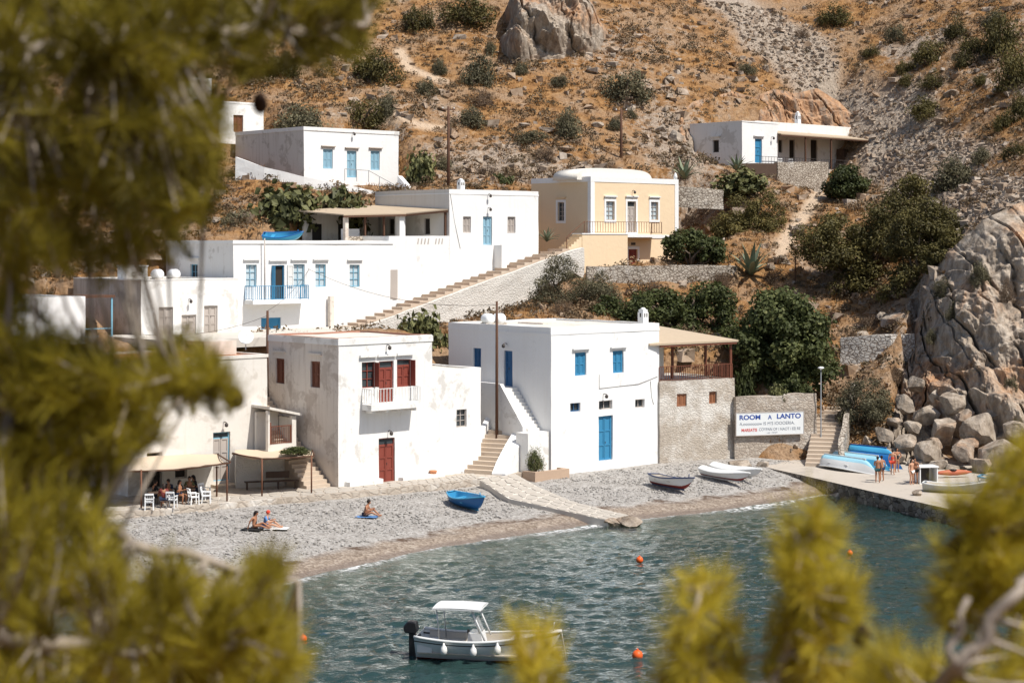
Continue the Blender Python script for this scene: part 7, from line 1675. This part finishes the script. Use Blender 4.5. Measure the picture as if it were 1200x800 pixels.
def scatter_xy(n, y0, y1, dens):
    X, Y = [], []; out = 0
    while out < n:
        y = rng.uniform(y0, y1, n * 3); x = rng.uniform(-0.31, 0.31, n * 3) * y
        k = rng.random(n * 3) < dens(x, y); X.append(x[k]); Y.append(y[k]); out += int(k.sum())
    return np.concatenate(X)[:n], np.concatenate(Y)[:n]
def free(x, y, m=0.4):
    ok = np.ones(len(x), bool)
    for fr, x0, x1, y1, z, mm in PADS:
        lx, ly = fr.loc(x, y); ok &= ~((lx > x0 - m) & (lx < x1 + m) & (ly > -m - 1.0) & (ly < y1 + 0.2))
    return ok
# stones: thousands of little angular blocks
cubv = np.array([(x_, y_, z_) for z_ in (-1, 1) for y_ in (-1, 1) for x_ in (-1, 1)], float) * 0.75
cubf = np.array([(0, 2, 3, 1), (4, 5, 7, 6), (0, 1, 5, 4), (2, 6, 7, 3), (0, 4, 6, 2), (1, 3, 7, 5)])
octv = np.array([(1, 0, 0), (-1, 0, 0), (0, 1, 0), (0, -1, 0), (0, 0, 1), (0, 0, -1)], float)
octf = np.array([(0, 2, 4), (2, 1, 4), (1, 3, 4), (3, 0, 4), (2, 0, 5), (1, 2, 5), (3, 1, 5), (0, 3, 5)])
_t = NT('slope_stone'); _p = _t.pos(); STONEM = _t.done(_t.mix(_t.attr('warm'), _t.ramp(_t.noise(_p, 1.7, 4), [(0.3, (0.21, 0.17, 0.135)), (0.5, (0.35, 0.295, 0.24)), (0.7, (0.46, 0.40, 0.34))]), (0.33, 0.215, 0.13)), 0.95, _t.bump(_t.noise(_p, 8, 4), 0.5, 0.05), 0.1)
def stones(name, n, dens, s0, s1, warm):
    x, y = scatter_xy(n, 122, 206, lambda a, b: dens(a, b) * free(a, b)); z = land_final(x, y)
    s = s0 + (s1 - s0) * rng.random(n) ** 5
    V = cubv[None] * (0.45 + 0.75 * rng.random((n, 8, 1))) * (0.6 + 0.8 * rng.random((n, 1, 3))) + rng.normal(size=(n, 8, 3)) * 0.20
    V = V * s[:, None, None] * np.array([1.15, 1.0, 0.75]); a = rng.uniform(0, 6.28, n); c, s_ = np.cos(a), np.sin(a)
    Vx = V[..., 0] * c[:, None] - V[..., 1] * s_[:, None]; Vy = V[..., 0] * s_[:, None] + V[..., 1] * c[:, None]
    V = np.stack([Vx + x[:, None], Vy + y[:, None], V[..., 2] + (z + s * 0.2)[:, None]], -1).reshape(-1, 3)
    F = (cubf[None] + (np.arange(n) * 8)[:, None, None]).reshape(-1, 4)
    me = mesh_np(name, V, F, False, dict(warm=np.repeat(rng.random(n) * warm, 8)))
    o = link(name, me, STONEM); o['kind'] = 'stuff'; tag(o, 'loose grey stones of the scree' if 'scree' in name else 'small stones strewn over the dry slope', 'stones'); return o
stones('scree_stones', 15000, lambda a, b: samp(scree, a, b) ** 1.5, 0.05, 0.32, 0.5)
stones('slope_stones', 6500, lambda a, b: 0.35 + 0.65 * samp(rocky, a, b), 0.05, 0.62, 0.8)
# dry grass tufts and dwarf scrub
def tufts(n):
    x, y = scatter_xy(n, 122, 206, lambda a, b: (1 - samp(scree, a, b)) * (1 - 0.75 * samp(rocky, a, b)) * (1 - samp(pathm, a, b)) * free(a, b)); z = land_final(x, y)
    k = 7; a = rng.uniform(0, 6.28, (n, k)); L = rng.uniform(0.22, 0.55, (n, k)); ti = rng.uniform(0.25, 1.0, (n, k)); w = 0.035
    bx_ = x[:, None] + 0.1 * np.cos(a); by_ = y[:, None] + 0.1 * np.sin(a); bz_ = np.repeat((z - 0.03)[:, None], k, 1)
    tip = np.stack([bx_ + L * np.sin(ti) * np.cos(a), by_ + L * np.sin(ti) * np.sin(a), bz_ + L * np.cos(ti)], -1); sd = np.stack([-np.sin(a) * w, np.cos(a) * w, 0 * a], -1); b = np.stack([bx_, by_, bz_], -1)
    V = np.stack([b - sd, b + sd, tip], 2).reshape(-1, 3); F = np.arange(len(V)).reshape(-1, 3)
    o = link('dry_grass', mesh_np('dry_grass', V, F, False, dict(rnd=np.repeat(np.clip(rng.random(n) * 0.7 + 0.3 * rng.random(n), 0, 1), 3 * k))), GRASSM); tag(o, 'dry golden grass covering the open slope', 'grass', kind='stuff')
tufts(17000)
def dwarf(n):
    x, y = scatter_xy(n, 122, 206, lambda a, b: (1 - 0.85 * samp(scree, a, b)) * (1 - samp(pathm, a, b)) * free(a, b, 0.8)); z = land_final(x, y)
    k = 60; r0 = 0.22 + 0.95 * rng.random(n) ** 3
    d = unit(rng.normal(size=(n, k, 3))); d[..., 2] = np.abs(d[..., 2]); c = np.stack([x, y, z], -1)[:, None] + d * r0[:, None, None] * (0.6 + 0.5 * rng.random((n, k, 1))) * np.array([1, 1, 0.75])
    nr = unit(d + rng.normal(size=d.shape) * 0.7); tg = unit(np.cross(nr, rng.normal(size=d.shape))); bt = np.cross(nr, tg); L = (0.05 + 0.10 * r0)[:, None, None]
    V = np.stack([c - tg * L, c + bt * L * 0.5, c + tg * L, c - bt * L * 0.5], 2).reshape(-1, 3); F = np.arange(len(V)).reshape(-1, 4)
    g = rng.random(n)
    me = mesh_np('dwarf_scrub', V, F, False, dict(rnd=np.repeat(np.clip(0.2 * rng.random((n, k)) + 0.8 * g[:, None], 0, 1).ravel(), 4)))
    o = link('dwarf_scrub', me, foliage('dwarf_scrub_leaf', (0.042, 0.040, 0.022), (0.17, 0.115, 0.065), 0.1, tip=(0.34, 0.225, 0.125))); tag(o, 'low dwarf scrub dotted over the dry hillside', 'scrub', kind='stuff')
dwarf(5200)
# pebbles large enough to catch the light
def pebbles(n):
    x = rng.uniform(-22, 22, n * 4); s = rng.uniform(3.5, 24, n * 4); y = np.interp(x, SHX, SHY) + s; px = CX + FP * x / y
    yl = np.interp(px, [0, 150, 300, 400, 562, 640, 646, 772, 861, 930], [95, 95.5, 98.2, 101, 107.0, 109, 111.3, 117.5, 120.3, 121]); k = (y < yl) & (px > 100) & (px < 930); x, y = x[k][:n], y[k][:n]; n = len(x)
    z = np.array([float(q) for q in beach_z(x, y)]); r0 = 0.03 + 0.07 * rng.random(n) ** 3
    V = octv[None] * (0.8 + 0.3 * rng.random((n, 6, 1))) * r0[:, None, None] * np.array([1.2, 1, 0.6]) + np.stack([x, y, z + 0.02], -1)[:, None]
    F = (octf[None] + (np.arange(n) * 6)[:, None, None]).reshape(-1, 3)
    t = NT('loose_pebble'); r_ = t.attr('rnd'); m = t.done(t.ramp(r_, [(0.0, (0.20, 0.185, 0.165)), (0.5, (0.32, 0.30, 0.28)), (1.0, (0.46, 0.44, 0.41))]), 0.9)
    o = link('pebbles', mesh_np('pebbles', V.reshape(-1, 3), F, True, dict(rnd=np.repeat(rng.random(n), 6))), m); tag(o, 'grey and white pebbles of the beach', 'pebbles', kind='stuff')
pebbles(9000)

# ---------------------------------------------------------------- pines in front
def needles(r, tips, dirs, n_per, L, wd, bias=0.2):
    k = len(tips); d = np.repeat(dirs, n_per, 0); b = np.repeat(tips, n_per, 0) - d * (r.random((k * n_per, 1)) * 0.11)
    side = unit(np.cross(d, r.normal(size=d.shape))); ang = r.uniform(0.35, 1.0, (k * n_per, 1)); nd_ = unit(d * np.cos(ang) + side * np.sin(ang) + np.array([0, 0, 0.15]))
    ln = L * r.uniform(0.7, 1.15, (k * n_per, 1)); w = unit(np.cross(nd_, r.normal(size=d.shape))) * wd
    V = np.stack([b - w, b + w, b + nd_ * ln + w * 0.4, b + nd_ * ln - w * 0.4], 1).reshape(-1, 3)
    tone = np.repeat(np.clip(r.random(k) * 0.75 + bias, 0, 1), n_per); a = np.clip(0.65 * tone + 0.35 * r.random(k * n_per), 0, 1)
    return V, np.arange(len(V)).reshape(-1, 4), np.repeat(a, 4)
def pine(name, label, base, limbs, regions, seed, cones=()):
    """limbs: lists of (px,py,Y) with the trunk first; regions: (polygon in px, Y range, count) filled with shoots"""
    r = np.random.default_rng(seed); r_ = thing(name, label, 'tree', base); B = Vector(base); mb = MB(); nodes = []
    for li, (pts, r0, r1) in enumerate(limbs):
        P = [Vector(q) if len(q) == 4 and 0 else (P3(*q) if li or True else None) for q in pts]
        Q = []
        for a, b in zip(P, P[1:]):
            for i in range(6): Q.append(a.lerp(b, i / 6) + Vector(r.normal(size=3) * 0.012))
        Q.append(P[-1]); m = len(Q)
        (mb if li else mb).tube([q - B for q in Q], [r0 + (r1 - r0) * i / (m - 1) for i in range(m)], 7); nodes += Q
    mb.build('trunk', PBARK, r_, recalc=False)
    N = np.array([tuple(q) for q in nodes]); tips, dirs, tw, bs_ = [], [], MB(), []
    for poly, (ya_, yb_), n_ in regions:
        xs, ys = [q[0] for q in poly], [q[1] for q in poly]; got = 0
        while got < n_:
            px, py = r.uniform(min(xs), max(xs)), r.uniform(min(ys), max(ys)); ins = False
            for (x0, y0), (x1, y1) in zip(poly, poly[1:] + poly[:1]):
                if (y0 > py) != (y1 > py) and px < (x1 - x0) * (py - y0) / (y1 - y0) + x0: ins = not ins
            if not ins: continue
            p = np.array(P3(px, py, r.uniform(ya_, yb_))); d2 = ((N - p) ** 2).sum(1); q = N[int(np.argmin(d2))]; got += 1
            v = p - q; L = np.linalg.norm(v); d = unit((v / max(L, 1e-6) + r.normal(size=3) * 0.35 + np.array([0, 0, 0.45]))[None])[0]
            tips.append(p); dirs.append(d); bs_.append(min(0.32, max(-0.14, (15.5 - p[2]) * 0.36 + 0.04)))
            mid = (p + q) / 2 + r.normal(size=3) * 0.04 * L
            tw.tube([Vector(q) - B, Vector(mid) - B, Vector(p) - B], [0.007, 0.005, 0.003], 4, False)
    tw.build('twigs', PBARK, r_, recalc=False)['kind'] = 'stuff'
    V, F, a = needles(r, np.array(tips), np.array(dirs), 90, 0.088, 0.0014, np.array(bs_))
    link('crown', mesh_np('crown', V - np.array(base), F, False, dict(rnd=a)), NEEDLE, r_)
    for px, py, Y in cones:
        p = P3(px, py, Y) - B; MB().lathe([(0.006, -0.03), (0.019, -0.015), (0.021, 0.005), (0.014, 0.025), (0.003, 0.035)], 9, Matrix.Translation(p) @ Matrix.Rotation(0.7, 4, 'X')).build('cone', CONE, r_)
    return r_
pine('pine_tree', 'near out of focus pine whose boughs fill the left of the view', (-2.3, 4.6, 10.6),
     [([(-450, 2500, 4.6), (-440, 900, 4.6), (-420, 300, 4.6), (-400, -250, 4.6)], 0.16, 0.07),
      ([(-420, 260, 4.6), (-200, 130, 4.4), (40, 60, 4.3), (250, 40, 4.4), (430, 30, 4.6)], 0.045, 0.008),
      ([(-420, 350, 4.6), (-150, 250, 4.8), (80, 200, 5.0), (240, 210, 5.1)], 0.04, 0.008),
      ([(-430, 560, 4.6), (-150, 480, 4.5), (60, 470, 4.4), (200, 460, 4.4), (275, 440, 4.4)], 0.04, 0.007),
      ([(-430, 800, 4.6), (-150, 730, 4.2), (0, 745, 4.0), (150, 765, 4.0), (300, 750, 4.1)], 0.035, 0.007),
      ([(-430, 700, 4.6), (-150, 620, 4.7), (80, 610, 4.8), (240, 660, 4.8), (350, 680, 4.8)], 0.035, 0.007),
      ([(-400, -100, 4.6), (-100, -60, 4.9), (150, -20, 5.0), (330, 10, 5.0)], 0.04, 0.008)],
     [([(-40, -30), (240, -30), (245, 60), (262, 190), (245, 245), (185, 285), (60, 310), (-40, 320)], (3.9, 5.4), 430),
      ([(210, -40), (455, -40), (440, 5), (430, 50), (340, 85), (240, 90)], (4.2, 5.2), 85),
      ([(-40, 390), (60, 395), (130, 412), (225, 408), (272, 420), (265, 452), (215, 470), (175, 530), (-40, 560)], (4.0, 5.2), 240),
      ([(-40, 300), (60, 310), (60, 340), (20, 390), (-40, 400)], (4.2, 5.0), 14),
      ([(-40, 550), (110, 560), (140, 660), (230, 662), (320, 655), (350, 735), (350, 830), (-40, 830)], (3.7, 5.2), 300)], 21,
     cones=((277, 467, 4.3), (305, 122, 4.6), (283, 82, 4.5), (352, 52, 4.6), (28, 605, 4.1), (215, 80, 4.3), (195, 190, 4.4), (60, 140, 4.2)))
pine('young_pine', 'near out of focus young pine with shoots rising over the bay', (0.75, 4.2, 11.0),
     [([(900, 3000, 4.2), (940, 1500, 4.2), (960, 1000, 4.2)], 0.09, 0.05),
      ([(960, 1050, 4.2), (900, 850, 4.0), (935, 720, 4.0), (955, 605, 4.0)], 0.02, 0.005), ([(940, 1000, 4.2), (850, 850, 4.1), (830, 740, 4.1), (820, 690, 4.1)], 0.018, 0.005),
      ([(930, 1050, 4.2), (760, 950, 4.0), (650, 860, 3.9), (622, 770, 3.9)], 0.016, 0.004),
      ([(960, 1000, 4.2), (1080, 830, 3.8), (1150, 740, 3.7), (1230, 640, 3.7)], 0.022, 0.010), ([(1080, 830, 3.8), (1110, 770, 3.7), (1135, 700, 3.7)], 0.012, 0.006),
      ([(1100, 950, 4.2), (1180, 800, 4.3), (1150, 690, 4.3), (1140, 590, 4.3)], 0.016, 0.005), ([(1150, 950, 4.2), (1230, 780, 4.4), (1215, 650, 4.4), (1200, 560, 4.4)], 0.016, 0.005)],
     [([(915, 600), (960, 580), (985, 640), (1005, 690), (990, 760), (960, 820), (900, 820), (925, 700)], (3.9, 4.3), 52),
      ([(795, 670), (850, 680), (860, 740), (880, 830), (770, 830), (790, 740)], (3.9, 4.3), 36),
      ([(600, 735), (640, 735), (645, 800), (655, 830), (605, 830)], (3.8, 4.0), 10),
      ([(1100, 580), (1165, 550), (1180, 640), (1150, 720), (1100, 740)], (4.1, 4.5), 40),
      ([(1165, 545), (1240, 500), (1240, 720), (1180, 700)], (4.1, 4.6), 46),
      ([(990, 770), (1080, 740), (1100, 790), (1240, 740), (1240, 840), (980, 840)], (3.7, 4.4), 50)], 33, cones=((1010, 745, 3.9), (1120, 640, 4.2)))
